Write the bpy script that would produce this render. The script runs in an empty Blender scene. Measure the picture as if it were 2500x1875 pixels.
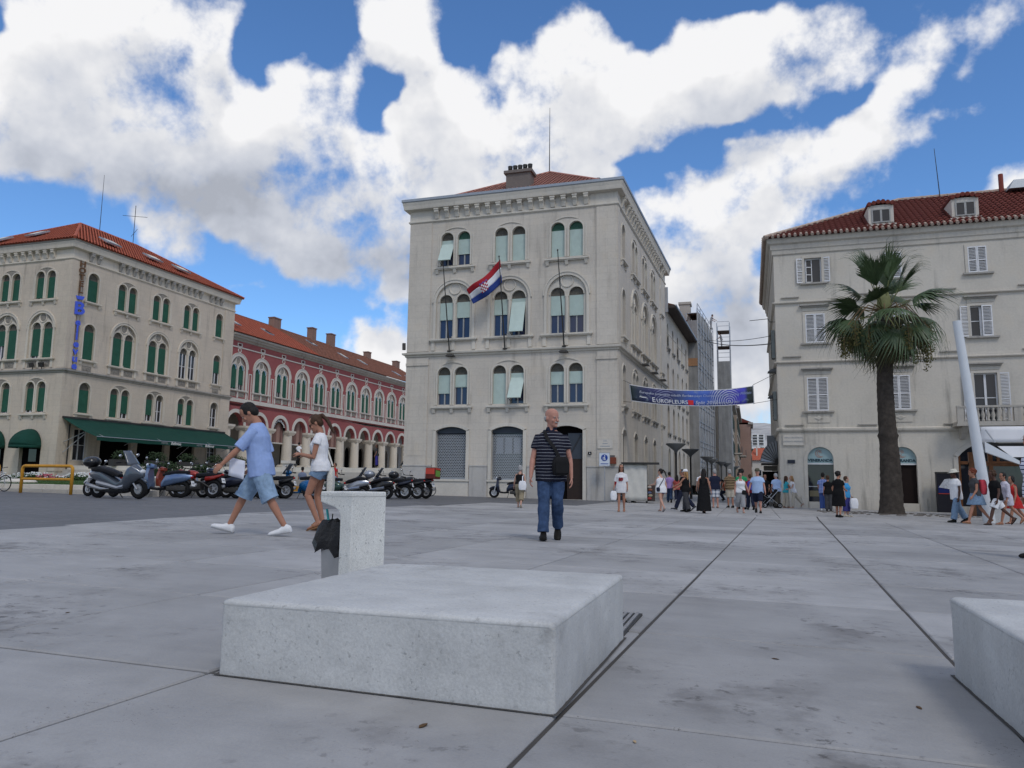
import bpy, bmesh, math, random
from mathutils import Vector, Matrix, noise, geometry
random.seed(7)
sc = bpy.context.scene
COL = sc.collection
R = math.radians
PI = math.pi

# ------------------------------------------------------------------ camera
cam_d = bpy.data.cameras.new('camera')
cam = bpy.data.objects.new('camera', cam_d)
COL.objects.link(cam)
cam_d.sensor_width = 36.0
cam_d.lens = 36.0 * 1836 / 2500
cam_d.clip_start = 0.05
cam_d.clip_end = 9000
YAW = R(17.6)
cam.matrix_world = Matrix.Translation((0, 0, .69)) @ Matrix.Rotation(YAW, 4, 'Z') @ Matrix.Rotation(PI/2 + math.atan(238/1836), 4, 'X') @ Matrix.Rotation(math.atan(.0133), 4, 'Z')
sc.camera = cam

# ------------------------------------------------------------------ sky and sun
SUN_AZ, SUN_EL = R(140), R(50)
world = bpy.data.worlds.new('World')
sc.world = world
world.use_nodes = True


class NT:
 """small helper for node trees"""
 def __init__(s, nt):
  s.nt = nt
 def n(s, t, **k):
  x = s.nt.nodes.new(t)
  for a, b in k.items():
   setattr(x, a, b)
  return x
 def set(s, sock, v):
  if hasattr(v, 'is_linked'):
   s.nt.links.new(v, sock)
  elif isinstance(v, (tuple, list)) and sock.type == 'RGBA' and len(v) == 3:
   sock.default_value = (*v, 1)
  else:
   sock.default_value = v
 def math(s, op, a, b=0.0, c=None, clamp=False):
  x = s.n('ShaderNodeMath', operation=op, use_clamp=clamp)
  s.set(x.inputs[0], a)
  s.set(x.inputs[1], b)
  if c is not None:
   s.set(x.inputs[2], c)
  return x.outputs[0]
 def vmath(s, op, a, b=(0, 0, 0)):
  x = s.n('ShaderNodeVectorMath', operation=op)
  s.set(x.inputs[0], a)
  s.set(x.inputs[1], b)
  return x.outputs['Value'] if op in ('LENGTH', 'DISTANCE', 'DOT_PRODUCT') else x.outputs[0]
 def mapr(s, v, a, b, c=0.0, d=1.0, smooth=True):
  x = s.n('ShaderNodeMapRange', interpolation_type='SMOOTHSTEP' if smooth else 'LINEAR')
  s.set(x.inputs[0], v)
  for i, q in enumerate((a, b, c, d)):
   s.set(x.inputs[1 + i], q)
  return x.outputs[0]
 def noise(s, vec, scale, detail=4, rough=.55, dist=0.0, col=False):
  x = s.n('ShaderNodeTexNoise')
  s.set(x.inputs['Vector'], vec)
  x.inputs['Scale'].default_value = scale
  x.inputs['Detail'].default_value = detail
  x.inputs['Roughness'].default_value = rough
  x.inputs['Distortion'].default_value = dist
  return x.outputs['Color' if col else 'Fac']
 def mix(s, f, a, b, mode='MIX'):
  x = s.n('ShaderNodeMix', data_type='RGBA', blend_type=mode)
  s.set(x.inputs[0], f)
  s.set(x.inputs[6], a)
  s.set(x.inputs[7], b)
  return x.outputs[2]
 def comb(s, x, y, z):
  c = s.n('ShaderNodeCombineXYZ')
  for i, v in enumerate((x, y, z)):
   s.set(c.inputs[i], v)
  return c.outputs[0]


def build_sky():
 nt = world.node_tree
 nt.nodes.clear()
 t = NT(nt)
 out = t.n('ShaderNodeOutputWorld')
 bg = t.n('ShaderNodeBackground')
 bg.inputs[1].default_value = BG
 nt.links.new(bg.outputs[0], out.inputs[0])
 sky = t.n('ShaderNodeTexSky')
 sky.sky_type = 'NISHITA'
 sky.sun_disc = False
 sky.sun_elevation = SUN_EL
 sky.sun_rotation = SUN_AZ
 sky.air_density = 1.0
 sky.dust_density = .05
 sky.ozone_density = 2.5
 d = t.n('ShaderNodeTexCoord').outputs['Generated']
 sep = t.n('ShaderNodeSeparateXYZ')
 nt.links.new(d, sep.inputs[0])
 x, y, z = sep.outputs
 az = t.math('ARCTAN2', x, y)                # 0 along +y, positive to the right
 el = t.math('ARCSINE', t.math('MINIMUM', t.math('MAXIMUM', z, -.999), .999))
 az = t.math('MULTIPLY', az, 180 / PI)
 el = t.math('MULTIPLY', el, 180 / PI)
 # warp the coordinates a little so that cloud outlines billow
 w1 = t.noise(d, 9.0, 3, .62, col=True)
 w = t.vmath('SCALE', t.vmath('SUBTRACT', w1, (.5, .5, .5)))
 w.node.inputs['Scale'].default_value = 4.5
 P = t.vmath('ADD', t.comb(az, el, 0.0), w)
 sp2 = t.n('ShaderNodeSeparateXYZ')
 t.set(sp2.inputs[0], P)
 ua = t.math('DIVIDE', t.math('ADD', sp2.outputs[0], 62.0), 86.0)
 ue = t.math('DIVIDE', sp2.outputs[1], 40.0)
 va, ve = t.comb(ua, ua, ua), t.comb(ue, ue, ue)

 def curves(v, three):
  """three tabulated functions of one coordinate"""
  c = t.n('ShaderNodeRGBCurve')
  mp = c.mapping
  mp.use_clip = False
  mp.extend = 'HORIZONTAL'
  for k, (lo, span, tab) in enumerate(three):
   cv = mp.curves[k]
   n = len(tab)
   cv.points[0].location = (0, tab[0] / 99)
   cv.points[1].location = (1, tab[-1] / 99)
   for i in range(1, n - 1):
    cv.points.new(i / (n - 1), tab[i] / 99)
   for p in cv.points:
    p.handle_type = 'VECTOR'
  mp.update()
  t.set(c.inputs['Color'], v)
  m = t.n('ShaderNodeVectorMath', operation='MULTIPLY_ADD')
  t.set(m.inputs[0], c.outputs[0])
  m.inputs[1].default_value = [q[1] for q in three]
  m.inputs[2].default_value = [q[0] for q in three]
  return m.outputs[0]

 def table(ranks, va=va, ve=ve):
  """cloud mask laid out in image pixels, resampled over azimuth and elevation, stored as sums of products of two curves"""
  acc = None
  for k in range(0, len(ranks), 3):
   g = ranks[k:k + 3]
   v = t.vmath('DOT_PRODUCT', curves(va, [q[0] for q in g]), curves(ve, [q[1] for q in g]))
   acc = v if acc is None else t.math('ADD', acc, v)
  return acc
 dens = table(DENS)  # cloud layout taken from blob positions in image pixels
 dens = t.math('MINIMUM', dens, 1.15)
 # beyond the patch of sky described above: the same broken cumulus cover
 fr = t.vmath('LENGTH', t.vmath('MULTIPLY', t.vmath('ADD', t.comb(az, el, 0.0), (18.0, -18.0, 0.0)), (1 / 52, 1 / 34, 0)))
 away = t.mapr(fr, .95, 1.25)
 big = t.mapr(t.noise(t.vmath('MULTIPLY', d, (1, 1, 1.7)), 2.3, 2, .5), .36, .62, .1, 1.0)
 dens = t.math('ADD', t.math('MULTIPLY', dens, t.math('SUBTRACT', 1.0, away)), t.math('MULTIPLY', big, away))
 n1 = t.noise(d, 9.0, 6, .60)
 n2 = t.noise(t.vmath('ADD', d, t.vmath('MULTIPLY', w1, (.05, .05, .05))), 30.0, 3, .62)
 ero = t.math('ADD', t.math('MULTIPLY', t.math('SUBTRACT', n1, .5), 2.4), t.math('MULTIPLY', t.math('SUBTRACT', n2, .5), .42))
 thick = t.math('ADD', dens, ero)
 cover = t.mapr(thick, .24, .82)
 # thick sunlit parts are white, thick bases greyer, thin parts let the blue through
 # sunlit tops, grey undersides: how much cloud lies a few degrees above this direction
 ue2 = t.math('ADD', ue, 3.6 / 40)
 n1s = t.noise(t.vmath('ADD', d, (0.0, 0.0, .05)), 9.0, 4, .60)
 above = t.math('ADD', table(DENS, va, t.comb(ue2, ue2, ue2)), t.math('MULTIPLY', t.math('SUBTRACT', n1s, .5), 2.6))
 shade = t.math('MULTIPLY', t.mapr(above, .1, 1.35, 0.0, .26), t.math('SUBTRACT', 1.0, away))
 base = t.math('ADD', table(GREY), shade)
 base = t.math('ADD', t.math('MULTIPLY', base, t.math('SUBTRACT', 1.0, away)), t.math('MULTIPLY', away, .16))
 bright = t.math('ADD', t.math('SUBTRACT', t.math('ADD', .95, t.math('MULTIPLY', t.math('SUBTRACT', n1, .5), .42)), base), t.math('MULTIPLY', t.math('SUBTRACT', n2, .5), .10))
 bright = t.math('MINIMUM', t.math('MAXIMUM', bright, .46), .92)
 ccol = t.mix(t.mapr(bright, .5, .92), (.90, .96, 1.10), (1, 1, 1.015))
 csc = t.vmath('SCALE', ccol)
 t.set(csc.node.inputs['Scale'], t.math('MULTIPLY', bright, 1.0 / BG))
 skyc = t.mix(1.0, sky.outputs[0], SKY_TINT, 'MULTIPLY')
 col = t.mix(cover, skyc, csc)
 nt.links.new(col, bg.inputs[0])


SKY_TINT = (.66, .93, 1.20)
BG = .13
DENS = [[(-0.813,0.813,[99,99,99,98,92,81,63,47,50,42,41,39,35,32,30,30,27,17,14,14,15,16,20,43,51,47,40,38,33,31,25,20,28,34,30,15,0,4,11,19,23,25,27,25,22,31,37,37,38,38,41,42,40,34,37,35,27,18,13,12,12,6,4,7,13,22,32,42,46,47,54,57,63,74,76,78,87,88,83,82,84,90,98,99,99,99,99]),(-1.334,1.334,[99,99,99,96,88,84,83,81,74,69,69,69,71,73,64,54,44,38,30,13,6,3,0,4,12,13,8,8,8,13,20,31,54,86,88,92,98,99,99,99,99])],[(-0.808,1.237,[65,65,65,65,70,77,85,88,88,94,98,99,98,96,96,96,93,78,74,74,75,78,82,77,74,72,75,78,77,77,75,69,56,39,33,31,39,55,70,70,71,74,76,78,84,90,93,94,95,95,94,91,81,53,30,22,16,7,4,1,0,6,10,21,31,58,83,88,89,89,88,89,87,81,80,78,73,69,63,61,61,63,65,65,65,65,65]),(-0.801,1.747,[45,45,45,40,25,18,16,15,8,5,2,0,2,6,2,0,7,14,16,33,41,53,68,84,99,89,62,59,62,53,43,42,49,58,41,39,44,45,45,45,45])],[(-0.473,1.139,[41,41,41,41,42,45,52,62,60,55,48,43,39,35,30,27,27,39,44,46,44,38,30,67,89,97,99,96,95,90,80,61,40,22,18,16,20,27,44,75,85,83,77,62,42,27,13,6,3,1,0,4,22,57,71,68,54,46,39,34,31,27,28,18,3,3,7,5,3,9,19,32,44,45,44,42,39,48,58,60,57,51,42,41,41,41,41]),(-1.149,1.841,[62,62,62,61,57,54,53,52,47,46,46,48,52,58,65,70,88,94,99,98,90,73,60,57,58,74,84,76,55,34,17,1,0,21,49,56,61,62,62,62,62])],[(-0.461,1.471,[31,31,31,32,35,38,39,38,44,25,20,16,16,18,19,20,24,31,34,33,32,30,26,50,53,51,42,37,33,31,29,36,67,98,99,83,59,56,40,27,27,31,37,38,25,20,19,22,26,28,27,22,10,4,0,4,11,12,11,10,10,17,21,21,28,31,33,32,34,34,36,33,26,19,19,19,25,34,37,34,35,35,31,31,31,31,31]),(-0.896,1.637,[54,54,54,51,42,39,38,43,67,73,67,62,46,30,53,63,72,71,76,69,68,68,71,76,90,66,22,6,0,13,32,51,78,99,94,79,59,54,54,54,54])],[(-0.41,0.975,[42,42,42,42,48,56,68,75,83,82,84,78,71,57,55,57,48,10,5,6,6,21,49,81,85,70,60,54,42,39,28,20,27,37,36,31,22,7,0,12,19,23,30,33,34,39,37,33,31,28,25,22,17,0,0,6,15,43,57,59,63,74,77,93,99,73,50,42,38,40,43,49,54,47,47,45,43,49,53,51,52,52,42,42,42,42,42]),(-0.89,1.343,[66,66,66,71,88,96,99,98,92,85,85,82,83,85,74,20,0,9,55,88,92,90,93,94,92,51,69,67,49,37,29,43,60,47,54,58,64,66,66,66,66])],[(-0.38,0.821,[46,46,46,44,38,30,32,49,70,64,70,76,84,75,76,77,71,46,48,48,47,55,73,46,40,24,19,22,20,27,36,40,47,61,60,52,39,41,45,38,30,31,29,44,63,47,29,26,25,23,22,17,7,60,92,96,90,56,38,37,29,6,0,24,48,71,73,61,53,52,49,35,11,9,9,15,29,49,85,97,99,87,49,46,46,46,46]),(-0.556,1.37,[40,40,40,34,20,20,21,22,27,32,39,47,49,46,32,21,11,20,45,96,99,58,24,0,7,46,18,21,35,54,72,58,36,48,36,43,41,40,40,40,40])],[(-0.48,0.795,[60,60,60,61,62,58,56,50,60,40,44,52,62,73,75,70,68,82,83,84,86,72,41,14,19,32,46,63,74,75,81,83,85,74,66,28,0,14,60,82,81,73,70,71,75,63,50,41,31,25,20,27,48,46,27,17,16,46,66,74,83,96,94,72,52,42,64,89,99,99,95,81,46,31,33,40,61,58,61,65,71,67,60,60,60,60,60]),(-0.69,0.983,[69,69,69,79,97,96,94,88,75,69,53,46,52,41,0,71,97,99,70,75,90,91,94,87,82,31,9,12,79,94,88,86,69,13,37,47,63,69,69,69,69])],[(-0.379,0.915,[41,41,41,42,50,59,63,49,71,42,46,51,49,47,41,35,30,27,25,27,27,25,30,33,62,52,32,29,34,40,45,30,31,48,59,69,32,21,26,59,56,46,24,18,37,47,48,42,38,35,30,34,59,63,58,65,64,63,56,48,37,22,21,37,27,24,16,34,59,76,97,99,66,29,17,17,25,26,5,0,10,22,40,41,41,41,41]),(-0.697,1.371,[50,50,50,48,43,45,44,47,52,51,57,63,67,63,66,62,45,43,34,21,36,69,77,58,40,99,61,0,26,71,72,44,12,26,45,53,52,50,50,50,50])],[(-0.32,0.868,[37,37,37,37,38,40,40,38,44,18,9,4,11,27,38,44,49,53,55,53,55,68,79,99,77,76,50,27,12,13,22,14,21,31,26,25,3,26,48,20,5,0,27,65,50,49,47,45,38,34,31,41,63,70,43,23,24,29,39,50,52,45,43,38,21,12,25,35,39,43,45,26,23,19,16,11,10,31,41,37,35,37,37,37,37,37,37]),(-0.531,1.194,[44,44,44,48,55,52,49,45,28,18,19,19,32,56,81,40,41,52,66,44,44,44,55,45,28,54,64,39,0,5,45,99,83,18,16,27,40,44,44,44,44])],[(-0.31,0.651,[47,47,47,48,50,47,35,37,64,53,42,42,33,4,1,10,18,31,50,48,45,60,85,64,66,51,26,20,33,40,44,54,48,26,30,52,39,54,60,78,81,65,41,14,31,34,36,34,31,29,33,53,84,72,82,62,31,12,9,0,10,57,72,99,92,65,62,70,73,68,73,70,46,44,58,66,79,77,73,67,66,57,48,47,47,47,47]),(-0.413,0.974,[42,42,42,38,33,35,38,37,27,25,25,32,45,63,97,89,43,0,60,56,44,16,21,59,99,21,7,22,49,68,50,21,46,39,16,34,41,42,42,42,42])],[(-0.39,0.647,[60,60,60,59,55,53,42,57,99,72,70,79,87,73,70,69,60,54,65,66,65,60,62,39,57,51,24,31,36,47,61,56,57,42,57,92,78,89,86,84,73,63,40,44,67,64,57,53,59,69,79,77,64,78,36,23,26,49,68,73,77,79,74,70,28,4,13,14,0,18,81,90,71,60,55,58,48,89,88,84,87,87,61,60,60,60,60]),(-0.516,1.089,[47,47,47,54,67,61,54,57,62,54,42,29,22,22,39,65,34,32,50,80,49,0,38,51,45,40,99,24,28,67,63,53,33,39,79,65,51,47,47,47,47])],[(-0.315,0.613,[51,51,51,52,53,56,43,41,32,29,30,34,60,87,89,77,61,51,48,55,52,35,27,35,43,54,63,63,45,50,64,39,31,86,99,63,46,0,27,50,32,26,33,84,75,68,55,40,32,31,42,60,96,82,65,69,54,45,33,17,15,56,72,69,60,69,30,19,27,42,64,53,52,78,92,84,72,83,71,52,47,49,51,51,51,51,51]),(-0.386,0.818,[47,47,47,40,30,30,32,38,58,49,61,79,88,59,12,28,34,74,55,52,38,0,9,64,99,52,48,57,37,18,65,91,15,14,27,52,49,47,47,47,47])],[(-0.258,0.502,[51,51,51,51,55,66,86,72,38,60,58,73,74,67,60,53,45,78,77,74,82,50,17,41,72,99,24,11,8,32,45,39,18,48,66,61,33,35,71,89,84,64,37,30,43,52,57,59,57,52,45,39,30,0,72,84,53,16,21,31,51,90,89,54,23,68,81,61,18,31,15,9,35,21,49,58,30,53,42,3,7,49,51,51,51,51,51]),(-0.501,0.878,[56,56,56,64,69,56,50,51,44,35,51,64,70,55,40,91,57,58,18,53,60,99,54,47,79,14,75,91,0,52,89,45,49,62,58,59,56,56,56,56,56])],[(-0.284,0.526,[54,54,54,54,58,67,75,85,73,74,61,59,51,25,22,27,37,77,89,82,86,54,0,51,43,52,30,44,52,46,40,53,63,77,81,26,8,2,44,38,58,68,73,52,20,27,50,65,72,73,69,80,84,99,49,33,52,69,76,69,55,25,22,53,82,95,68,36,28,26,47,55,73,68,55,40,29,43,66,66,72,85,55,54,54,54,54]),(-0.371,0.691,[53,53,53,46,40,59,71,67,56,51,48,55,81,65,0,99,87,21,23,82,62,12,69,74,24,93,58,59,38,34,40,46,63,97,10,12,43,53,53,53,53])],[(-0.284,0.542,[52,52,52,52,53,53,55,53,6,70,58,61,72,64,57,51,36,33,45,48,45,39,52,41,56,87,56,38,19,42,61,73,31,56,74,39,60,72,70,99,76,48,22,47,58,64,53,40,37,38,40,43,65,96,31,11,22,74,80,65,49,22,11,74,77,25,55,59,75,80,26,0,36,61,77,60,48,3,62,61,44,49,52,52,52,52,52]),(-0.476,0.926,[51,51,51,44,40,55,59,60,69,64,49,33,30,32,62,74,36,40,51,50,50,50,51,72,31,73,0,99,40,35,75,61,25,35,63,62,53,51,51,51,51])]]
GREY = [[(0.0,0.352,[0,0,2,4,8,12,16,23,32,41,47,49,49,48,49,53,59,66,73,80,85,90,94,96,96,96,96,96,97,98,99,99,97,94,90,85,79,72,64,56,47,39,32,26,22,19,17,16,14,12,9,7,5,3,2,1,2,4,6,8,9,10,8,6,3,1,0,0,0,0,0,0,0,0,0,0,0,0,0,0,0,0,0,0,0,0,0]),(0.0,0.724,[0,0,0,0,0,0,0,0,1,1,2,2,2,6,24,51,75,92,97,99,89,59,27,11,3,1,1,1,0,0,0,0,0,0,0,0,0,0,0,0,0])],[(-0.324,0.497,[64,65,66,67,69,71,74,78,83,89,94,95,94,93,92,92,94,97,98,99,99,98,96,93,89,85,79,72,63,53,44,34,26,20,16,14,15,18,24,31,39,48,57,65,70,74,75,74,73,72,71,69,67,66,64,61,57,49,35,19,6,0,3,14,31,48,60,64,64,64,64,64,64,64,64,64,64,64,64,64,64,64,64,64,64,64,64]),(-0.447,0.847,[52,52,52,52,52,52,52,47,37,28,22,20,20,19,10,0,2,23,54,87,99,90,71,59,53,48,41,44,52,52,52,52,52,52,52,52,52,52,52,52,52])],[(-0.178,0.583,[30,30,31,32,33,34,36,38,42,45,48,49,49,48,46,46,47,48,49,49,48,47,46,44,41,38,35,29,24,18,12,7,3,1,0,1,3,6,10,15,20,25,29,33,35,37,37,37,36,35,35,34,34,33,33,33,35,42,57,75,90,99,99,89,71,51,36,31,31,30,30,30,30,30,30,30,30,30,30,30,30,30,30,30,30,30,30]),(-0.33,0.742,[44,44,44,44,44,44,45,54,69,85,95,99,99,85,52,17,0,9,37,66,80,75,61,51,46,52,63,58,45,44,44,44,44,44,44,44,44,44,44,44,44])]]

build_sky()

sun_d = bpy.data.lights.new('sun', 'SUN')
sun_d.energy = 1.1
sun_d.angle = R(13)
sun_d.color = (1, .95, .87)
sun = bpy.data.objects.new('sun', sun_d)
COL.objects.link(sun)
sdir = Vector((math.sin(SUN_AZ) * math.cos(SUN_EL), math.cos(SUN_AZ) * math.cos(SUN_EL), math.sin(SUN_EL)))
sun.rotation_euler = sdir.to_track_quat('Z', 'Y').to_euler()
sun.location = (20, -20, 40)

sc.view_settings.view_transform = 'Standard'
sc.view_settings.look = 'None'
sc.view_settings.exposure = 0.0
sc.view_settings.gamma = 1.0
sc.view_settings.use_curve_mapping = False
world.cycles.sampling_method = 'MANUAL'
world.cycles.sample_map_resolution = 256
sc.cycles.max_bounces = 5
sc.cycles.diffuse_bounces = 2
sc.cycles.glossy_bounces = 2
sc.cycles.transmission_bounces = 2
sc.cycles.use_denoising = True

# ------------------------------------------------------------------ ground height
def G(x, y):
 x = max(-50, min(30, x))
 y = max(-12, min(60, y))
 b = .0148 * y if y < 27 else (.3996 + .0019 * (y - 27) if y < 43 else .43)
 return -(.012 * x + b)


# ------------------------------------------------------------------ materials
def mat(name, col, rough=.8, var=.12, scale=2.0, bump=0.0, bscale=30.0, metal=0.0, spec=.25, rnd=0.0, coat=0.0, space='Position', sheen=0.0):
 m = bpy.data.materials.new(name)
 m.use_nodes = True
 t = NT(m.node_tree)
 b = m.node_tree.nodes['Principled BSDF']
 b.inputs['Roughness'].default_value = rough
 b.inputs['Metallic'].default_value = metal
 b.inputs['Specular IOR Level'].default_value = spec
 b.inputs['Coat Weight'].default_value = coat
 pos = t.n('ShaderNodeNewGeometry').outputs['Position'] if space == 'Position' else t.n('ShaderNodeTexCoord').outputs['Object']
 c = None
 if var or rnd:
  f = 1.0
  if var:
   nz = t.noise(pos, scale, 6, .6)
   f = t.mapr(nz, .25, .75, 1 - var, 1 + var, False)
  if rnd:
   oi = t.n('ShaderNodeObjectInfo').outputs['Random']
   f = t.math('MULTIPLY', f, t.mapr(oi, 0, 1, 1 - rnd, 1 + rnd, False))
  v = t.vmath('SCALE', (col[0], col[1], col[2]))
  t.set(v.node.inputs['Scale'], f)
  c = v
  t.nt.links.new(c, b.inputs['Base Color'])
 else:
  b.inputs['Base Color'].default_value = (*col, 1)
 if bump:
  bn = t.n('ShaderNodeBump')
  bn.inputs['Strength'].default_value = bump
  bn.inputs['Distance'].default_value = .01
  t.set(bn.inputs['Height'], t.noise(pos, bscale, 5, .6))
  t.nt.links.new(bn.outputs[0], b.inputs['Normal'])
 return m


def stone_mat(name, col, stain=(.2, .17, .14), amount=.5, course=.42, block=.95, joint=.10):
 """weathered plaster or ashlar: blotches, rain streaks, faint courses"""
 m = bpy.data.materials.new(name)
 m.use_nodes = True
 t = NT(m.node_tree)
 b = m.node_tree.nodes['Principled BSDF']
 b.inputs['Roughness'].default_value = .88
 b.inputs['Specular IOR Level'].default_value = .25
 pos = t.n('ShaderNodeNewGeometry').outputs['Position']
 n1 = t.noise(pos, .45, 6, .62)
 n2 = t.noise(t.vmath('MULTIPLY', pos, (2.2, 2.2, .22)), 1.0, 6, .65)
 n3 = t.noise(pos, 9.0, 4, .6)
 f = t.math('ADD', t.mapr(n1, .3, .7, -.10, .10, False), t.mapr(n3, .3, .7, -.05, .05, False))
 v = t.vmath('SCALE', tuple(col))
 t.set(v.node.inputs['Scale'], t.math('ADD', 1.0, f))
 s = t.math('MULTIPLY', t.mapr(n2, .52, .80), amount)
 c = t.mix(s, v, stain)
 warm = t.mapr(t.noise(pos, .9, 5, .6), .50, .75, 0.0, .35)
 c = t.mix(warm, c, (col[0] * .95, col[1] * .88, col[2] * .78))
 sp = t.n('ShaderNodeSeparateXYZ')
 t.set(sp.inputs[0], pos)
 hx = t.math('ADD', sp.outputs[0], sp.outputs[1])
 br = t.n('ShaderNodeTexBrick')
 t.set(br.inputs['Vector'], t.comb(hx, sp.outputs[2], 0.0))
 br.inputs['Scale'].default_value = 1.0
 br.inputs['Mortar Size'].default_value = .012
 br.inputs['Brick Width'].default_value = block
 br.inputs['Row Height'].default_value = course
 for k, q in (('Color1', (1, 1, 1, 1)), ('Color2', (.93, .93, .93, 1)), ('Mortar', (1 - joint * 2.2,) * 3 + (1,))):
  br.inputs[k].default_value = q
 c = t.mix(min(1, joint * 5), c, t.mix(1.0, c, br.outputs['Color'], 'MULTIPLY'))
 t.nt.links.new(c, b.inputs['Base Color'])
 bn = t.n('ShaderNodeBump')
 bn.inputs['Strength'].default_value = .35
 bn.inputs['Distance'].default_value = .02
 t.set(bn.inputs['Height'], t.math('ADD', n3, t.math('MULTIPLY', br.outputs['Fac'], -.25)))
 t.nt.links.new(bn.outputs[0], b.inputs['Normal'])
 return m


def paving_mat(name, col, stains=1.0, speck=.0, rnd=.10, pits=0.0):
 m = bpy.data.materials.new(name)
 m.use_nodes = True
 t = NT(m.node_tree)
 b = m.node_tree.nodes['Principled BSDF']
 b.inputs['Specular IOR Level'].default_value = .35
 pos = t.n('ShaderNodeNewGeometry').outputs['Position']
 n1 = t.noise(pos, .55, 7, .62)
 n2 = t.noise(pos, 4.5, 7, .66, .3)
 n3 = t.noise(pos, 120.0, 3, .6)
 str_ = t.noise(t.vmath('MULTIPLY', pos, (.5, 3.0, 1)), 1.3, 6, .6, .4)
 oi = t.n('ShaderNodeObjectInfo').outputs['Random']
 f = t.mapr(n1, .3, .7, .80, 1.12, False)
 f = t.math('MULTIPLY', f, t.mapr(n2, .3, .7, .91, 1.07, False))
 f = t.math('MULTIPLY', f, t.mapr(str_, .3, .7, .92, 1.06, False))
 f = t.math('MULTIPLY', f, t.mapr(n3, .3, .7, 1 - .05 - speck, 1.05 + speck, False))
 f = t.math('MULTIPLY', f, t.mapr(oi, 0, 1, 1 - rnd, 1 + rnd, False))
 v = t.vmath('SCALE', tuple(col))
 t.set(v.node.inputs['Scale'], f)
 c = v
 if stains:
  # spilt drinks and gum: irregular dark spots in patches
  patch = t.mapr(t.noise(pos, .62, 4, .6), .45, .63)
  spots = t.mapr(t.noise(pos, 13.0, 5, .66, .15), .56, .66)
  soft = t.mapr(t.noise(pos, 2.6, 7, .66, .1), .46, .66)
  c = t.mix(t.math('MULTIPLY', t.math('MULTIPLY', patch, soft), .62 * stains), c, (.085, .08, .078))
  c = t.mix(t.math('MULTIPLY', t.math('MULTIPLY', patch, spots), .85 * stains), c, (.055, .05, .046))
  vo = t.n('ShaderNodeTexVoronoi')
  t.set(vo.inputs['Vector'], t.vmath('ADD', pos, t.vmath('SCALE', t.noise(pos, 25.0, 4, .7, col=True))))
  vo.inputs['Scale'].default_value = 4.2
  sp2 = t.n('ShaderNodeSeparateColor')
  t.set(sp2.inputs[0], vo.outputs['Color'])
  rad = t.math('MULTIPLY', t.math('POWER', sp2.outputs[0], 4.0), .20)
  dot = t.mapr(t.math('SUBTRACT', vo.outputs['Distance'], rad), 0.0, -.02, 0.0, .75 * stains)
  c = t.mix(dot, c, (.07, .062, .058))
  hl = t.mapr(t.noise(pos, 1.3, 5, .6), .50, .74, 0.0, .30 * stains)
  c = t.mix(hl, c, (col[0] * .60, col[1] * .58, col[2] * .57))
 if pits:
  pn = t.noise(pos, 55.0, 3, .6)
  pv = t.mapr(t.noise(pos, 6.0, 3, .6), .35, .65, .15, 1.0)
  c = t.mix(t.math('MULTIPLY', t.math('MULTIPLY', t.mapr(pn, .60, .70), pv), pits), c, (.16, .165, .16))
 t.nt.links.new(c, b.inputs['Base Color'])
 t.set(b.inputs['Roughness'], t.mapr(n2, .3, .7, .45, .72, False))
 bn = t.n('ShaderNodeBump')
 bn.inputs['Strength'].default_value = .3
 bn.inputs['Distance'].default_value = .004
 t.set(bn.inputs['Height'], t.math('ADD', n3, t.math('MULTIPLY', n2, 1.5)))
 t.nt.links.new(bn.outputs[0], b.inputs['Normal'])
 return m


def stripe_mat(name, ca, cb, period, duty, wob=.006, axis=2, rough=.9):
 """knitted stripes across a garment (a is the ground, b the stripe)"""
 m = bpy.data.materials.new(name)
 m.use_nodes = True
 t = NT(m.node_tree)
 b = m.node_tree.nodes['Principled BSDF']
 b.inputs['Roughness'].default_value = rough
 b.inputs['Specular IOR Level'].default_value = .2
 pos = t.n('ShaderNodeTexCoord').outputs['Object']
 sp = t.n('ShaderNodeSeparateXYZ')
 t.set(sp.inputs[0], pos)
 z = t.math('ADD', sp.outputs[axis], t.math('MULTIPLY', t.math('SUBTRACT', t.noise(pos, 5.0, 2, .5), .5), wob * 6))
 fr = t.math('FRACT', t.math('DIVIDE', z, period))
 k = t.math('LESS_THAN', fr, duty)
 c = t.mix(k, ca, cb)
 t.nt.links.new(c, b.inputs['Base Color'])
 return m


def check_mat(name, ca, cb, period):
 m = bpy.data.materials.new(name)
 m.use_nodes = True
 t = NT(m.node_tree)
 b = m.node_tree.nodes['Principled BSDF']
 b.inputs['Roughness'].default_value = .9
 pos = t.n('ShaderNodeTexCoord').outputs['Object']
 sp = t.n('ShaderNodeSeparateXYZ')
 t.set(sp.inputs[0], pos)
 ks = []
 for i in (0, 2):
  fr = t.math('FRACT', t.math('DIVIDE', t.math('ADD', sp.outputs[i], 5.0), period))
  ks.append(t.math('LESS_THAN', fr, .36))
 k = t.math('MULTIPLY', t.math('ADD', ks[0], ks[1]), .5)
 t.nt.links.new(t.mix(k, ca, cb), b.inputs['Base Color'])
 return m


M = {}
def mm(key, *a, **k):
 if key not in M:
  M[key] = mat(key, *a, **k)
 return M[key]


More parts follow.
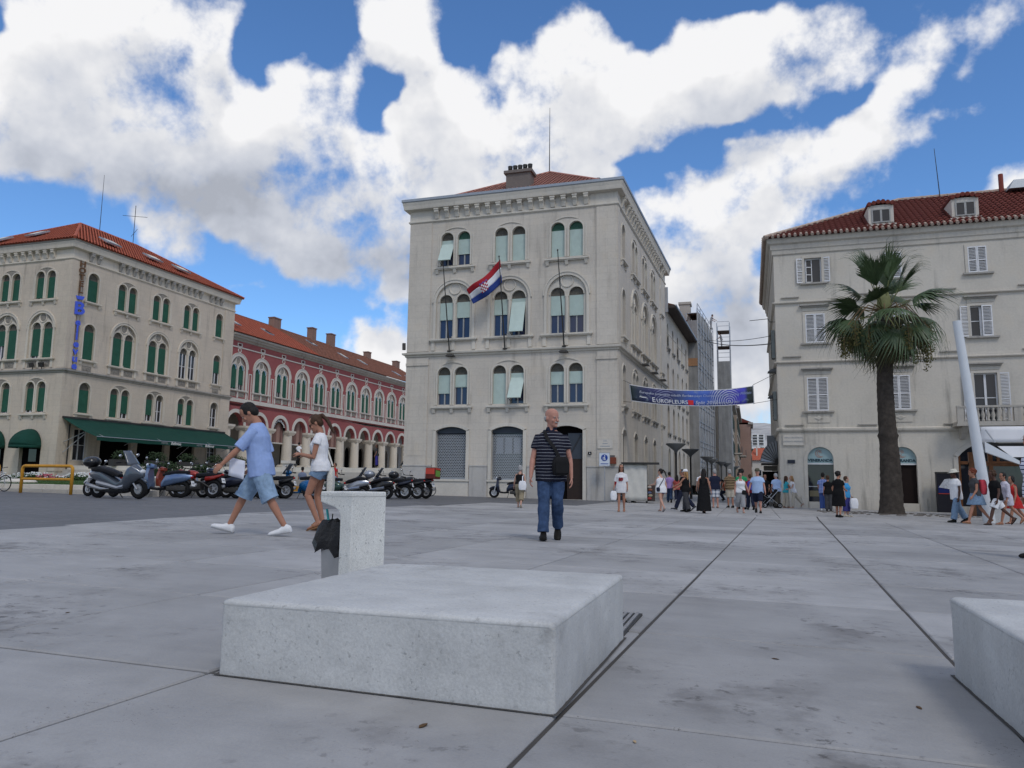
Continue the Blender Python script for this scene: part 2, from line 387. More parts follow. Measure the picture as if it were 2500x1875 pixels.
# ------------------------------------------------------------------ mesh builder
class MB:
 def __init__(s):
  s.v = []
  s.f = []
  s.mi = []
  s.cur = 0
 def add(s, vs, fs):
  o = len(s.v)
  s.v += [tuple(p) for p in vs]
  for f in fs:
   s.f.append(tuple(i + o for i in f))
   s.mi.append(s.cur)
  return s
 def box(s, x0, x1, y0, y1, z0, z1, m=None):
  vs = [Vector((x, y, z)) for z in (z0, z1) for y in (y0, y1) for x in (x0, x1)]
  if m is not None:
   vs = [m @ p for p in vs]
  return s.add(vs, [(0, 2, 3, 1), (4, 5, 7, 6), (0, 1, 5, 4), (2, 6, 7, 3), (0, 4, 6, 2), (1, 3, 7, 5)])
 def cbox(s, c, sx, sy, sz, m=None):
  return s.box(c[0] - sx / 2, c[0] + sx / 2, c[1] - sy / 2, c[1] + sy / 2, c[2] - sz / 2, c[2] + sz / 2, m)
 def bevbox(s, x0, x1, y0, y1, z0, z1, r=.01, taper=(0, 0)):
  """box with chamfered top and vertical edges"""
  def ring(a, z, dx=0, dy=0):
   X0, X1, Y0, Y1 = x0 + dx, x1 - dx, y0 + dy, y1 - dy
   return [(X0 + a, Y0, z), (X1 - a, Y0, z), (X1, Y0 + a, z), (X1, Y1 - a, z), (X1 - a, Y1, z), (X0 + a, Y1, z), (X0, Y1 - a, z), (X0, Y0 + a, z)]
  rs = [ring(r, z0), ring(r, z1 - r)]
  t = [(x0 + r + (0 if 0 else 0), 0, 0)]
  top = [(min(max(p[0], x0 + r), x1 - r), min(max(p[1], y0 + r), y1 - r), z1) for p in rs[1]]
  return s.loft([rs[0], rs[1], top])
 def loft(s, rings, cap=True, close=True):
  n = len(rings[0])
  vs = [p for r in rings for p in r]
  fs = []
  for i in range(len(rings) - 1):
   for j in range(n if close else n - 1):
    a, b = i * n + j, i * n + (j + 1) % n
    fs.append((a, b, b + n, a + n))
  if cap:
   fs.append(tuple(reversed(range(n))))
   fs.append(tuple(range((len(rings) - 1) * n, len(rings) * n)))
  return s.add(vs, fs)
 def tube(s, pts, rad, n=8, cap=True, flat=1.0):
  pts = [Vector(p) for p in pts]
  if not isinstance(rad, (list, tuple)):
   rad = [rad] * len(pts)
  rings = []
  up = None
  for i, p in enumerate(pts):
   d = (pts[min(i + 1, len(pts) - 1)] - pts[max(i - 1, 0)])
   if d.length < 1e-9:
    d = Vector((0, 0, 1))
   d.normalize()
   if up is None:
    up = Vector((1, 0, 0)) if abs(d.x) < .8 else Vector((0, 1, 0))
   a = (up - d * up.dot(d))
   if a.length < 1e-6:
    a = d.orthogonal()
   a.normalize()
   up = a
   b = d.cross(a)
   r = rad[i]
   rx, ry = (r if isinstance(r, tuple) else (r, r * flat))
   rings.append([p + a * (rx * math.cos(2 * PI * k / n)) + b * (ry * math.sin(2 * PI * k / n)) for k in range(n)])
  return s.loft(rings, cap)
 def bar(s, a, b, r, n=6):
  return s.tube([a, b], r, n)
 def ell(s, c, r, n=10, m=6, rot=None):
  rings = []
  c = Vector(c)
  for i in range(1, m):
   th = PI * i / m
   ring = []
   for k in range(n):
    p = Vector((r[0] * math.sin(th) * math.cos(2 * PI * k / n), r[1] * math.sin(th) * math.sin(2 * PI * k / n), -r[2] * math.cos(th)))
    if rot is not None:
     p = rot @ p
    ring.append(c + p)
   rings.append(ring)
  a = Vector((0, 0, -r[2])); b = Vector((0, 0, r[2]))
  if rot is not None:
   a = rot @ a; b = rot @ b
  o = len(s.v)
  s.loft(rings, cap=False)
  base = len(s.v)
  s.v += [tuple(c + a), tuple(c + b)]
  for k in range(n):
   s.f.append((base, o + (k + 1) % n, o + k)); s.mi.append(s.cur)
   q = o + (m - 2) * n
   s.f.append((base + 1, q + k, q + (k + 1) % n)); s.mi.append(s.cur)
  return s
 def torus(s, c, R_, r, axis='x', n=20, m=7, a0=0.0, a1=2 * PI):
  full = abs(a1 - a0 - 2 * PI) < 1e-6
  cnt = n if full else n + 1
  rings = []
  for i in range(cnt):
   a = a0 + (a1 - a0) * i / n
   ring = []
   for k in range(m):
    b = 2 * PI * k / m
    rr = R_ + r * math.cos(b)
    u, v, w = rr * math.cos(a), rr * math.sin(a), r * math.sin(b)
    p = {'x': (w, u, v), 'y': (u, w, v), 'z': (u, v, w)}[axis]
    ring.append((c[0] + p[0], c[1] + p[1], c[2] + p[2]))
   rings.append(ring)
  if full:
   rings.append(rings[0])
   return s.loft(rings, cap=False)
  return s.loft(rings, cap=True)
 def prism(s, poly, y0, y1):
  """polygon in (x, z) extruded from y0 to y1"""
  n = len(poly)
  vs = [(p[0], y0, p[1]) for p in poly] + [(p[0], y1, p[1]) for p in poly]
  fs = [tuple(range(n)), tuple(range(2 * n - 1, n - 1, -1))]
  for i in range(n):
   j = (i + 1) % n
   fs.append((i, i + n, j + n, j))
  return s.add(vs, fs)
 def strip(s, outer, inner, y0, y1):
  """band between two open polylines in (x, z), extruded from y0 (front) to y1"""
  n = len(outer)
  vs = []
  for y in (y0, y1):
   vs += [(p[0], y, p[1]) for p in outer] + [(p[0], y, p[1]) for p in inner]
  fs = []
  for i in range(n - 1):
   fs.append((i, i + 1, n + i + 1, n + i))
   fs.append((2 * n + i, 3 * n + i, 3 * n + i + 1, 2 * n + i + 1))
   fs.append((i, 2 * n + i, 2 * n + i + 1, i + 1))
   fs.append((n + i, n + i + 1, 3 * n + i + 1, 3 * n + i))
  fs.append((0, n, 3 * n, 2 * n))
  fs.append((n - 1, 3 * n - 1, 4 * n - 1, 2 * n - 1))
  return s.add(vs, fs)
 def grid(s, rows):
  n = len(rows[0])
  fs = []
  for i in range(len(rows) - 1):
   for j in range(n - 1):
    a = i * n + j
    fs.append((a, a + 1, a + n + 1, a + n))
  return s.add([p for r in rows for p in r], fs)
 def xf(s, m, start=0):
  for i in range(start, len(s.v)):
   s.v[i] = tuple(m @ Vector(s.v[i]))
  return s
 def mesh(s, name, mats=None, smooth=False, fix=True):
  me = bpy.data.meshes.new(name)
  me.from_pydata(s.v, [], s.f)
  if mats is not None:
   for q in (mats if isinstance(mats, (list, tuple)) else [mats]):
    me.materials.append(q)
   if isinstance(mats, (list, tuple)):
    me.polygons.foreach_set('material_index', s.mi)
  if fix:
   bm = bmesh.new()
   bm.from_mesh(me)
   bmesh.ops.recalc_face_normals(bm, faces=bm.faces)
   bm.to_mesh(me)
   bm.free()
  if smooth:
   me.polygons.foreach_set('use_smooth', [True] * len(me.polygons))
   if smooth == 'auto':
    me.set_sharp_from_angle(angle=R(38))
  me.update()
  return me
 def obj(s, name, mats, parent=None, smooth=False, loc=(0, 0, 0), rz=0.0):
  return put(name, s.mesh(name, mats, smooth), parent, loc, rz)


def put(name, me, parent=None, loc=(0, 0, 0), rz=0.0):
 o = bpy.data.objects.new(name, me)
 COL.objects.link(o)
 o.parent = parent
 o.location = loc
 o.rotation_euler = (0, 0, rz)
 return o


def tag(o, label=None, cat=None, group=None, kind=None):
 if label: o['label'] = label
 if cat: o['category'] = cat
 if group: o['group'] = group
 if kind: o['kind'] = kind
 return o


def thing(name, label, cat, loc=(0, 0, 0), rz=0.0, group=None):
 o = bpy.data.objects.new(name, None)
 COL.objects.link(o)
 o.empty_display_size = .2
 o.location = loc
 o.rotation_euler = (0, 0, rz)
 return tag(o, label, cat, group)


def copy_tree(o, parent=None, **kw):
 c = o.copy()
 COL.objects.link(c)
 c.parent = parent
 for ch in o.children:
  copy_tree(ch, c)
 return c


TMP = bpy.data.scenes.new('workbench')      # an empty scene in which meshes are evaluated, removed at the end
def evaluated(o):
 TMP.collection.objects.link(o)
 vl = TMP.view_layers[0]
 vl.update()
 me = bpy.data.meshes.new_from_object(o.evaluated_get(vl.depsgraph))
 bpy.data.objects.remove(o)
 return me


def text_mesh(txt, size, mat_, name='lettering', shear=0.0, extrude=.004, align='CENTER', bold=0.0, space=1.0):
 cu = bpy.data.curves.new(name, 'FONT')
 cu.body = txt
 cu.size = size
 cu.shear = shear
 cu.extrude = extrude
 cu.align_x = align
 cu.offset = bold
 cu.space_character = space
 cu.resolution_u = 3
 me = evaluated(bpy.data.objects.new(name, cu))
 bpy.data.curves.remove(cu)
 # stand upright: (x, z) plane facing -y
 for v in me.vertices:
  v.co = Vector((v.co.x, -v.co.z, v.co.y))
 me.materials.clear()
 me.materials.append(mat_)
 me.name = name
 return me


def fuse(name, mb, vox, mats, smooth=5, disp=None, fac=.5):
 """merge overlapping closed shells of a builder into one continuous skin"""
 me = mb.mesh(name)
 o = bpy.data.objects.new(name, me)
 r = o.modifiers.new('r', 'REMESH')
 r.mode = 'VOXEL'
 r.voxel_size = vox
 r.use_smooth_shade = True
 if smooth:
  q = o.modifiers.new('s', 'SMOOTH')
  q.factor = fac
  q.iterations = smooth
 out = evaluated(o)
 bpy.data.meshes.remove(me)
 out.name = name
 out.materials.clear()
 for m_ in (mats if isinstance(mats, (list, tuple)) else [mats]):
  out.materials.append(m_)
 if disp:
  nn = len(out.vertices)
  co, no = [0.0] * (nn * 3), [0.0] * (nn * 3)
  out.vertices.foreach_get('co', co)
  out.vertices.foreach_get('normal', no)
  for i in range(0, nn * 3, 3):
   d = disp(Vector(co[i:i + 3]))
   for j in (0, 1, 2):
    co[i + j] += no[i + j] * d
  out.vertices.foreach_set('co', co)
 out.polygons.foreach_set('use_smooth', [True] * len(out.polygons))
 out.update()
 return out

# ================================================================== MATERIAL SET
M['paving'] = paving_mat('paving_concrete', (.335, .332, .332), rnd=.15)
M['bench'] = paving_mat('bench_concrete', (.50, .505, .50), stains=.4, speck=.05, rnd=.03, pits=.55)
M['bin_stone'] = paving_mat('bin_concrete', (.62, .62, .59), stains=0, speck=.12, rnd=.0, pits=.8)
M['asphalt'] = paving_mat('asphalt', (.125, .127, .135), stains=0, speck=.10, rnd=.0)
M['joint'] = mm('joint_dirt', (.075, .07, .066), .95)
M['grit'] = mm('ground_grit', (.12, .115, .11), .95)
M['stone_c'] = stone_mat('plaster_grey_beige', (.58, .53, .46), amount=.50)
M['stone_l'] = stone_mat('plaster_warm_beige', (.58, .50, .405), amount=.60)
M['stone_w'] = stone_mat('stone_dusty', (.44, .41, .365), amount=.55)
M['stone_r'] = stone_mat('limestone_blocks', (.56, .52, .455), stain=(.23, .215, .19), amount=.80, course=.36, block=.8, joint=.045)
M['trim_c'] = stone_mat('stone_trim_grey', (.60, .56, .49), amount=.34, joint=0.0)
M['trim_l'] = stone_mat('stone_trim_warm', (.62, .56, .47), amount=.42, joint=0.0)
M['trim_soot'] = stone_mat('stone_trim_sooty', (.36, .34, .31), stain=(.09, .085, .08), amount=.9, joint=0.0)
M['relief'] = mm('carved_relief', (.26, .235, .20), .95, .35, 9.0, .9, 22.0)
M['red'] = stone_mat('red_stucco', (.31, .092, .090), stain=(.24, .11, .10), amount=.4, joint=0.0)
M['white_stucco'] = stone_mat('white_stucco', (.60, .56, .50), amount=.35, joint=0.0)
M['tile'] = mat('roof_tile', (.38, .10, .058), .85, .34, 5.0, .3, 30)
M['tile_dark'] = mat('roof_tile_deep_red', (.15, .037, .027), .85, .35, 5.0, .3, 30)
M['tile_old'] = mat('roof_tile_weathered', (.24, .105, .07), .9, .45, 4.0, .3, 30)
M['tile_pink'] = mat('roof_tile_dusty', (.42, .20, .16), .9, .25, 5.0, .3, 30)
M['tile_cap'] = mat('tile_lime_mortar', (.42, .33, .27), .9, .25, 6.0)
M['glass'] = mat('window_glass', (.018, .02, .026), .06, 0, spec=.6)
M['glass_blue'] = mat('window_glass_blue', (.02, .028, .07), .08, 0, spec=.6)
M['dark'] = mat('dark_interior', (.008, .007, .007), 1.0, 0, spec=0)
M['fan_c'] = mat('fanlight_wood', (.13, .12, .10), .8, .3, 14.0, .5, 30)
M['fan_g'] = mat('fanlight_green', (.05, .13, .09), .6, .15, 10.0)
M['fan_d'] = mat('fanlight_dark_wood', (.06, .055, .05), .8, .3, 14.0)
M['blind_w'] = mat('blind_pale_green', (.50, .60, .55), .6, .08, 3.0)
M['blind_g'] = mat('blind_dark_green', (.028, .115, .075), .6, .18, 2.0)
M['frame_w'] = mat('painted_wood_white', (.68, .68, .69), .55, .10, 6.0)
M['frame_grey'] = mat('painted_wood_grey', (.36, .36, .35), .6, .15, 6.0)
M['wood'] = mat('varnished_wood', (.16, .065, .025), .4, .3, 6.0)
M['metal'] = mat('galvanised_metal', (.42, .43, .45), .45, .12, 4.0, metal=.6)
M['steel'] = mat('brushed_steel', (.40, .40, .41), .38, .22, 3.0, metal=.8)
M['iron'] = mat('dark_iron', (.05, .048, .046), .6, .2, 8.0, metal=.3)
M['rust'] = mat('rusty_iron', (.13, .07, .04), .9, .4, 12.0)
M['lead'] = mat('gutter_zinc', (.33, .36, .40), .5, .08, 3.0, metal=.3)
M['awning'] = mat('green_canvas', (.007, .050, .036), .85, .18, 1.5, .15, 200)
M['white_canvas'] = mat('white_canvas', (.74, .74, .76), .8, .05, 1.5)
M['white_paint'] = mat('white_paint', (.60, .63, .66), .35, .06, 2.0)
M['black_plastic'] = mat('black_plastic', (.012, .012, .014), .45, .1, 10.0, spec=.15)
M['rubber'] = mat('tyre_rubber', (.014, .014, .015), .9, .2, 20.0, spec=.08)
M['chrome'] = mat('chrome', (.70, .71, .73), .15, 0, metal=1.0)
M['plate'] = mat('number_plate_white', (.78, .79, .80), .4, 0)
M['grass'] = mat('lawn', (.035, .075, .018), .9, .35, 6.0, .8, 60)
M['white_text'] = mat('white_lettering', (.80, .80, .80), .6, 0)
M['blue_text'] = mat('blue_enamel', (.06, .11, .62), .4, .1, 5.0)
M['grey_text'] = mat('grey_lettering', (.30, .32, .35), .7, 0)
M['net'] = mat('scaffold_net', (.27, .27, .265), .9, .18, 1.2, .2, 14)


# ================================================================== GROUND
def heights(xs, ys, dz):
 return [[(x, y, G(x, y) + dz) for x in xs] for y in ys]

xs = [-4000, -900, -200, -50, -42, -36, -30, -25, -20, -15, -10, -5, 0, 5, 10, 15, 20, 25, 30, 80, 300, 4000]
ys = [-900, -100, -30, -12, -6, 0, 6, 12, 18, 23, 27, 32, 38, 43, 50, 60, 90, 200, 800, 2500, 6000]
b = MB()
b.grid(heights(xs, ys, -.07))
tag(b.obj('ground', M['grit']), kind='structure')


def col_x(x0, y):
 return x0 + (.0405 + x0 * .0196) * (y - 2)

LEFT = [-.60 - 1.30 * k for k in range(0, 12)]
RIGHT = [.72 + 1.30 * k for k in range(0, 13)]
XE = sorted(LEFT + RIGHT)
YE = [2.39 + 1.53 * (k - 2) for k in range(0, 19)]

def asphalt_edge(y):
 """x of the seam between the asphalt and the paving"""
 pts = [(-5, -6.6), (7.27, -9.07), (11.2, -10.1), (15, -10.9), (25, -11.8), (27.2, -11.9)]
 for (ya, xa), (yb, xb) in zip(pts, pts[1:]):
  if y <= yb:
   return xa + (xb - xa) * (y - ya) / (yb - ya)
 return pts[-1][1]

plaza = thing('plaza', None, None)
plaza['kind'] = 'structure'
rest = MB()


def slab(mb, q, gap, dz=0.0, th=.05):
 """q: four (x, y) corners ccw; a slab with chamfered arris lying on the slope"""
 cx = sum(p[0] for p in q) / 4
 cy = sum(p[1] for p in q) / 4
 def inset(d):
  o = []
  for x, y in q:
   o.append((x + (d if x < cx else -d), y + (d if y < cy else -d)))
  return o
 r0 = [(x, y, G(x, y) + dz - th) for x, y in inset(gap)]
 r1 = [(x, y, G(x, y) + dz - .006) for x, y in inset(gap)]
 r2 = [(x, y, G(x, y) + dz) for x, y in inset(gap + .007)]
 mb.loft([r0, r1, r2])

rnd = random.Random(3)
n_slab = 0
for i in range(len(XE) - 1):
 for j in range(len(YE) - 1):
  y0, y1 = YE[j], YE[j + 1]
  q = [(col_x(XE[i], y0), y0), (col_x(XE[i + 1], y0), y0), (col_x(XE[i + 1], y1), y1), (col_x(XE[i], y1), y1)]
  e0, e1 = asphalt_edge(y0), asphalt_edge(y1)
  if q[1][0] < e0 + .2 and q[2][0] < e1 + .2:
   continue
  q = [(max(q[0][0], e0), y0), q[1], q[2], (max(q[3][0], e1), y1)]
  if q[1][0] - q[0][0] < .15 or q[2][0] - q[3][0] < .15:
   continue
  cx = (q[0][0] + q[2][0]) / 2
  if cx > .7 * y1 + 9 or cx < -1.3 * y1 - 4:
   continue
  off = cx > .296 * y1 + 2.2 or cx < -.98 * y1 - 2.2
  c = Vector((cx, (y0 + y1) / 2, 0))
  gap = .0075 + rnd.uniform(0, .0035)
  dz = rnd.uniform(-.002, .0015)
  near = y1 < 26 and n_slab < 298 and not off
  if near:
   mb = MB()
   cz = G(c.x, c.y)
   slab(mb, q, gap, dz)
   mb.v = [(p[0] - c.x, p[1] - c.y, p[2] - cz) for p in mb.v]
   mb.obj('paving_slab', M['paving'], plaza, False, (c.x, c.y, cz))
   n_slab += 1
  else:
   slab(rest, q, gap, dz)
# the rest of the paving: out to the facades and into the street
for i in range(-2, 18):
 for j in range(0, 26):
  x0, x1 = -11.4 + 2.05 * i, -11.4 + 2.05 * (i + 1)
  y0, y1 = YE[-1] + 1.9 * j, YE[-1] + 1.9 * (j + 1)
  cx = (x0 + x1) / 2
  if y1 > 42.9 and not (-7 < cx < 1.2):
   continue
  if cx < -7.8 and y0 > 31:
   continue
  if cx < -11.9 or cx > .5 * y1 + 6:
   continue
  slab(rest, [(x0, y0), (x1, y0), (x1, y1), (x0, y1)], .007, rnd.uniform(-.002, .001))
o = rest.obj('paving_slabs', M['paving'], plaza)
o['kind'] = 'stuff'

# dark slot drains along both edges of the middle strip
for x0 in (-.60, .72):
 mb = MB()
 ys_ = [-3 + k * 2.5 for k in range(14)]
 mb.grid([[(col_x(x0, y) - .012 - y * .0004, y, G(x0, y) - .010), (col_x(x0, y) + .012 + y * .0004, y, G(x0, y) - .010)] for y in ys_])
 mb.obj('slot_drain', M['joint'], plaza)

# asphalt
mb = MB()
rows = []
for y in [-8, -3, 0, 3, 7.27, 11.2, 15, 20, 25, 27.9]:
 e = asphalt_edge(y) + .25
 rows.append([(e + (-60 - e) * t, y, G(e + (-60 - e) * t, y) - .004) for t in (0, .05, .12, .2, .3, .42, .55, .7, .85, 1)])
mb.grid(rows)
rows = []
for y in [27.9, 31, 35, 39, 43.2]:
 e = -7.2 if y > 30.9 else -11.65 + (y - 27.9) * 1.43
 rows.append([(e + (-60 - e) * t, y, G(e + (-60 - e) * t, y) - .004) for t in (0, .05, .12, .2, .3, .42, .55, .7, .85, 1)])
mb.grid(rows)
tag(mb.obj('road', M['asphalt']), kind='structure')

# ================================================================== BENCH BLOCKS AND LITTER BIN
def bench_block(label, x0, x1, y0, y1):
 z = .252
 zb = min(G(x0, y0), G(x1, y1)) - .04
 t = thing('bench', label, 'bench', (x0, y0, 0), 0, 'low concrete benches on the promenade')
 mb = MB()
 mb.bevbox(0, x1 - x0, 0, y1 - y0, zb, z, .009)
 chip = lambda co: .0016 * noise.noise(co * 14) + .0012 * noise.noise(co * 45) - .006 * max(0, noise.noise(co * 9 + Vector((3, 1, 7))) - .35)
 put('bench_block', fuse('bench_block', mb, .0115, M['bench'], 2, chip), t)
 dm = MB()  # flat dark strip round the foot: grime plus painted joint shadow
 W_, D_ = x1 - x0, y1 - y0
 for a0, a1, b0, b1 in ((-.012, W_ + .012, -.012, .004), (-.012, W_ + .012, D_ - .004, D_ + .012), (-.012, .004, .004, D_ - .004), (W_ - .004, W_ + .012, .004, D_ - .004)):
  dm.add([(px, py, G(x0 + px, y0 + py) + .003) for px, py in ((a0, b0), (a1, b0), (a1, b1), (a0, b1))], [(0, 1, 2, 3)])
 dm.obj('dirt_shade_line', M['joint'], t)
 # worn arris and pour joint just below the top
 mb = MB()
 mb.loft([[(-.0012, -.0012, z - .019), (x1 - x0 + .0012, -.0012, z - .019), (x1 - x0 + .0012, y1 - y0 + .0012, z - .019), (-.0012, y1 - y0 + .0012, z - .019)],
    [(-.0012, -.0012, z - .017), (x1 - x0 + .0012, -.0012, z - .017), (x1 - x0 + .0012, y1 - y0 + .0012, z - .017), (-.0012, y1 - y0 + .0012, z - .017)]], cap=False)
 mb.obj('pour_joint', mm('pour_joint', (.42, .42, .41), .9, .3, 20), t)
 return t

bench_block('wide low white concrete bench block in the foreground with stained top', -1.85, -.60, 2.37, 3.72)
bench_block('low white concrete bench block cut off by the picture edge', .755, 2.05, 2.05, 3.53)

# small iron drain cover in the paving behind the bench
t = thing('drain_cover', 'narrow slotted iron drain cover in the paving beside the bench', 'drain cover', (-.665, 4.02, G(-.66, 4.02) + .002))
mb = MB()
mb.box(-.055, .055, -.42, .42, -.03, .004)
mb.obj('cover_frame', M['iron'], t)
for k in (-1, 0, 1):
 MB().box(k * .032 - .009, k * .032 + .009, -.40, .40, .004, .012).obj('slat', M['steel'], t)

# litter bin: pale concrete hood with an overhanging shelf and a steel box under it
bx, by = -2.40, 4.27
t = thing('litter_bin', 'pale speckled concrete litter bin with steel box behind the bench', 'litter bin', (bx, by, G(bx, by)), R(-18))
prof = [(-.107, 0), (.0, 0), (.0, .645), (-.30, .645), (-.30, .575), (-.165, .545), (-.125, .525), (-.107, .49)]
mb = MB()
mb.prism(prof, 0, .30)
o = mb.obj('bin_hood', M['bin_stone'], t)
bv = o.modifiers.new('bevel', 'BEVEL'); bv.width = .008; bv.segments = 2
f = MB(); f.loft([[(-.302, -.002, .615), (.002, -.002, .615), (.002, .302, .615), (-.302, .302, .615)], [(-.302, -.002, .618), (.002, -.002, .618), (.002, .302, .618), (-.302, .302, .618)]], cap=False)
f.obj('pour_joint', mm('pour_joint', (.42, .42, .41), .9, .3, 20), t)
mb = MB()
mb.loft([[(-.285, .03, .0), (-.112, .03, .0), (-.112, .27, .0), (-.285, .27, .0)], [(-.31, .02, .42), (-.112, .02, .42), (-.112, .28, .42), (-.31, .28, .42)]])
mb.obj('steel_box', M['steel'], t)
mb = MB()
rg = random.Random(5)
rings = []
for z, e in ((.265, .020), (.30, .032), (.35, .024), (.41, .012), (.45, .010), (.46, -.03)):
 ring = []
 for k in range(24):
  a = 2 * PI * k / 24
  cx, cy = -.205, .15
  rx, ry = .100 + e, .135 + e
  c_, s_ = math.cos(a), math.sin(a)
  q = max(abs(c_), abs(s_)) ** .8
  jag = rg.uniform(-.014, .014) + (.06 if (z < .32 and 12 <= k <= 14) else 0)
  px = min(cx + (rx + jag) * c_ / q, -.111)
  ring.append((px, cy + (ry + jag) * s_ / q, z + rg.uniform(-.018, .018) - (.03 if z < .3 and k % 5 == 0 else 0)))
 rings.append(ring)
mb.loft(rings, cap=True)
mb.obj('bin_liner', mat('black_bin_bag', (.012, .012, .014), .3, 0, bump=.8, bscale=45), t, smooth='auto')
MB().bar((-.27, .05, .45), (-.28, .04, .53), .008).obj('straw', mm('teal_plastic', (.05, .35, .35), .5), t)
MB().bar((-.24, .05, .44), (-.21, .03, .50), .004).obj('straw', M['iron'], t)

# scraps on the ground and on the bench: leaves, cigarette ends
rg = random.Random(11)
leafm = mm('dead_leaf', (.10, .06, .03), .9, .3, 30)
def scrap(x, y, z, s, m_, lab, nm='dead_leaf', ct='leaf'):
 mb = MB()
 a = rg.uniform(0, PI)
 pts = [(-1, 0, 0), (-.4, .35, .12), (.4, .33, .10), (1, 0, .02), (.4, -.33, .14), (-.4, -.35, .06)]
 mt = Matrix.Rotation(a, 3, 'Z')
 vs = [mt @ Vector((p[0] * s, p[1] * s, p[2] * s * .6 + .002)) for p in pts]
 mb.add(vs, [(0, 1, 2, 3, 4, 5)])
 mb.v += [(v[0], v[1], v[2] - .0015) for v in mb.v[:6]]
 mb.f.append((11, 10, 9, 8, 7, 6)); mb.mi.append(0)
 return tag(mb.obj(nm, m_, None, False, (x, y, z)), lab, ct, 'scraps lying on the paving')
scrap(-.93, 2.12, G(-.93, 2.12), .024, leafm, 'dark dead leaf on the slab just in front of the bench')
scrap(.52, 2.95, G(.52, 2.95), .020, leafm, 'brown leaf lying by the cut-off right bench')
scrap(.08, 3.55, G(.08, 3.55), .018, leafm, 'small dead leaf in the middle of the central paving strip')
scrap(-2.45, 1.98, G(-2.45, 1.98), .026, leafm, 'dark flattened leaf on the slab left of the bench')
scrap(-3.35, 3.1, G(-3.35, 3.1), .016, leafm, 'tiny dark leaf on the open paving at left')
scrap(-.33, 2.22, G(-.33, 2.22), .012, mm('cigarette_end', (.45, .33, .2), .9), 'pale cigarette end near the bench corner', 'cigarette_end', 'cigarette end')

# ================================================================== FACADE TOOLS
# every facade part is modelled in a local frame: x along the wall, y into the wall, z up
def arch_pts(cx, hw, zt, rise=None, n=9):
 """points of the arch from right springing over the crown to left springing, and the springing height"""
 rise = hw if rise is None else rise
 Rr = (hw * hw + rise * rise) / (2 * rise)
 zc = zt - Rr
 a = math.asin(min(1, hw / Rr))
 return [(cx + Rr * math.sin(a - 2 * a * k / n), zc + Rr * math.cos(a - 2 * a * k / n)) for k in range(n + 1)], zt - rise


def opening(cx, hw, zb, zt, rise=None, n=9):
 if rise == 0:
  return [(cx - hw, zb), (cx + hw, zb), (cx + hw, zt), (cx - hw, zt)]
 a, zs = arch_pts(cx, hw, zt, rise, n)
 return [(cx - hw, zb), (cx + hw, zb)] + a


def holed(mb, outer, holes, y=0.0, depth=.28):
 """sheet in the plane y with holes, plus the reveals of the holes"""
 loops = [[Vector((p[0], p[1], 0)) for p in l] for l in [outer] + holes]
 flat = [p for l in loops for p in l]
 tri = geometry.tessellate_polygon(loops)
 mb.add([(p.x, y, p.y) for p in flat], [tuple(t) for t in tri])
 if depth:
  for h in holes:
   n = len(h)
   mb.add([(p[0], y, p[1]) for p in h] + [(p[0], y + depth, p[1]) for p in h], [(i, (i + 1) % n, (i + 1) % n + n, i + n) for i in range(n)])
 return mb


def rect(x0, x1, z0, z1):
 return [(x0, z0), (x1, z0), (x1, z1), (x0, z1)]


def split_boxes(mb, name, m_, parent, per=1):
 """one object for each box (or run of boxes) collected in the builder"""
 n = len(mb.v) // (8 * per)
 for i in range(n):
  p = MB()
  p.v = mb.v[i * 8 * per:(i + 1) * 8 * per]
  for k in range(per):
   for f in ((0, 2, 3, 1), (4, 5, 7, 6), (0, 1, 5, 4), (2, 6, 7, 3), (0, 4, 6, 2), (1, 3, 7, 5)):
    p.f.append(tuple(j + 8 * k for j in f)); p.mi.append(0)
  p.obj(name, m_, parent)


_cache = {}
def cached(key, fn):
 if key not in _cache:
  _cache[key] = fn()
 return _cache[key]


def blind_mesh(hw, h, m_):
 def f():
  mb = MB()
  n = max(2, int(h / .055))
  rows = []
  for i in range(n):
   z0 = -h * i / n
   rows += [[(-hw, .0, z0), (hw, .0, z0)], [(-hw, .012, z0 - h / n * .82), (hw, .012, z0 - h / n * .82)]]
  mb.grid(rows)
  mb.box(-hw, hw, -.012, .02, -h - .03, -h)
  return mb.mesh('roller_blind', m_)
 return cached(('blind', round(hw, 3), round(h, 3), m_.name), f)


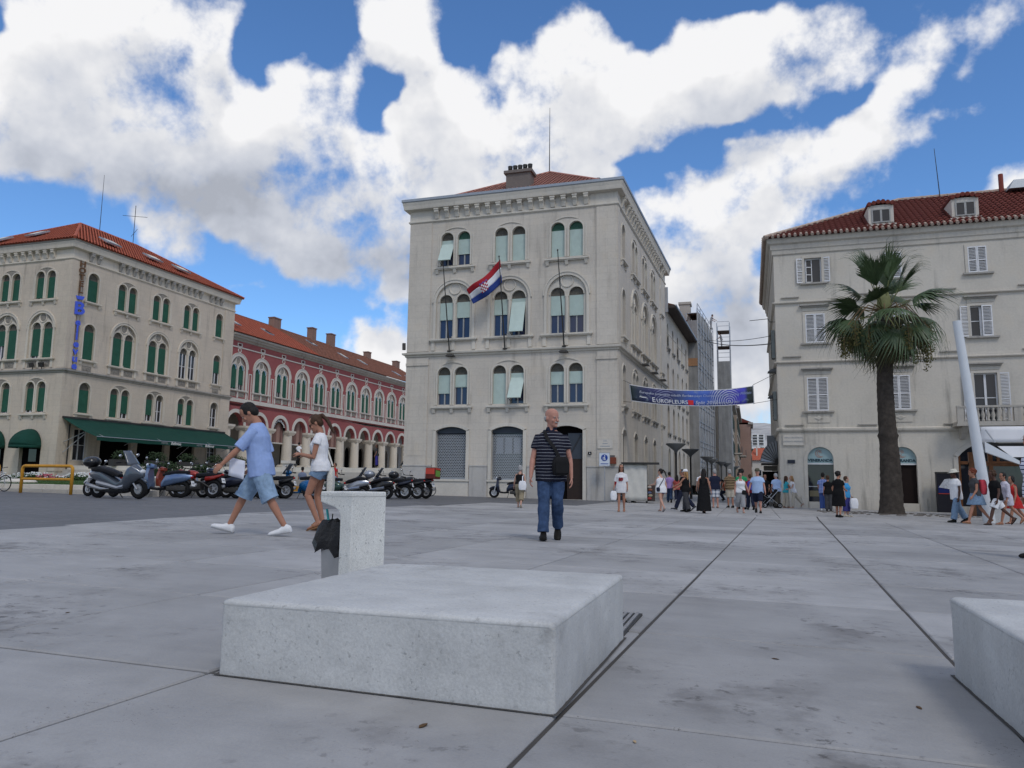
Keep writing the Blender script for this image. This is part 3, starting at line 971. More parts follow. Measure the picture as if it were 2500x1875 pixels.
def light_parts(win, dx, hw, zb, zt, rise, y, style, state, fan=True):
 """glass, frame, fanlight and blind of one light. state: closed share of the blind, 'open', or ('tilt', share)"""
 st = STYLE[style]
 rr = hw if rise is None else rise
 zs = zt - rr
 if fan and rise != 0:
  zf = zs - .06
  def mk():
   mb = MB()
   a, _ = arch_pts(0, hw, rr, rise, 9)
   poly = [(-hw, -.06), (hw, -.06)] + a
   mb.prism(poly, 0, .03)
   for k in range(1, 6):
    an = PI * k / 6
    mb.box(.10, hw * .93, -.018, 0, -.008, .008, Matrix.Rotation(-an, 4, 'Y'))
   mb.torus((0, -.005, 0), hw * .42, .014, 'y', 10, 4, 0, PI)
   mb.torus((0, -.005, 0), hw * .92, .02, 'y', 12, 4, 0, PI)
   mb.box(-hw, hw, -.03, .02, -.10, -.05)
   return mb.mesh('fanlight', M[st['fan']])
  put('fanlight', cached(('fan', hw, rise, st['fan']), mk), win, (dx, y, zs))
 else:
  zf = zt
 h = zf - zb
 gm = st['glass']
 put('glass_pane', cached(('pane', hw, round(h, 2), gm), lambda: MB().box(-hw, hw, .02, .03, 0, h).mesh('glass_pane', M[gm])), win, (dx, y, zb))
 def fr():
  mb = MB()
  w = .045
  mb.box(-hw, -hw + w, -.03, .02, 0, h); mb.box(hw - w, hw, -.03, .02, 0, h)
  mb.box(-hw + w, hw - w, -.03, .02, 0, w); mb.box(-.04, .04, -.035, .02, w, h)
  if st.get('bars'):
   mb.box(-hw + w, -.04, -.02, .02, h * .5 - .02, h * .5 + .02); mb.box(.04, hw - w, -.02, .02, h * .5 - .02, h * .5 + .02)
  return mb.mesh('window_frame', M[st['frame']])
 put('window_frame', cached(('fr', hw, round(h, 2), st['frame']), fr), win, (dx, y, zb))
 if state == 'open':
  return
 if isinstance(state, tuple):
  share, out = state[1], state[2]
  hb = h * share
  up = h * (1 - share) * .55
  if share < .9 and up > .12:
   put('roller_blind', blind_mesh(hw - .01, up, M[st['blind']]), win, (dx, y - .07, zf))
  ang = R(out)
  L = h - up - .12
  mb = MB()
  mb.box(-hw + .01, hw - .01, -.02, .02, -L, 0)
  mb.box(-hw + .01, hw - .01, -.03, .03, -L - .03, -L)
  o = put('roller_blind', cached(('tilt', hw, round(L, 2)), lambda: mb.mesh('roller_blind', M[st['blind']])), win, (dx, y - .08, zf - up))
  o.rotation_euler = (-ang, 0, 0)
  for s in (-1, 1):
   put('awning_arm', cached(('arm', round(L, 2), out), lambda: MB().bar((0, 0, 0), (0, -math.sin(ang) * L, .15), .012).mesh('awning_arm', M['iron'])), win, (dx + s * (hw - .03), y - .06, zf - up - math.cos(ang) * L - .15))
  return
 if state > 0:
  hb = h * state
  put('roller_blind', blind_mesh(hw - .01, round(hb, 2), M[st['blind']]), win, (dx, y - .07, zf))


STYLE = {
 'c': dict(fan='fan_c', glass='glass_blue', frame='frame_grey', blind='blind_w'),
 'cg': dict(fan='fan_g', glass='glass_blue', frame='frame_grey', blind='blind_w'),
 'l': dict(fan='fan_c', glass='glass', frame='frame_w', blind='blind_g', bars=True),
 'r': dict(fan='blind_g', glass='glass', frame='frame_grey', blind='blind_g', bars=True),
 's': dict(fan='fan_d', glass='glass', frame='iron', blind='blind_w'),
}


def jambs(mb, cx, hw, zb, zt, w, rise=None, pr=.045):
 """raised moulding round an opening"""
 o, zs = arch_pts(cx, hw + w, zt + w, None if rise is None else rise + w * .5, 12)
 i, zs2 = arch_pts(cx, hw, zt, rise, 12)
 if rise is not None:
  o = [(cx + (p[0] - cx), p[1]) for p in o]
 mb.strip(o, i, -pr, .004)
 for s in (-1, 1):
  a, b_ = sorted((cx + s * hw, cx + s * (hw + w)))
  mb.box(a, b_, -pr, .004, zb, min(i[0][1], o[0][1]) - .002)


def sill(mb, hw, z, brackets=(-1, 0, 1), d=.20):
 mb.box(-hw, hw, -d, .003, z - .10, z)
 mb.box(-hw + .05, hw - .05, -d * .7, .003, z - .16, z - .102)
 for s in brackets:
  x = s * (hw - .16)
  mb.loft([[(x - .10, -d * .75, z - .162), (x + .10, -d * .75, z - .162), (x + .10, .003, z - .162), (x - .10, .003, z - .162)],
     [(x - .09, -d * .35, z - .40), (x + .09, -d * .35, z - .40), (x + .09, .003, z - .40), (x - .09, .003, z - .40)]])


def twin_plain(bld, loc, rz, zb, zt, style, states, trim, hole_y=.20, dxl=.565, hw=.43, relief=False):
 def mk():
  mb = MB()
  for s in (-1, 1):
   jambs(mb, s * dxl, hw, zb, zt, .105)
  # flat arch label linking the two heads
  o, _ = arch_pts(0, .80, zt + .33, .22, 12)
  i, _ = arch_pts(0, .80, zt + .27, .22, 12)
  mb.strip(o, i, -.05, .004)
  for s in (-1, 1):
   mb.box(s * 1.18 - .045, s * 1.18 + .045, -.03, .004, zb, zt - hw + .25)
  sill(mb, 1.36, zb - .10)
  return mb.mesh('window', M[trim])
 w = put('window', cached(('twin', zb, zt, trim, dxl, hw), mk), bld, loc, rz)
 if relief:
  def rl():
   mb = MB()
   a, _ = arch_pts(0, .56, zt + .24, .16, 10)
   low = [(-.56 + k * .112, zt + .02 - .40 * max(0, 1 - abs(-.56 + k * .112) / .30)) for k in range(11)]
   mb.prism(list(reversed(a)) + list(reversed(low)), -.012, .003)
   return mb.mesh('relief_panel', M['relief'])
  put('relief_panel', cached(('rel3', zt), rl), w)
 for s, st in zip((-1, 1), states):
  light_parts(w, s * dxl, hw, zb, zt, None, hole_y, style[1] if isinstance(style, list) and s > 0 else (style[0] if isinstance(style, list) else style), st)
 return w


def twin_tracery(bld, loc, rz, zb, zt, style, states, trim, Rb=1.22, ztop=13.08, band=.17, relief=None, panels=True, dxl=.575, hw=.445, base=None):
 """big arch: two lights under a roundel"""
 def mk():
  mb = MB()
  # tracery plate set back inside the big arch
  big = opening(0, Rb, zb, ztop, None, 16)
  holed(mb, big, [opening(s * dxl, hw, zb + .0015, zt) for s in (-1, 1)], .10, .10)
  for s in (-1, 1):
   o, _ = arch_pts(s * dxl, hw + .09, zt + .09, None, 12)
   i, _ = arch_pts(s * dxl, hw, zt, None, 12)
   mb.strip(o, i, .045, .102)
  mb.torus((0, .09, zt + .38), .36, .055, 'y', 22, 6)
  # mullion with capital
  mb.box(-.13, .13, .03, .12, zt - hw - .12, zt - hw + .02)
  mb.tube([(0, .07, zb), (0, .07, zt - hw - .12)], .085, 8)
  mb.box(-.13, .13, .0, .12, zb, zb + .16)
  # archivolts
  for k, (r0, r1, y0) in enumerate(((Rb, Rb + band, -.07), (Rb + band, Rb + band + .07, -.11))):
   o, _ = arch_pts(0, r1, ztop + (r1 - Rb), None, 20)
   i, _ = arch_pts(0, r0, ztop + (r0 - Rb), None, 20)
   mb.strip(o, i, y0, .004)
  for s in (-1, 1):
   x0, x1 = sorted((s * (Rb + .001), s * (Rb + band)))
   mb.box(x0, x1, -.07, .004, zb, ztop - Rb - .002)
  mb.box(-Rb - .38, Rb + .38, -.20, .003, zb - .10, zb)
  mb.box(-Rb - .33, Rb + .33, -.15, .003, zb - .16, zb - .102)
  if panels:
   zl = (base if base is not None else zb - .72)
   for x in (-1.36, 0, 1.36):
    mb.box(x - .11, x + .11, -.07, .003, zl, zb - .162)
  return mb.mesh('window', M[trim])
 w = put('window', cached(('trac', zb, zt, trim, Rb, band, panels), mk), bld, loc, rz)
 if relief:
  def rl():
   mb = MB()
   mb.ell((0, .10, zt + .38), (.30, .03, .30), 14, 6)
   for s in (-1, 1):
    pts = []
    for k in range(9):
     a = R(18 + 54 * k / 8)
     pts.append((s * Rb * .97 * math.cos(a), ztop - Rb + Rb * .97 * math.sin(a)))
    inn = [(s * .40, zt + .60), (s * .46, zt + .36), (s * .72, zt + .13), (s * 1.02, zt - .05)]
    poly = pts + inn
    mb.prism(poly if s > 0 else list(reversed(poly)), .085, .10)
   return mb.mesh('relief_panel', M['relief'])
  put('relief_panel', cached(('relt', zt), rl), w)
  for s in (-1, 1):
   def pl():
    mb = MB()
    mb.box(-.44, .44, -.012, .003, -.25, .25)
    mb.ell((-.18, -.012, 0), (.2, .03, .17), 8, 5); mb.ell((.18, -.012, 0), (.2, .03, .17), 8, 5); mb.ell((0, -.012, .03), (.10, .05, .14), 8, 5)
    return mb.mesh('relief_panel', M['relief'])
   put('relief_panel', cached('relp', pl), w, (s * .66, 0, zb - .44))
 for s, st in zip((-1, 1), states):
  light_parts(w, s * dxl, hw, zb + .002, zt, None, .22, style, st)
 return w


def single_win(bld, loc, rz, zb, zt, style, state, trim, hw=.52, rise=None, relief=False, fan=True):
 def mk():
  mb = MB()
  jambs(mb, 0, hw, zb, zt, .12, rise)
  if zb > 3:
   sill(mb, hw + .30, zb - .06, (-1, 1))
  return mb.mesh('window', M[trim])
 w = put('window', cached(('single', zb, zt, trim, hw, rise), mk), bld, loc, rz)
 if relief:
  def pl():
   mb = MB()
   mb.box(-.44, .44, -.012, .003, -.25, .25)
   mb.ell((-.18, -.012, 0), (.2, .03, .17), 8, 5); mb.ell((.18, -.012, 0), (.2, .03, .17), 8, 5); mb.ell((0, -.012, .03), (.10, .05, .14), 8, 5)
   return mb.mesh('relief_panel', M['relief'])
  put('relief_panel', cached('relp', pl), w, (0, 0, zb - .74))
 light_parts(w, 0, hw, zb, zt, rise, .20, style, state, fan)
 return w


def offset_poly(poly, d):
 """ccw footprint pushed outwards"""
 n = len(poly)
 out = []
 for i in range(n):
  p0, p1, p2 = Vector(poly[i - 1]), Vector(poly[i]), Vector(poly[(i + 1) % n])
  a, b_ = (p1 - p0).normalized(), (p2 - p1).normalized()
  na, nb = Vector((a.y, -a.x)), Vector((b_.y, -b_.x))
  k = (na + nb)
  k = k / max(.2, k.dot(na))
  out.append(tuple(p1 + k * d))
 return out


def band(name, parent, poly, prof, m_):
 mb = MB()
 mb.loft([[(*p, z) for p in offset_poly(poly, off)] for off, z in prof])
 return mb.obj(name, m_, parent)


def bracket_mesh(m_):
 def f():
  mb = MB()
  prof = [(0.0, 0.0), (-.08, .02), (-.12, .14), (-.17, .30), (-.29, .42), (-.29, .64), (0, .64)]
  n = len(prof)
  for x0, x1 in ((-.13, .13),):
   vs = [(x0, p[0], p[1]) for p in prof] + [(x1, p[0], p[1]) for p in prof]
   fs = [tuple(range(n - 1, -1, -1)), tuple(range(n, 2 * n))] + [(i, (i + 1) % n, (i + 1) % n + n, i + n) for i in range(n)]
   mb.add(vs, fs)
  mb.box(-.16, .16, -.32, .0, .56, .645)
  return mb.mesh('bracket', m_)
 return cached(('bracket', m_.name), f)


def tile_plane(mb, E0, a, b, n, W, Lmax, k0, k1, pitch=.30, row=.40, h=.07, s_from=0.0):
 """rows of half-round tiles on a roof slope, clipped at the hips"""
 E0, a, b, n = map(Vector, (E0, a, b, n))
 cnt = int(W / pitch)
 for i in range(cnt):
  s = s_from + (i + .5) * W / cnt
  L = Lmax
  if k0 is not None: L = min(L, s * k0)
  if k1 is not None: L = min(L, (W - s) * k1)
  r = int(L / row)
  for j in range(r + 1):
   t0, t1 = j * row, min((j + 1) * row, L)
   if t1 - t0 < .05:
    continue
   ring = []
   for t, lift in ((t0, .045), (t1, .0)):
    ring.append([E0 + a * (s + dx * pitch) + b * t + n * (z * h + lift + .01) for dx, z in ((-.47, -.1), (-.27, .75), (0, 1.0), (.27, .75), (.47, -.1))])
   mb.grid(ring)


def hip_roof(parent, x0, x1, y0, y1, ze, zr, m_tile, m_base, ridge_inset=None, cap=None, pitch=.30):
 w = (x1 - x0) / 2
 ins = ridge_inset if ridge_inset is not None else w
 cx = (x0 + x1) / 2
 A, B, C, D = (x0, y0, ze), (x1, y0, ze), (x1, y1, ze), (x0, y1, ze)
 P, Q = (cx, y0 + ins, zr), (cx, y1 - ins, zr)
 mb = MB()
 mb.add([A, B, C, D, P, Q], [(0, 1, 4), (1, 2, 5, 4), (2, 3, 5), (3, 0, 4, 5), (3, 2, 1, 0)])
 roof = mb.obj('roof', m_base, parent)
 rise = zr - ze
 tl = MB()
 def plane(E0, a, run, W, k0, k1, Lm):
  a = Vector(a)
  inw = Vector((-a.y, a.x, 0))
  sl = math.hypot(run, rise)
  bvec = (inw * run + Vector((0, 0, rise))) / sl
  nrm = a.cross(bvec)
  tile_plane(tl, E0, a, bvec, nrm, W, Lm, k0, k1, pitch)
 sf, ss = math.hypot(ins, rise), math.hypot(w, rise)
 plane(A, (1, 0, 0), ins, 2 * w, sf / w, sf / w, sf)
 plane(B, (0, 1, 0), w, y1 - y0, ss / ins, ss / ins, ss)
 plane(D, (0, -1, 0), w, y1 - y0, ss / ins, ss / ins, ss)
 o = tl.obj('roof_tiles', m_tile, roof, smooth='auto')
 o['kind'] = 'stuff'
 rc = MB()
 for p, q in ((A, P), (B, P), (C, Q), (D, Q), (P, Q)):
  p, q = Vector(p), Vector(q)
  L = (q - p).length
  k = int(L / .45)
  for i in range(k):
   u, v = p.lerp(q, i / k), p.lerp(q, (i + 1.08) / k)
   rc.tube([u + Vector((0, 0, .03)), v + Vector((0, 0, .06))], [.13, .105], 6)
 o = rc.obj('ridge_tiles', cap or m_tile, roof)
 o['kind'] = 'stuff'
 return roof


# ================================================================== CENTRAL BUILDING
X0, X1, Y0 = -20.7, -7.2, 43.0  # scene positions back-projected from image pixels beforehand, baked in as metres
SL = .0365                                                # the street side runs slightly askew
YB = 62.4
RZ = PI / 2 - math.atan(SL)                               # rotation of the street facade frame
CORNICE = [(.012, 17.16), (.10, 17.24), (.10, 17.32), (.03, 17.36), (.03, 17.98), (.34, 18.06), (.36, 18.16), (.38, 18.30), (.42, 18.44), (.43, 18.52)]
GUTTER = [(.42, 18.521), (.48, 18.56), (.48, 18.72), (.43, 18.74)]
STRING = [(.012, 8.38), (.07, 8.42), (.09, 8.50), (.22, 8.56), (.24, 8.66), (.012, 8.72)]


def central_building():
 t = thing('corner_building', 'grey beige four storey palace with roller blinds, three flagpoles and round-arched twin windows', 'building', (X0, Y0, 0))
 W, L = X1 - X0, (YB - Y0)
 zl = -.8
 poly = [(0, 0), (W, 0), (W + SL * L, L), (0, L)]
 cs = [17.47 - 14.29 + 0, 0, 0]
 cs = [3.18, 6.81, 10.43]
 # front wall
 holes = []
 for c in cs:
  for s in (-1, 1):
   holes.append(opening(c + s * .565, .43, 14.22, 16.41))
   holes.append(opening(c + s * .565, .43, 5.34, 7.71))
  holes.append(opening(c, 1.22, 9.5, 13.08, None, 16))
 for c in cs[:2]:
  holes.append(opening(c, 1.0, .78, 3.98, .25))
 holes.append(opening(cs[2], 1.0, -.30, 3.98, .25))
 mb = MB()
 holed(mb, rect(0, W, zl, 17.4), holes, 0, .30)
 mb.obj('front_wall', M['stone_c'], t)
 # side wall towards the street
 Ls = math.hypot(L, SL * L)
 bays = [1.75, 5.55, 9.35, 13.1, 17.2]
 kinds = ['s', 't', 't', 't', 's']
 holes = []
 for c, k in zip(bays, kinds):
  if k == 't':
   for s in (-1, 1):
    holes.append(opening(c + s * .565, .43, 14.22, 16.41))
    holes.append(opening(c + s * .565, .43, 5.34, 7.71))
   holes.append(opening(c, 1.22, 9.5, 13.08, None, 16))
  else:
   for zb, zt in ((14.22, 16.5), (9.5, 12.4), (5.34, 7.75)):
    holes.append(opening(c, .5, zb, zt))
  holes.append(opening(c, .62, -.1 if k == 't' else 1.6, 3.85, .35))
 mb = MB()
 holed(mb, rect(0, Ls, zl, 17.4), holes, 0, .30)
 mb.obj('side_wall', M['stone_c'], t, loc=(W, 0, 0), rz=RZ)
 mb = MB()
 mb.add([(0, 0, zl), (0, L, zl), (0, L, 17.4), (0, 0, 17.4), (W + SL * L, L, zl), (W + SL * L, L, 17.4)], [(0, 1, 2, 3), (1, 4, 5, 2)])
 mb.obj('rear_wall', M['stone_c'], t)
 # windows of the front
 st3 = [(('tilt', .74, 27), .56), (1.0, 1.0), (1.0, .96)]
 sty3 = [['c', 'cg'], 'c', 'cg']
 st2 = [(.46, .42), (.40, ('tilt', .82, 17)), (.50, .52)]
 st1 = [(.60, .40), (1.0, ('tilt', .72, 30)), (.40, .38)]
 for i, c in enumerate(cs):
  twin_plain(t, (c, 0, 0), 0, 14.22, 16.41, sty3[i], st3[i], 'trim_c')
  twin_tracery(t, (c, 0, 0), 0, 9.5, 12.35, 'c', st2[i], 'trim_c')
  twin_plain(t, (c, 0, 0), 0, 5.34, 7.71, 'c', st1[i], 'trim_c')
 for i, (c, k) in enumerate(zip(bays, kinds)):
  p = (W + math.cos(RZ) * c, math.sin(RZ) * c, 0)
  if k == 't':
   twin_plain(t, p, RZ, 14.22, 16.41, 's', ('open', .3), 'trim_c')
   twin_tracery(t, p, RZ, 9.5, 12.35, 's', (.3, 'open'), 'trim_c')
   twin_plain(t, p, RZ, 5.34, 7.71, 's', ('open', .25), 'trim_c')
  else:
   for zb, zt in ((14.22, 16.5), (9.5, 12.4), (5.34, 7.75)):
    single_win(t, p, RZ, zb, zt, 's', 'open', 'trim_c', .5)
  single_win(t, p, RZ, -.1 if k == 't' else 1.6, 3.85, 's', 'open', 'trim_c', .62, .35, fan=False)
 # ground floor: two shop windows behind perforated roller grilles and the entrance
 for i, c in enumerate(cs):
  zb = .78 if i < 2 else -.30
  mb = MB()
  jambs(mb, 0, 1.0, zb if i < 2 else -.6, 3.98, .20, .25, .08)
  if i < 2:
   mb.box(-1.25, 1.25, -.10, .003, .66, .775)
   mb.box(-1.18, 1.18, -.035, .003, -.6, .658)
  w = mb.obj('shop_window' if i < 2 else 'entrance', M['trim_c'], t, loc=(c, 0, 0))
  if i < 2:
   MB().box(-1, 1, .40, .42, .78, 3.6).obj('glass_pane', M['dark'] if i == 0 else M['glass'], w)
   for k in range(3):
    MB().box(-.78 + k * .56, -.34 + k * .56, .285, .29, 2.35, 3.3).obj('notice', mm('faded_poster', (.50, .55, .62), .8), w) if i == 1 else None
   MB().prism([(-1, 3.58), (1, 3.58)] + arch_pts(0, 1.0, 3.97, .25)[0], .17, .30).obj('grille_box', mm('blue_grey_paint', (.045, .055, .07), .5, .1), w)
   # perforated curtain of the grille: round holes in a hexagonal net
   mb = MB()
   px, pz = .112, .097
   nx, nz = int(2.0 / px), int(2.76 / pz)
   for jz in range(nz):
    for ix in range(nx + (jz % 2)):
     x = -1 + (ix + .5 - .5 * (jz % 2)) * px + .002
     z = .80 + (jz + .5) * pz
     ho = []; hi = []
     for k in range(6):
      a = PI / 6 + k * PI / 3
      ho.append((max(-1, min(1, x + px * .577 * math.cos(a))), .20, z + px * .577 * math.sin(a)))
      hi.append((max(-1, min(1, x + .041 * math.cos(a))), .205, z + .041 * math.sin(a)))
     mb.add(ho + hi, [(k, (k + 1) % 6, (k + 1) % 6 + 6, k + 6) for k in range(6)])
   g = mb.obj('grille_curtain', mm('grille_aluminium', (.36, .38, .40), .5, .1, 5, metal=.3), w)
   g['kind'] = 'stuff'
   MB().box(-1, 1, .18, .24, .78, .86).obj('grille_rail', M['steel'], w)
  else:
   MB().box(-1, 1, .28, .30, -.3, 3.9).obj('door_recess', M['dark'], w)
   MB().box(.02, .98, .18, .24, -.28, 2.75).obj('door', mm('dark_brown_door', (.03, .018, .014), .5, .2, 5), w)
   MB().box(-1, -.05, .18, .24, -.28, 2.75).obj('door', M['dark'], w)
   MB().box(.08, .92, .16, .20, 2.05, 3.55).obj('transom_grille', mm('blue_grey_paint', (.045, .055, .07), .5, .1), w)
   for k in range(-3, 4):
    MB().bar((-.0, .15, 2.1), (.75, .15, 3.45), .012).obj('grille_bar', M['iron'], w, loc=(.1 + k * .02, 0, 0)) if k in (-1, 2) else None
 # pilaster strips at the corners, string course, plinth, cornice
 pil = []
 mb = MB()
 for x0, x1 in ((.02, 1.55), (W - 1.25, W - .02)):
  mb.box(x0, x1, -.06, .004, 1.62, 8.36)
  mb.box(x0, x1, -.06, .004, 8.75, 17.14)
  mb.box(x0 - .01, x1 + .01, -.12, .004, 7.85, 8.02)
  mb.box(x0 + .22, x1 - .22, -.075, -.05, 2.2, 7.6)
 for x0, x1 in ((-.06, .55), (Ls - 2.6, Ls - .02)):
  k = len(mb.v)
  mb.box(x0 if x0 > 0 else .0, x1, -.055, .004, 1.62, 8.36)
  mb.box(x0 if x0 > 0 else .0, x1, -.055, .004, 8.75, 17.14)
  mb.xf(Matrix.Translation((W, 0, 0)) @ Matrix.Rotation(RZ, 4, 'Z'), k)
 pil.append((mb, M['stone_c']))
 for mb_, m_ in pil:
  split_boxes(mb_, 'pilaster', m_, t)
 band('string_course', t, poly, STRING, M['trim_c'])
 band('cornice', t, poly, CORNICE, M['trim_c'])
 band('gutter', t, poly, GUTTER, M['lead'])
 # plinth in pieces between the openings
 mb = MB()
 for x0, x1 in ((-.05, 1.93), (4.43, 5.56), (8.06, 9.20), (11.66, W + .05)):
  mb.box(x0, x1, -.07, .004, zl, 1.56)
  mb.box(x0, x1, -.10, .004, 1.561, 1.64)
 split_boxes(mb, 'plinth', stone_mat('plinth_stone', (.47, .45, .42), stain=(.17, .15, .135), amount=.75, joint=.04), t, 2)
 bm_ = bracket_mesh(M['trim_c'])
 for k in range(15):
  put('bracket', bm_, t, (1.89 + k * .697, -.032, 17.36))
 for k in range(24):
  s = 1.1 + k * .72
  if k in (1, 21): continue
  put('bracket', bm_, t, (W + math.cos(RZ) * s + .03, math.sin(RZ) * s, 17.36), RZ)
 roof = hip_roof(t, .4, W + .1, .4, L + .2, 18.6, 23.5, M['tile_pink'], M['tile_pink'], 8.4, M['tile_pink'])
 # chimney stack with a row of pots
 ch = MB().box(-.85, .85, -.45, .45, 0, 1.75).box(-.98, .98, -.58, .58, 1.75, 1.95).obj('chimney', stone_mat('sooty_brick', (.19, .165, .15), amount=.5, course=.08, block=.24, joint=.12), t, loc=(6.36, 3.4, 19.45))
 for k in range(5):
  mb = MB()
  mb.tube([(0, 0, 0), (0, 0, .24), (0, 0, .27), (0, 0, .50)], [.10, .10, .15, .17], 8)
  mb.obj('chimney_pot', M['iron'], ch, loc=(-.7 + k * .35, 0, 1.95))
 ch = MB().box(-.5, .5, -.4, .4, 0, .9).box(-.6, .6, -.5, .5, .9, 1.05).obj('chimney', M['tile_pink'], t, loc=(10.6, 9.0, 21.4))
 MB().tube([(0, 0, 0), (0, 0, .3)], [.15, .2], 8).obj('chimney_pot', M['iron'], ch, loc=(0, 0, 1.05))
 MB().tube([(7.0, 8.7, 23.3), (7.0, 8.7, 28.6)], [.04, .015], 5).obj('lightning_rod', M['iron'], t)
 return t

central = central_building()

# flagpoles leaning out from the string course
pol = []
for i, (x, o, lab) in enumerate(((-17.68, 1.6, 'thin bare dark flagpole above the left shop window'), (-14.05, 1.61, 'thin dark flagpole carrying the striped flag'), (-10.36, 1.91, 'thin bare dark flagpole nearest the street corner'))):
 t = thing('flagpole', lab, 'flagpole', (x, 43 - .12, 8.72), 0, 'flagpoles on the central facade')
 MB().tube([(0, -.10, -.1), (0, -o + .12, 5.30)], [.045, .025], 7).obj('pole', M['iron'], t)
 MB().box(-.12, .12, -.18, .05, -.08, .0).obj('pole_socket', M['iron'], t)
 MB().bar((0, -.36, .85), (0, .12, .85), .02).obj('stay', M['iron'], t)
 MB().ell((0, -o + .12, 5.33), (.05, .05, .06), 6, 5).obj('finial', M['iron'], t)
# flag: three bands and a chequered shield
t = thing('flag', 'red white and blue flag with chequered shield flying from the middle pole', 'flag', (-14.05, 41.62, 0))
def flag_pt(u, v):
 """u along the fly 0..1, v down the hoist 0..1"""
 top = Vector((0, 0, 13.92)).lerp(Vector((-2.22, .15, 12.25)), u)
 bot = Vector((.06, .26, 12.52)).lerp(Vector((-1.80, .25, 11.40)), u)
 p = top.lerp(bot, v)
 p.y += .13 * math.sin(u * 7 + v * 2.2) * min(1, u * 3)
 p.z += -.16 * math.sin(u * PI) + .05 * math.sin(u * 9 + v)
 return p
fm = [mat('flag_red', (.38, .02, .03), .8, .05), mat('flag_white', (.70, .70, .72), .8, .05), mat('flag_blue', (.02, .045, .20), .8, .05)]
for k in range(3):
 mb = MB()
 rows = [[flag_pt(i / 24, (k + j / 4) / 3) for i in range(25)] for j in range(5)]
 mb.grid(rows)
 o = mb.obj('flag_stripe', fm[k], t, smooth=True)
 sd = o.modifiers.new('t', 'SOLIDIFY'); sd.thickness = .008
sh = MB()
for a in range(5):
 for c in range(5):
  sh.cur = (a + c) % 2
  u0, v0 = .40 + a * .045, .30 + c * .088
  q = [flag_pt(u0, v0), flag_pt(u0 + .045, v0), flag_pt(u0 + .045, v0 + .088), flag_pt(u0, v0 + .088)]
  sh.add([p + Vector((0, -.018, 0)) for p in q], [(0, 1, 2, 3)])
for a in range(5):
 sh.cur = 2
 u0 = .40 + a * .045
 sh.add([flag_pt(u0, .28) + Vector((0, -.018, 0)), flag_pt(u0 + .045, .28) + Vector((0, -.018, 0)), flag_pt(u0 + .03, .17 + .03 * (a % 2)) + Vector((0, -.018, 0))], [(0, 1, 2)])
sh.obj('shield', [fm[0], fm[1], mat('shield_blue', (.08, .12, .42), .8, 0)], t)

# floodlights on the string course
for (x, y, z, rz, lab) in ((-20.95, 43.1, 8.95, .6, 'small floodlight on the far left end of the central string course'), (-17.55, 42.72, 8.3, 0, 'flat lamp under the string course by the left bare flagpole'), (-10.35, 42.72, 8.28, 0, 'flat lamp under the string course by the flagpole near the corner'),
      (-6.4, 48.3, 8.2, 1.5, 'nearest dark lamp under the string course of the street side'), (-6.25, 52.1, 8.2, 1.5, 'middle dark lamp under the string course of the street side'), (-6.1, 55.9, 8.2, 1.5, 'farthest dark lamp under the string course of the street side')):
 t = thing('floodlight', lab, 'floodlight', (x, y, z), rz, 'floodlights on the central building')
 if z > 8.7:
  MB().box(-.10, .10, -.12, .06, 0, .42, Matrix.Rotation(-.25, 4, 'X')).obj('lamp_housing', M['iron'], t)
 else:
  mb = MB()
  mb.loft([[(-.26, -.34, 0), (.26, -.34, 0), (.26, .10, 0), (-.26, .10, 0)], [(-.18, -.26, .13), (.18, -.26, .13), (.18, .10, .13), (-.18, .10, .13)]])
  mb.obj('lamp_housing', M['iron'], t)
 MB().bar((0, 0, .05), (0, .25, .1), .025).obj('lamp_arm', M['iron'], t)

# plaques, house number, pole sign and leaning notice boards near the corner
def board(name, lab, cat, x, y, z, w, h, m_, rz=0.0, d=.03, frame=None, group=None):
 t = thing(name, lab, cat, (x, y, z), rz, group)
 MB().box(-w / 2, w / 2, -d, 0, -h / 2, h / 2).obj('board', m_, t)
 if frame:
  f = MB()
  e = .03
  f.box(-w / 2 - e, w / 2 + e, -d - .012, -.004, h / 2, h / 2 + e); f.box(-w / 2 - e, w / 2 + e, -d - .012, -.004, -h / 2 - e, -h / 2)
  f.box(-w / 2 - e, -w / 2, -d - .012, -.004, -h / 2, h / 2); f.box(w / 2, w / 2 + e, -d - .012, -.004, -h / 2, h / 2)
  f.obj('board_frame', frame, t)
 return t

white_b = mm('white_board', (.66, .66, .66), .6, .06)
t = board('street_plaque', 'pale rectangular stone plaque with three faint lines above the road sign', 'plaque', -7.95, 42.93, 2.93, .84, .52, M['white_stucco'], frame=M['trim_c'])
for k, w in enumerate((.2, .3, .55)):
 MB().box(-w / 2, w / 2, -.034, -.028, .12 - k * .15, .16 - k * .15).obj('inscription', M['grey_text'], t)
t = board('house_number', 'small black house number plate on the wall beside the entrance', 'number plate', -8.85, 42.94, 2.37, .20, .17, M['black_plastic'])
put('numeral', text_mesh('4', .15, M['white_text']), t, (0, -.036, -.055))
t = board('wall_plaque', 'tall dark plaque pair on the wall left of the entrance', 'plaque', -12.05, 42.94, 2.15, .5, .42, M['iron'])
MB().box(-.25, .25, -.03, 0, -.75, -.28).obj('board', M['iron'], t)
t = board('mail_box', 'reddish brown box with grey top fixed to the corner', 'box', -7.55, 42.93, 1.95, .48, .36, mm('brick_red_paint', (.22, .06, .035), .6, .15), d=.20)
MB().box(-.22, .16, -.18, -.02, .182, .30).obj('box_top', mm('box_grey', (.12, .11, .11), .7), t)
t = thing('road_sign', 'blue round pedestrian sign on a white board atop a thin post', 'road sign', (-7.85, 42.2, G(-7.85, 42.2)))
MB().tube([(0, 0, 0), (0, 0, 2.15)], .03, 7).obj('post', M['metal'], t)
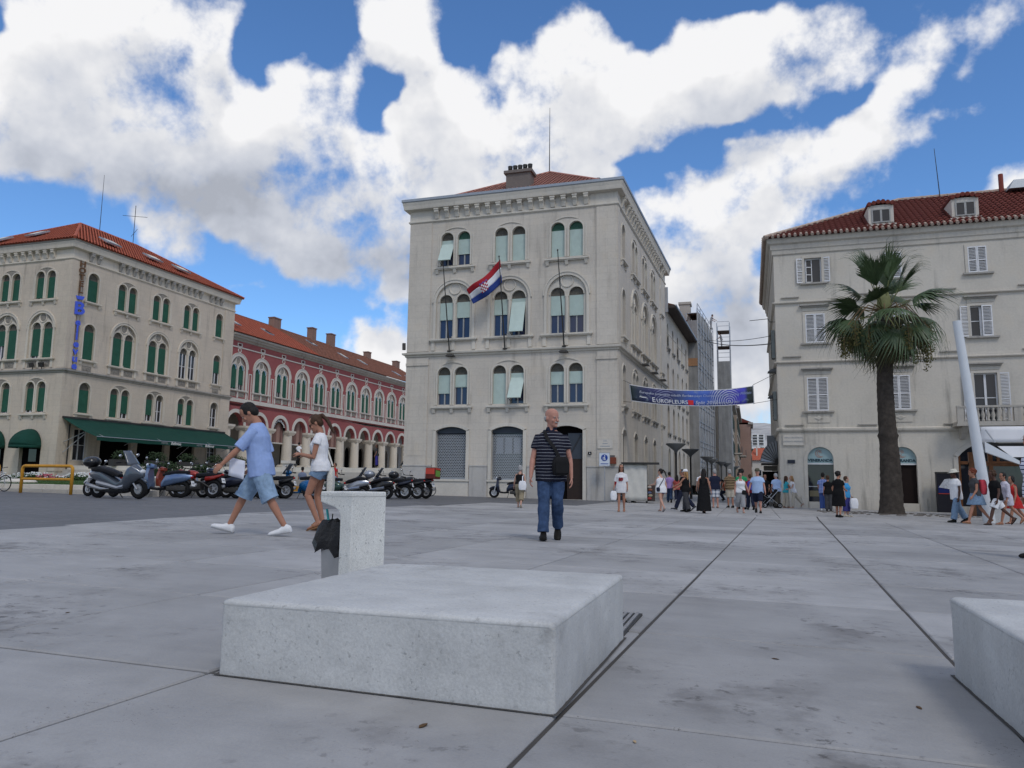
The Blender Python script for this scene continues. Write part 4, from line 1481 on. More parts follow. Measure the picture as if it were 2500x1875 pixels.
MB().box(-.29, .29, -.05, -.03, 1.98, 2.68).obj('sign_board', mm('sign_white', (.62, .66, .72), .4, .03), t)
f = MB(); f.box(-.31, .31, -.055, -.025, 2.68, 2.71); f.box(-.31, .31, -.055, -.025, 1.95, 1.98); f.box(-.31, -.29, -.055, -.025, 1.98, 2.68); f.box(.29, .31, -.055, -.025, 1.98, 2.68)
f.obj('sign_border', M['metal'], t)
sb = mm('sign_blue', (.012, .055, .30), .4, 0)
MB().tube([(0, -.048, 2.42), (0, -.058, 2.42)], .19, 20).obj('blue_disc', sb, t)
pm = MB()      # white figures: adult with child
pm.ell((.02, -.062, 2.54), (.028, .006, .03), 8, 5); [pm.bar(p_, q_, .016, 5) for p_, q_ in (((.025, -.06, 2.50), (.02, -.06, 2.40)), ((.02, -.06, 2.40), (.06, -.06, 2.28)), ((.02, -.06, 2.40), (-.01, -.06, 2.28)), ((.02, -.06, 2.48), (-.04, -.06, 2.40)))]
pm.ell((-.07, -.062, 2.45), (.02, .006, .022), 8, 5); pm.bar((-.07, -.06, 2.42), (-.075, -.06, 2.29), .016, 5)
pm.obj('pictogram', M['white_text'], t)
MB().box(-.22, .22, -.056, -.05, 2.06, 2.10).obj('inscription', sb, t)
t = board('notice_board', 'framed black chalk menu board leaning on the corner wall', 'notice board', -7.02, 42.55, .18, .58, .95, mm('chalk_board', (.05, .055, .06), .8, .3, 12), frame=M['white_paint'])
t.rotation_euler.x = -.06
for k in range(4):
 MB().box(-.2, .2 - .07 * (k % 2), -.035, -.03, .3 - k * .17, .33 - k * .17).obj('chalk_line', M['grey_text'], t)


# ================================================================== LEFT BUILDING (TWIN)
def left_building():
 x1, y0, L = -49.1, 43.2, 19.0
 W = 13.5
 t = thing('hotel_building', 'warm beige palace with orange tiled hip roof and green blinds at left', 'building', (x1 - W, y0, 0))
 poly = [(0, 0), (W, 0), (W, L), (0, L)]
 zl = -.5
 cs = [W - 2.58 - 3.6 * k for k in range(3)]
 holes = []
 for c in cs:
  for s in (-1, 1):
   holes.append(opening(c + s * .565, .43, 14.22, 16.41))
   holes.append(opening(c + s * .565, .43, 5.40, 7.75))
  holes.append(opening(c, 1.22, 9.55, 13.08, None, 16))
  holes.append(opening(c, 1.05, .3, 3.85, None))
 mb = MB()
 holed(mb, rect(0, W, zl, 17.4), holes, 0, .32)
 mb.obj('front_wall', M['stone_l'], t)
 sb_ = [2.0, 5.45, 9.25, 13.0, 16.85]
 kd = 'sttts'
 holes = []
 for c, k in zip(sb_, kd):
  if k == 't':
   for s in (-1, 1):
    holes.append(opening(c + s * .565, .43, 14.22, 16.41))
    holes.append(opening(c + s * .565, .43, 5.40, 7.75))
   holes.append(opening(c, 1.22, 9.55, 13.08, None, 16))
   holes.append(opening(c, 1.55, .8, 4.5, 0))
  else:
   for zb, zt in ((14.25, 16.55), (9.65, 12.45), (5.5, 7.85)):
    holes.append(opening(c, .52, zb, zt))
   holes.append(opening(c, .62, 1.85, 4.2, 0))
 mb = MB()
 holed(mb, rect(0, L, zl, 17.4), holes, 0, .32)
 mb.obj('side_wall', M['stone_l'], t, loc=(W, 0, 0), rz=PI / 2)
 mb = MB()
 mb.add([(0, 0, zl), (0, L, zl), (0, L, 17.4), (0, 0, 17.4), (W, L, zl), (W, L, 17.4)], [(0, 1, 2, 3), (1, 4, 5, 2)])
 mb.obj('rear_wall', M['stone_l'], t)
 for i, c in enumerate(cs):
  twin_plain(t, (c, 0, 0), 0, 14.22, 16.41, 'l', (.93, .97), 'trim_l', relief=True)
  twin_tracery(t, (c, 0, 0), 0, 9.55, 12.38, 'l', (.9, .98) if i == 0 else (.5, .97), 'trim_l', relief=True)
  twin_plain(t, (c, 0, 0), 0, 5.40, 7.75, 'l', (.88, .93), 'trim_l', relief=True)
 states = {1: ((.98, .98), (1, 1), (.99, .76)), 2: ((.98, .99), (1, 1), (.7, 'open')), 3: ((1, 1), ('open', 'open'), (.52, .98))}
 for i, (c, k) in enumerate(zip(sb_, kd)):
  p = (W, c, 0)
  if k == 't':
   a, b_, c_ = states[i]
   twin_plain(t, p, PI / 2, 14.22, 16.41, 'l', a, 'trim_l', relief=True)
   twin_tracery(t, p, PI / 2, 9.55, 12.38, 'l', b_, 'trim_l', relief=True)
   twin_plain(t, p, PI / 2, 5.40, 7.75, 'l', c_, 'trim_l', relief=True)
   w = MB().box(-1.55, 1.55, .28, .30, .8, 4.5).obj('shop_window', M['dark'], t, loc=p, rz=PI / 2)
  else:
   for zb, zt, s in ((14.25, 16.55, .95 if i == 0 else 1.0), (9.65, 12.45, 1.0 if i == 0 else .5), (5.5, 7.85, 1.0 if i == 0 else 'open')):
    single_win(t, p, PI / 2, zb, zt, 'l', s, 'trim_l', .52, relief=(zb > 9 and zb < 10))
   w = single_win(t, p, PI / 2, 1.85, 4.2, 'l', 'open', 'trim_l', .62, 0.001, fan=False)
 for i, c in enumerate(cs):
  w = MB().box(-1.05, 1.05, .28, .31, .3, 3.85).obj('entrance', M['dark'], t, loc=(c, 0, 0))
  MB().box(-.4, .35, .26, .28, 1.7, 2.7).obj('glass_pane', M['glass'], w)
 band('string_course', t, poly, STRING, M['trim_soot'])
 band('cornice', t, poly, CORNICE, M['trim_l'])
 band('gutter', t, poly, GUTTER, M['trim_soot'])
 bm1, bm2 = bracket_mesh(M['trim_l']), bracket_mesh(M['trim_soot'])
 for k in range(14):
  put('bracket', bm1, t, (W - 1.9 - k * .74, -.032, 17.36))
 for k in range(22):
  if k in (2, 3, 18): continue
  put('bracket', bm2, t, (W + .032, 1.5 + k * .73, 17.36), PI / 2)
 mb = MB()
 mb.box(W - .75, W - .0, -.05, .004, 1.0, 8.35); mb.box(W - .75, W, -.05, .004, 8.75, 17.14)
 mb.box(W - .004, W + .05, -.05, .70, 1.0, 8.35); mb.box(W - .004, W + .05, -.05, .70, 8.75, 17.14)
 mb.box(W - .004, W + .05, L - 1.4, L, 1.0, 8.35); mb.box(W - .004, W + .05, L - 1.4, L, 8.75, 17.14)
 split_boxes(mb, 'pilaster', M['stone_l'], t)
 roof = hip_roof(t, -.6, W + .6, -.6, L + .6, 18.66, 22.7, M['tile'], M['tile'], 6.9, M['tile'])
 for (s, d, side) in ((4.2, 2.0, 1), (9.2, 2.3, 1), (12.4, 2.0, 1), (7.6, 2.6, 0), (5.2, 1.4, 0)):
  sk = MB().box(-.55, .55, -.75, .75, .05, .16).obj('skylight', M['lead'], roof)
  MB().box(-.42, .42, -.6, .6, .161, .18).obj('glass_pane', M['glass'], sk)
  pit = math.atan2(4.04, 7.3)
  if side:
   sk.location = (W + .95 - d, s, 18.72 + d * .55)
   sk.rotation_euler = (0, pit, 0)
  else:
   sk.location = (s, -.95 + d, 18.72 + d * .55)
   sk.rotation_euler = (pit, 0, 0)
 # iron drain pipe at the corner
 mb = MB()
 mb.tube([(W + .08, .9, 1.2), (W + .08, .9, 4.6)], .05, 6); mb.obj('drain_pipe', M['iron'], t)
 return t

left = left_building()
t = thing('television_aerial', 'dark mast with two crossed aerial arms on the left roof ridge', 'aerial', (-55.9, 55.5, 22.4))
MB().tube([(0, 0, 0), (0, 0, 4.2)], .03, 5).obj('mast', M['iron'], t)
MB().bar((-.9, -.6, 3.1), (1.0, .5, 3.1), .02).obj('aerial_arm', M['iron'], t)
MB().bar((-.9, .6, 1.4), (.9, -.5, 1.6), .02).obj('aerial_arm', M['iron'], t)
t = thing('lightning_rod', 'thin bare mast on the near end of the left roof ridge', 'mast', (-55.9, 51.6, 22.5))
MB().tube([(0, 0, 0), (0, 0, 5.6)], [.035, .015], 5).obj('mast', M['iron'], t)

# vertical letter sign on the corner of the left building
t = thing('letter_sign', 'vertical sign of rusty and blue letters on the left building corner', 'sign', (-48.98, 43.95, 0), R(62))
mb = MB()
mb.bar((-.12, .0, 8.5), (-.12, .0, 17.1), .018, 5); mb.bar((.12, .0, 8.5), (.12, .0, 17.1), .018, 5)
for z in (8.6, 10.0, 11.4, 12.5, 13.3, 14.9, 15.5, 16.2, 17.0):
 mb.bar((0, .0, z), (0, .55, z), .018, 4)
mb.obj('sign_frame', M['rust'], t)
for i, ch in enumerate('HOTEL'):
 put('letter', text_mesh(ch, .62, M['rust'], extrude=.05, bold=.02), t, (0, -.05, 16.75 - i * .52))
put('letter', text_mesh('B', 1.35, M['blue_text'], extrude=.07, bold=.035), t, (0, -.08, 13.0))
MB().loft([[(-.2, -.1, 14.15), (.2, -.1, 14.15), (.2, 0, 14.15), (-.2, 0, 14.15)], [(-.32, -.1, 14.42), (.32, -.1, 14.42), (.32, 0, 14.42), (-.32, 0, 14.42)]]).obj('crown', M['blue_text'], t)
for i, ch in enumerate('ellevue'):
 put('letter', text_mesh(ch, .72, M['blue_text'], extrude=.05, bold=.03), t, (0, -.06, 12.15 - i * .565))
for (x, y, rz, lab) in ((-51.0, 42.95, .3, 'black floodlight on the left string course nearer the sign'), (-51.9, 42.95, -.3, 'black floodlight on the left string course farther from the sign')):
 t = thing('floodlight', lab, 'floodlight', (x, y, 8.72), rz, 'floodlights on the left building')
 MB().box(-.16, .16, -.14, .10, .12, .46, Matrix.Rotation(.3, 4, 'X')).obj('lamp_housing', M['iron'], t)
 MB().bar((0, 0, -.05), (0, 0, .2), .03).obj('lamp_arm', M['iron'], t)


# long green awning on the side and dome awning at the front door
def dome_awning(lab, loc, rz, hw, h, out, m_, grp=None):
 t = thing('dome_awning', lab, 'awning', loc, rz, grp)
 mb = MB()
 nr, ns = 8, 14
 rows = []
 for i in range(nr + 1):
  ph = (PI / 2) * i / nr
  rows.append([(hw * math.cos(PI * k / ns), -out * math.sin(ph) * math.sin(PI * k / ns) ** .7, h * math.cos(ph) * math.sin(PI * k / ns)) for k in range(ns + 1)])
 mb.grid(rows)
 rows2 = [[(p[0], p[1], z) for p in rows[-1]] for z in (0, -.22)]
 mb.grid(rows2)
 o = mb.obj('canopy', m_, t, smooth=True)
 o.modifiers.new('s', 'SOLIDIFY').thickness = .015
 fr = MB()
 for i in (2, 4, 6, 8):
  fr.tube([Vector(p) * .99 for p in rows[i]], .018, 4)
 fr.obj('awning_rib', m_, t)
 return t

dome_awning('dark green dome awning over the leftmost arched door', (-51.68, 43.15, 2.9), 0, 1.12, 1.25, 1.4, M['awning'], 'dome awnings of the left building')
dome_awning('dark green dome awning cut off by the left picture edge', (-55.28, 43.15, 2.9), 0, 1.12, 1.25, 1.4, M['awning'], 'dome awnings of the left building')

t = thing('awning', 'long dark green sloping canvas awning over the terrace of the left building', 'awning', (-49.05, 43.4, 0), PI / 2)
mb = MB()
N = 30
La, out = 18.3, 3.4
rows = []
for i in range(7):
 v = i / 6
 rows.append([(La * u / N, -out * v - .05, 5.0 - 1.45 * v - .09 * math.sin(v * PI) + .015 * math.sin(u * 1.9)) for u in range(N + 1)])
mb.grid(rows)
o = mb.obj('canopy', M['awning'], t, smooth=True)
o.modifiers.new('s', 'SOLIDIFY').thickness = .02
mb = MB()
mb.grid([[(La * u / N, -out - .05, 3.55) for u in range(N + 1)], [(La * u / N, -out - .06, 3.27 + .02 * math.sin(u * 2.1)) for u in range(N + 1)]])
o = mb.obj('valance', M['awning'], t)
o.modifiers.new('s', 'SOLIDIFY').thickness = .01
for k in range(3):
 put('lettering', text_mesh('Bellevue', .34, M['white_text'], shear=.25), t, (8.0 + k * 4.1, -out - .075, 3.33))
 put('lettering', text_mesh('HOTEL', .24, M['grey_text']), t, (6.75 + k * 4.1, -out - .075, 3.35))
MB().box(0, La, -.12, .0, 4.98, 5.12).obj('roller_box', M['iron'], t)
for k, x in enumerate((.25, 6.0, 12.0, 18.0)):
 mb = MB()
 mb.bar((x, -.05, 3.2), (x + .9, -1.5, 4.15), .03); mb.bar((x + .9, -1.5, 4.15), (x + .4, -out, 3.58), .03); mb.bar((x, -.05, 2.4), (x + .9, -1.5, 4.15), .025)
 mb.obj('awning_arm', M['metal'], t)
MB().bar((0, -out - .05, 3.57), (La, -out - .05, 3.57), .03).obj('front_bar', M['metal'], t)


# ================================================================== RED ARCADE BUILDING
def red_building():
 xr, ys, L = -49.5, 62.25, 50.0
 t = thing('arcade_building', 'long red and white arcaded building with round arches and chimneyed tile roof', 'building', (xr, ys, 0))
 c = [1.6 + 3.82 * k for k in range(13)]
 rz = PI / 2
 zp = 1.45
 # upper wall with window openings; the lower edge follows the arches
 outer = [(0, 6.0)]
 for k in c:
  outer += [(k - 1.26, 6.0)] + list(reversed(arch_pts(k, 1.26, 7.26, None, 10)[0]))[1:-1] + [(k + 1.26, 6.0)]
 outer += [(L, 6.0), (L, 14.6), (0, 14.6)]
 holes = [opening(k, 1.16, 9.55, 12.98, None, 14) for k in c]
 holes += [[(k + .24 * math.cos(a * PI / 5), 14.18 + .13 * math.sin(a * PI / 5)) for a in range(10)] for k in c]
 mb = MB()
 holed(mb, outer, holes, 0, .30)
 for k in c:
  a = arch_pts(k, 1.26, 7.26, None, 10)[0]
  mb.grid([[(p[0], y, p[1]) for p in a] for y in (0, .55)])
 mb.obj('wall', M['red'], t, rz=rz)
 # inner arcade: floor, back wall with dark doorways, vault
 bw = MB()
 holed(bw, rect(0, L, zp, 8.2), [opening(k, .8, zp + .01, 5.2, None) for k in c[::1]], 4.6, .3)
 bw.box(0, L, .0, 4.6, 7.9, 8.15)
 bw.obj('arcade_back_wall', M['stone_w'], t, rz=rz)
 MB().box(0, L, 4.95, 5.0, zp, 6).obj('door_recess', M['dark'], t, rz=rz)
 col = MB()
 col.tube([(0, 0, zp + .75), (0, 0, 5.55)], [.60, .54], 14)
 cm = col.mesh('column', M['trim_l'], 'auto')
 cap = MB()
 cap.loft([[(-.52, -.52, 5.50), (.52, -.52, 5.50), (.52, .52, 5.50), (-.52, .52, 5.50)], [(-.70, -.70, 5.80), (.70, -.70, 5.80), (.70, .70, 5.80), (-.70, .70, 5.80)], [(-.70, -.70, 6.0), (.70, -.70, 6.0), (.70, .70, 6.0), (-.70, .70, 6.0)]])
 capm = cap.mesh('capital', M['trim_l'])
 bs = MB().box(-.74, .74, -.74, .74, zp - .3, zp + .6).loft([[(-.72, -.72, zp + .6), (.72, -.72, zp + .6), (.72, .72, zp + .6), (-.72, .72, zp + .6)], [(-.62, -.62, zp + .76), (.62, -.62, zp + .76), (.62, .62, zp + .76), (-.62, .62, zp + .76)]])
 bsm = bs.mesh('base', M['trim_l'])
 for k in [c[0] - 1.91] + [q + 1.91 for q in c]:
  o = put('column', cm, t, (-.35, max(k, .5), 0), rz)
  put('capital', capm, o); put('base', bsm, o)
 mb = MB()
 for k in c:
  o_, _ = arch_pts(k, 1.62, 7.62, None, 16); i_, _ = arch_pts(k, 1.262, 7.262, None, 16)
  mb.strip(o_, i_, -.07, .004)
 mb.obj('archivolts', M['white_stucco'], t, rz=rz)
 for i, k in enumerate(c):
  op = {0: (.9, .7), 2: (.72, .97), 3: (.8, .98), 4: (.85, .96), 5: (.9, .9)}.get(i, (.95, .97))
  twin_tracery(t, (0, k, 0), rz, 9.55, 12.15, 'r', op, 'white_stucco', 1.16, 12.98, .30, relief=True, dxl=.55, hw=.43, base=8.75)
  mb = MB(); mb.torus((0, -.02, 13.60), .22, .055, 'y', 18, 5); mb.obj('roundel', M['white_stucco'], t, (0, k, 0)) if False else None
  mb.obj('roundel', M['white_stucco'], t, False, (0, k, 0), rz)
  f = MB(); f.strip([(-.38, 14.0), (-.38, 14.36), (.38, 14.36), (.38, 14.0), (-.38, 14.0)], [(-.26, 14.06), (-.26, 14.30), (.26, 14.30), (.26, 14.06), (-.26, 14.06)], -.04, .004)
  f.obj('vent_frame', M['white_stucco'], t, False, (0, k, 0), rz)
 MB().box(0, L, .31, .33, 13.9, 14.5).obj('vent_backing', M['dark'], t, rz=rz)
 mb = MB()
 mb.box(0, L, -.06, .004, 13.85, 13.97); mb.box(0, L, -.18, .004, 8.30, 8.52); mb.box(0, L, -.10, .004, 8.53, 8.70)
 for k in c:
  mb.box(k + 1.66, k + 2.16, -.045, .004, 11.32, 11.42)
 for k in c:
  for s in (-1, 1):
   mb.box(k + s * 1.70 - .05, k + s * 1.70 + .05, -.045, .004, 8.71, 11.318)
 mb.obj('stone_bands', M['white_stucco'], t, rz=rz)
 mb = MB()
 prof = [(.0, 14.55), (-.12, 14.62), (-.14, 14.72), (-.42, 14.80), (-.45, 14.95), (-.66, 15.02), (-.70, 15.18), (0, 15.24)]
 mb.loft([[(0, p[0], p[1]) for p in prof], [(L, p[0], p[1]) for p in prof]])
 mb.obj('cornice', M['trim_soot'], t, rz=rz)
 # roof: two ages of tile
 run, rise = 6.7, 3.85
 ze = 15.22
 mb = MB(); mb.add([(.75, 0, ze), (.75, L, ze), (.75 - run, L, ze + rise), (.75 - run, 0, ze + rise), (.75 - 2 * run, 0, ze), (.75 - 2 * run, L, ze)], [(0, 1, 2, 3), (3, 2, 5, 4)])
 roof = mb.obj('roof', M['tile_old'], t)
 sl = math.hypot(run, rise)
 for (s0, s1, m_) in ((0, 15.6, M['tile']), (15.6, L, M['tile_old'])):
  tl = MB()
  tile_plane(tl, (.75, s0, ze), (0, 1, 0), (-run / sl, 0, rise / sl), (rise / sl, 0, run / sl), s1 - s0, sl, None, None, .31, .42)
  o = tl.obj('roof_tiles', m_, roof, smooth='auto'); o['kind'] = 'stuff'
 o = MB().tube([(.75 - run, 0, ze + rise + .03), (.75 - run, L, ze + rise + .03)], .14, 6).obj('ridge_tiles', M['tile_old'], roof); o['kind'] = 'stuff'
 brick = stone_mat('chimney_brick', (.27, .17, .135), stain=(.10, .08, .07), amount=.6, course=.09, block=.25, joint=.1)
 for (s, w, h) in ((15.6, .72, 1.1), (23.8, .5, 1.5), (28.6, .55, 1.6), (39.2, .5, .85), (49.0, .6, .95)):
  ch = MB().box(-.4, .4, -w, w, -.6, h).box(-.47, .47, -w - .07, w + .07, h, h + .12).obj('chimney', brick, t, loc=(.75 - run, s, ze + rise))
 for (s, d) in ((3.2, 3.0), (9.3, 3.2), (20.5, 4.6), (26, 3.2), (31, 3.0), (41, 2.6), (45, 2.4)):
  sk = MB().box(-.75, .75, -.45, .45, .05, .17).obj('skylight', M['lead'], roof, loc=(.75 - d, s, ze + d * rise / run))
  sk.rotation_euler = (0, math.atan2(rise, run), 0)
  MB().box(-.6, .6, -.33, .33, .171, .19).obj('glass_pane', M['glass'], sk)
 # striped curtains hung in some arches
 for i in (1, 2, 3, 4, 5):
  cu = MB()
  k = c[i]
  rows = []
  a = arch_pts(0, 1.24, 7.2, None, 12)[0]
  n = 40
  top = []
  for j in range(n + 1):
   x = -1.22 + 2.44 * j / n
   zt = 6.0 + math.sqrt(max(0, 1.24 ** 2 - x * x))
   top.append((x, .45 + .05 * math.sin(j * 1.9), zt))
  cu.grid([top, [(p[0], p[1] + .02, 4.62) for p in top]])
  cu.mi = [(j // 2) % 2 for j in range(len(cu.f))]
  o = cu.obj('curtain', [mm('curtain_rose', (.33, .21, .18), .9, .1), mm('curtain_brown', (.16, .09, .08), .9, .1)], t, False, (0, k, 0), rz)
  MB().box(-1.22, 1.22, .42, .50, 4.48, 4.63).obj('curtain_rail', M['white_stucco'], t, False, (0, k, 0), rz)
 # lettering on the curved board of the third arch
 txt = 'RESTAURANT'
 k = c[2]
 sgn = MB()
 o_, _ = arch_pts(0, 1.22, 7.20, None, 16); i_, _ = arch_pts(0, .82, 6.80, None, 16)
 sgn.strip(o_, i_, .16, .20)
 sg = sgn.obj('arch_sign', M['dark'], t, False, (0, k, 0), rz)
 for j, ch in enumerate(txt):
  a = R(158 - 136 * j / (len(txt) - 1))
  me = text_mesh(ch, .36, M['white_text'], bold=.012)
  o = put('letter', me, sg, (.92 * math.cos(a), .14, 5.98 + .92 * math.sin(a)))
  o.rotation_euler = (0, PI / 2 - a, 0)
 return t

red = red_building()

# raised square in front of the arcade with its flight of steps
t = thing('podium', None, None); t['kind'] = 'structure'
MB().box(-49.7, -21.0, 44.2, 112, -.6, 1.45).obj('podium_floor', M['trim_c'], t)
MB().box(-54.6, -49.65, 62.3, 112, -.6, 1.44).obj('podium_floor', M['trim_c'], t)
for k in range(4):
 MB().box(-49.7, -21.0, 42.6 + k * .4, 43.0 + k * .4 + (0 if k < 3 else .002), -.6, .29 * (k + 1) - .02).obj('step', M['stone_w'], t)


# ================================================================== RIGHT BUILDING
def right_building():
 xr, yr = 1.5, 43.0
 W, L = 22.5, 16.0
 t = thing('house', 'pale limestone house with white shutters and dark red dormered roof at right', 'building', (xr, yr, 0))
 zl = -.9
 cols = [2.02, 5.95, 9.90, 13.85, 17.8]
 wins = []
 for i, c in enumerate(cols):
  wins += [(c, .43, 11.65, 13.04, 0), (c, .49, 8.32, 9.92, 0), (c, .52, 4.63 if i != 2 else 3.9, 6.44, 0)]
 holes = [opening(*w[:4], 0) for w in wins]
 for c in cols[:2]:
  holes.append(opening(c, .64, -.15, 2.72, None, 12))
 holes.append(opening(cols[2], 1.45, -.25, 2.95, .75, 12))
 mb = MB()
 holed(mb, rect(0, W, zl, 13.75), holes, 0, .24)
 mb.obj('front_wall', M['stone_r'], t)
 mb = MB()
 mb.add([(0, 0, zl), (0, L, zl), (0, L, 13.75), (0, 0, 13.75), (W, 0, zl), (W, L, zl), (W, L, 13.75), (W, 0, 13.75)], [(0, 1, 2, 3), (1, 5, 6, 2), (4, 5, 6, 7)])
 mb.obj('side_wall', M['stone_r'], t)
 poly = [(0, 0), (W, 0), (W, L), (0, L)]
 for z in (3.50, 7.22, 10.52):
  band('string_course', t, poly, [(.008, z), (.06, z + .03), (.12, z + .10 if z < 4 else z + .06), (.13, z + .20 if z < 4 else z + .11), (.008, z + .26 if z < 4 else z + .15)], M['stone_r'])
 band('cornice', t, poly, [(.008, 13.3), (.07, 13.36), (.09, 13.56), (.14, 13.62), (.16, 13.86), (.28, 13.94), (.34, 14.12), (.36, 14.20)], M['stone_r'])
 # windows: stone architraves, hoods, frames, shutters with slats
 SH = M['frame_w']
 slat_me = {}
 def shutter(win, hx, w, h, ang, z0, missing=0):
  """one shutter leaf hinged at hx, opened by ang degrees; w signed by side"""
  sg_ = 1 if w > 0 else -1
  aw = abs(w)
  def mk():
   f = MB()
   e = .055
   f.box(0, e * sg_, -.03, .0, 0, h) if sg_ > 0 else f.box(-e, 0, -.03, 0, 0, h)
   x0, x1 = sorted((w - e * sg_, w)); f.box(x0, x1, -.03, 0, 0, h)
   x0, x1 = sorted((e * sg_, w - e * sg_))
   f.box(x0, x1, -.03, 0, 0, .09); f.box(x0, x1, -.03, 0, h - .07, h); f.box(x0, x1, -.03, 0, h * .46, h * .46 + .07)
   return f.mesh('shutter', SH)
  o = put('shutter', cached(('shut', round(w, 3), h), mk), win, (hx, -.02, z0))
  o.rotation_euler = (0, 0, R(ang))
  def sl():
   m_ = MB()
   m_.box(-aw / 2 + .055, aw / 2 - .055, -.026, -.004, -.022, .022, Matrix.Rotation(.75, 4, 'X'))
   return m_.mesh('slat', SH)
  me = cached(('slat', round(aw, 3)), sl)
  pitch = .072
  for lo, hi in ((.12, h * .46 - .03), (h * .46 + .10, h - .10)):
   n = max(2, int((hi - lo) / pitch))
   for k in range(n):
    put('slat', me, o, (w / 2, -.012, lo + (k + .5) * (hi - lo) / n))
  return o
 for i, c in enumerate(cols):
  for r, (hw, zb, zt) in enumerate(((.43, 11.65, 13.04), (.49, 8.32, 9.92), (.52, 4.63 if i != 2 else 3.9, 6.44))):
   h = zt - zb
   mb = MB()
   e = .13
   mb.box(-hw - e, -hw, -.045, .003, zb, zt + e); mb.box(hw, hw + e, -.045, .003, zb, zt + e); mb.box(-hw, hw, -.045, .003, zt, zt + e)
   sm = MB(); sm.box(-hw - .26, hw + .26, -.15, .003, zb - .09, zb - .001)
   if r > 0:
    sm.box(-hw - .27, hw + .27, -.22, .003, zt + .44, zt + .51); sm.box(-hw - .20, hw + .20, -.12, .003, zt + .36, zt + .438); mb.box(-hw - .12, hw + .12, -.04, .003, zt + .16, zt + .355)
    if r == 2 and i != 2:
     mb.box(-.55, .55, -.04, .003, zb - .62, zb - .15); mb.loft([[(-.25, -.055, zb - .38), (0, -.055, zb - .52), (.25, -.055, zb - .38), (0, -.055, zb - .24)], [(-.12, -.075, zb - .38), (0, -.075, zb - .45), (.12, -.075, zb - .38), (0, -.075, zb - .31)]])
   w = mb.obj('window', M['stone_r'], t, False, (c, 0, 0))
   split_boxes(sm, 'sill', M['trim_soot'], w)
   MB().box(-hw, hw, .19, .20, zb, zt).obj('glass_pane', M['glass'], w)
   # casements
   f = MB()
   op = (i == 0 and r == 0)
   f.box(-hw, -hw + .06, .13, .19, zb, zt); f.box(hw - .06, hw, .13, .19, zb, zt); f.box(-hw + .06, hw - .06, .13, .19, zt - .06, zt); f.box(-hw + .06, hw - .06, .13, .19, zb, zb + .06)
   if not op:
    f.box(-.05, .05, .12, .188, zb + .06, zt - .06); f.box(-hw + .06, -.05, .14, .188, zb + h * .5, zb + h * .5 + .04); f.box(.05, hw - .06, .14, .188, zb + h * .5, zb + h * .5 + .04)
   f.obj('window_frame', M['frame_w'], w)
   if op:      # one casement swung inwards, the other bay black
    f = MB(); f.box(0, .03, 0, .36, 0, h - .1); f = MB()
    for z in (0, .42, .84, h - .14):
     f.box(0, .34, -.012, .012, z, z + .045)
    f.box(0, .04, -.012, .012, 0, h - .1); f.box(.30, .34, -.012, .012, 0, h - .1)
    f.obj('casement', M['frame_w'], w, False, (-hw + .06, .08, zb + .05), R(14))
   st = {(0, 0): ('o', 'o'), (0, 1): ('c', 'c'), (0, 2): ('c', 'c'), (1, 0): ('c', 'c'), (1, 1): ('c', 'c'), (1, 2): ('c', 'c'), (2, 0): ('c', 'c'), (2, 1): ('o', 'h'), (2, 2): ('o', 'o')}.get((i, r), ('c', 'c'))
   shutter(w, -hw, hw - .004, h, {'c': 0, 'o': -168, 'h': -10}[st[0]], zb)
   shutter(w, hw, -(hw - .004), h, {'c': 0, 'o': 168, 'h': 9}[st[1]], zb)
 # arched shop doors
 for i, c in enumerate(cols[:2]):
  mb = MB()
  jambs(mb, 0, .64, -.15, 2.72, .17, None, .05)
  for s in (-1, 1):
   mb.box(s * .83 - .16, s * .83 + .16, -.09, .003, zl, .15)
  mb.box(-.64, .64, -.12, .2, zl, -.15)
  w = mb.obj('shop_door', M['stone_r'], t, False, (c, 0, 0))
  a = arch_pts(0, .64, 2.72, None, 12)[0]
  MB().prism([(-.64, 1.88), (.64, 1.88)] + a, .12, .15).obj('fanlight', mm('pale_blue_glass', (.30, .42, .44), .2, .05), w)
  lg = MB()
  for k in range(7):
   lg.torus((.03 * math.sin(k * 2), .115, 2.38), .05 + .028 * k, .008, 'y', 12, 4, .3 * k, .3 * k + 3.9)
  lg.obj('logo', mm('logo_orange', (.48, .27, .20), .7), w)
  put('lettering', text_mesh('VENERANDA', .205, mm('dark_lettering', (.02, .05, .07), .6), bold=.008), w, (0, .11, 1.95))
  MB().box(-.64, .64, .08, .14, 1.80, 1.87).obj('transom', M['frame_w'], w)
  if i == 0:
   MB().box(-.64, .64, .13, .15, -.15, 1.80).obj('glass_pane', M['glass'], w)
   MB().box(-.64, .64, .08, .12, .62, .66).obj('glazing_bar', M['metal'], w)
   MB().box(-.58, .35, .115, .125, .12, .42).obj('display_shelf', mm('sand_display', (.16, .14, .09), .8), w)
   MB().box(-.60, .60, -.02, .10, -.6, -.155).obj('door_step', M['white_stucco'], w)
  else:
   MB().box(-.64, .64, .20, .22, -.15, 1.80).obj('door_recess', mm('dark_brown_recess', (.012, .006, .005), .8), w)
 c = cols[2]
 mb = MB(); jambs(mb, 0, 1.45, -.25, 2.95, .2, .75, .06)
 w = mb.obj('shop_front', M['stone_r'], t, False, (c, 0, 0))
 MB().prism([(-1.45, -.25), (1.45, -.25)] + arch_pts(0, 1.45, 2.95, .75, 12)[0], .16, .18).obj('glass_pane', M['glass'], w)
 f = MB()
 for x in (-1.45, -.38, .28, 1.33):
  f.box(x, x + .12, .06, .15, -.25, 2.3)
 f.box(-1.33, 1.33, .05, .14, 1.85, 2.0)
 f.obj('shop_front_frame', M['wood'], w)
 # balcony
 bl = MB()
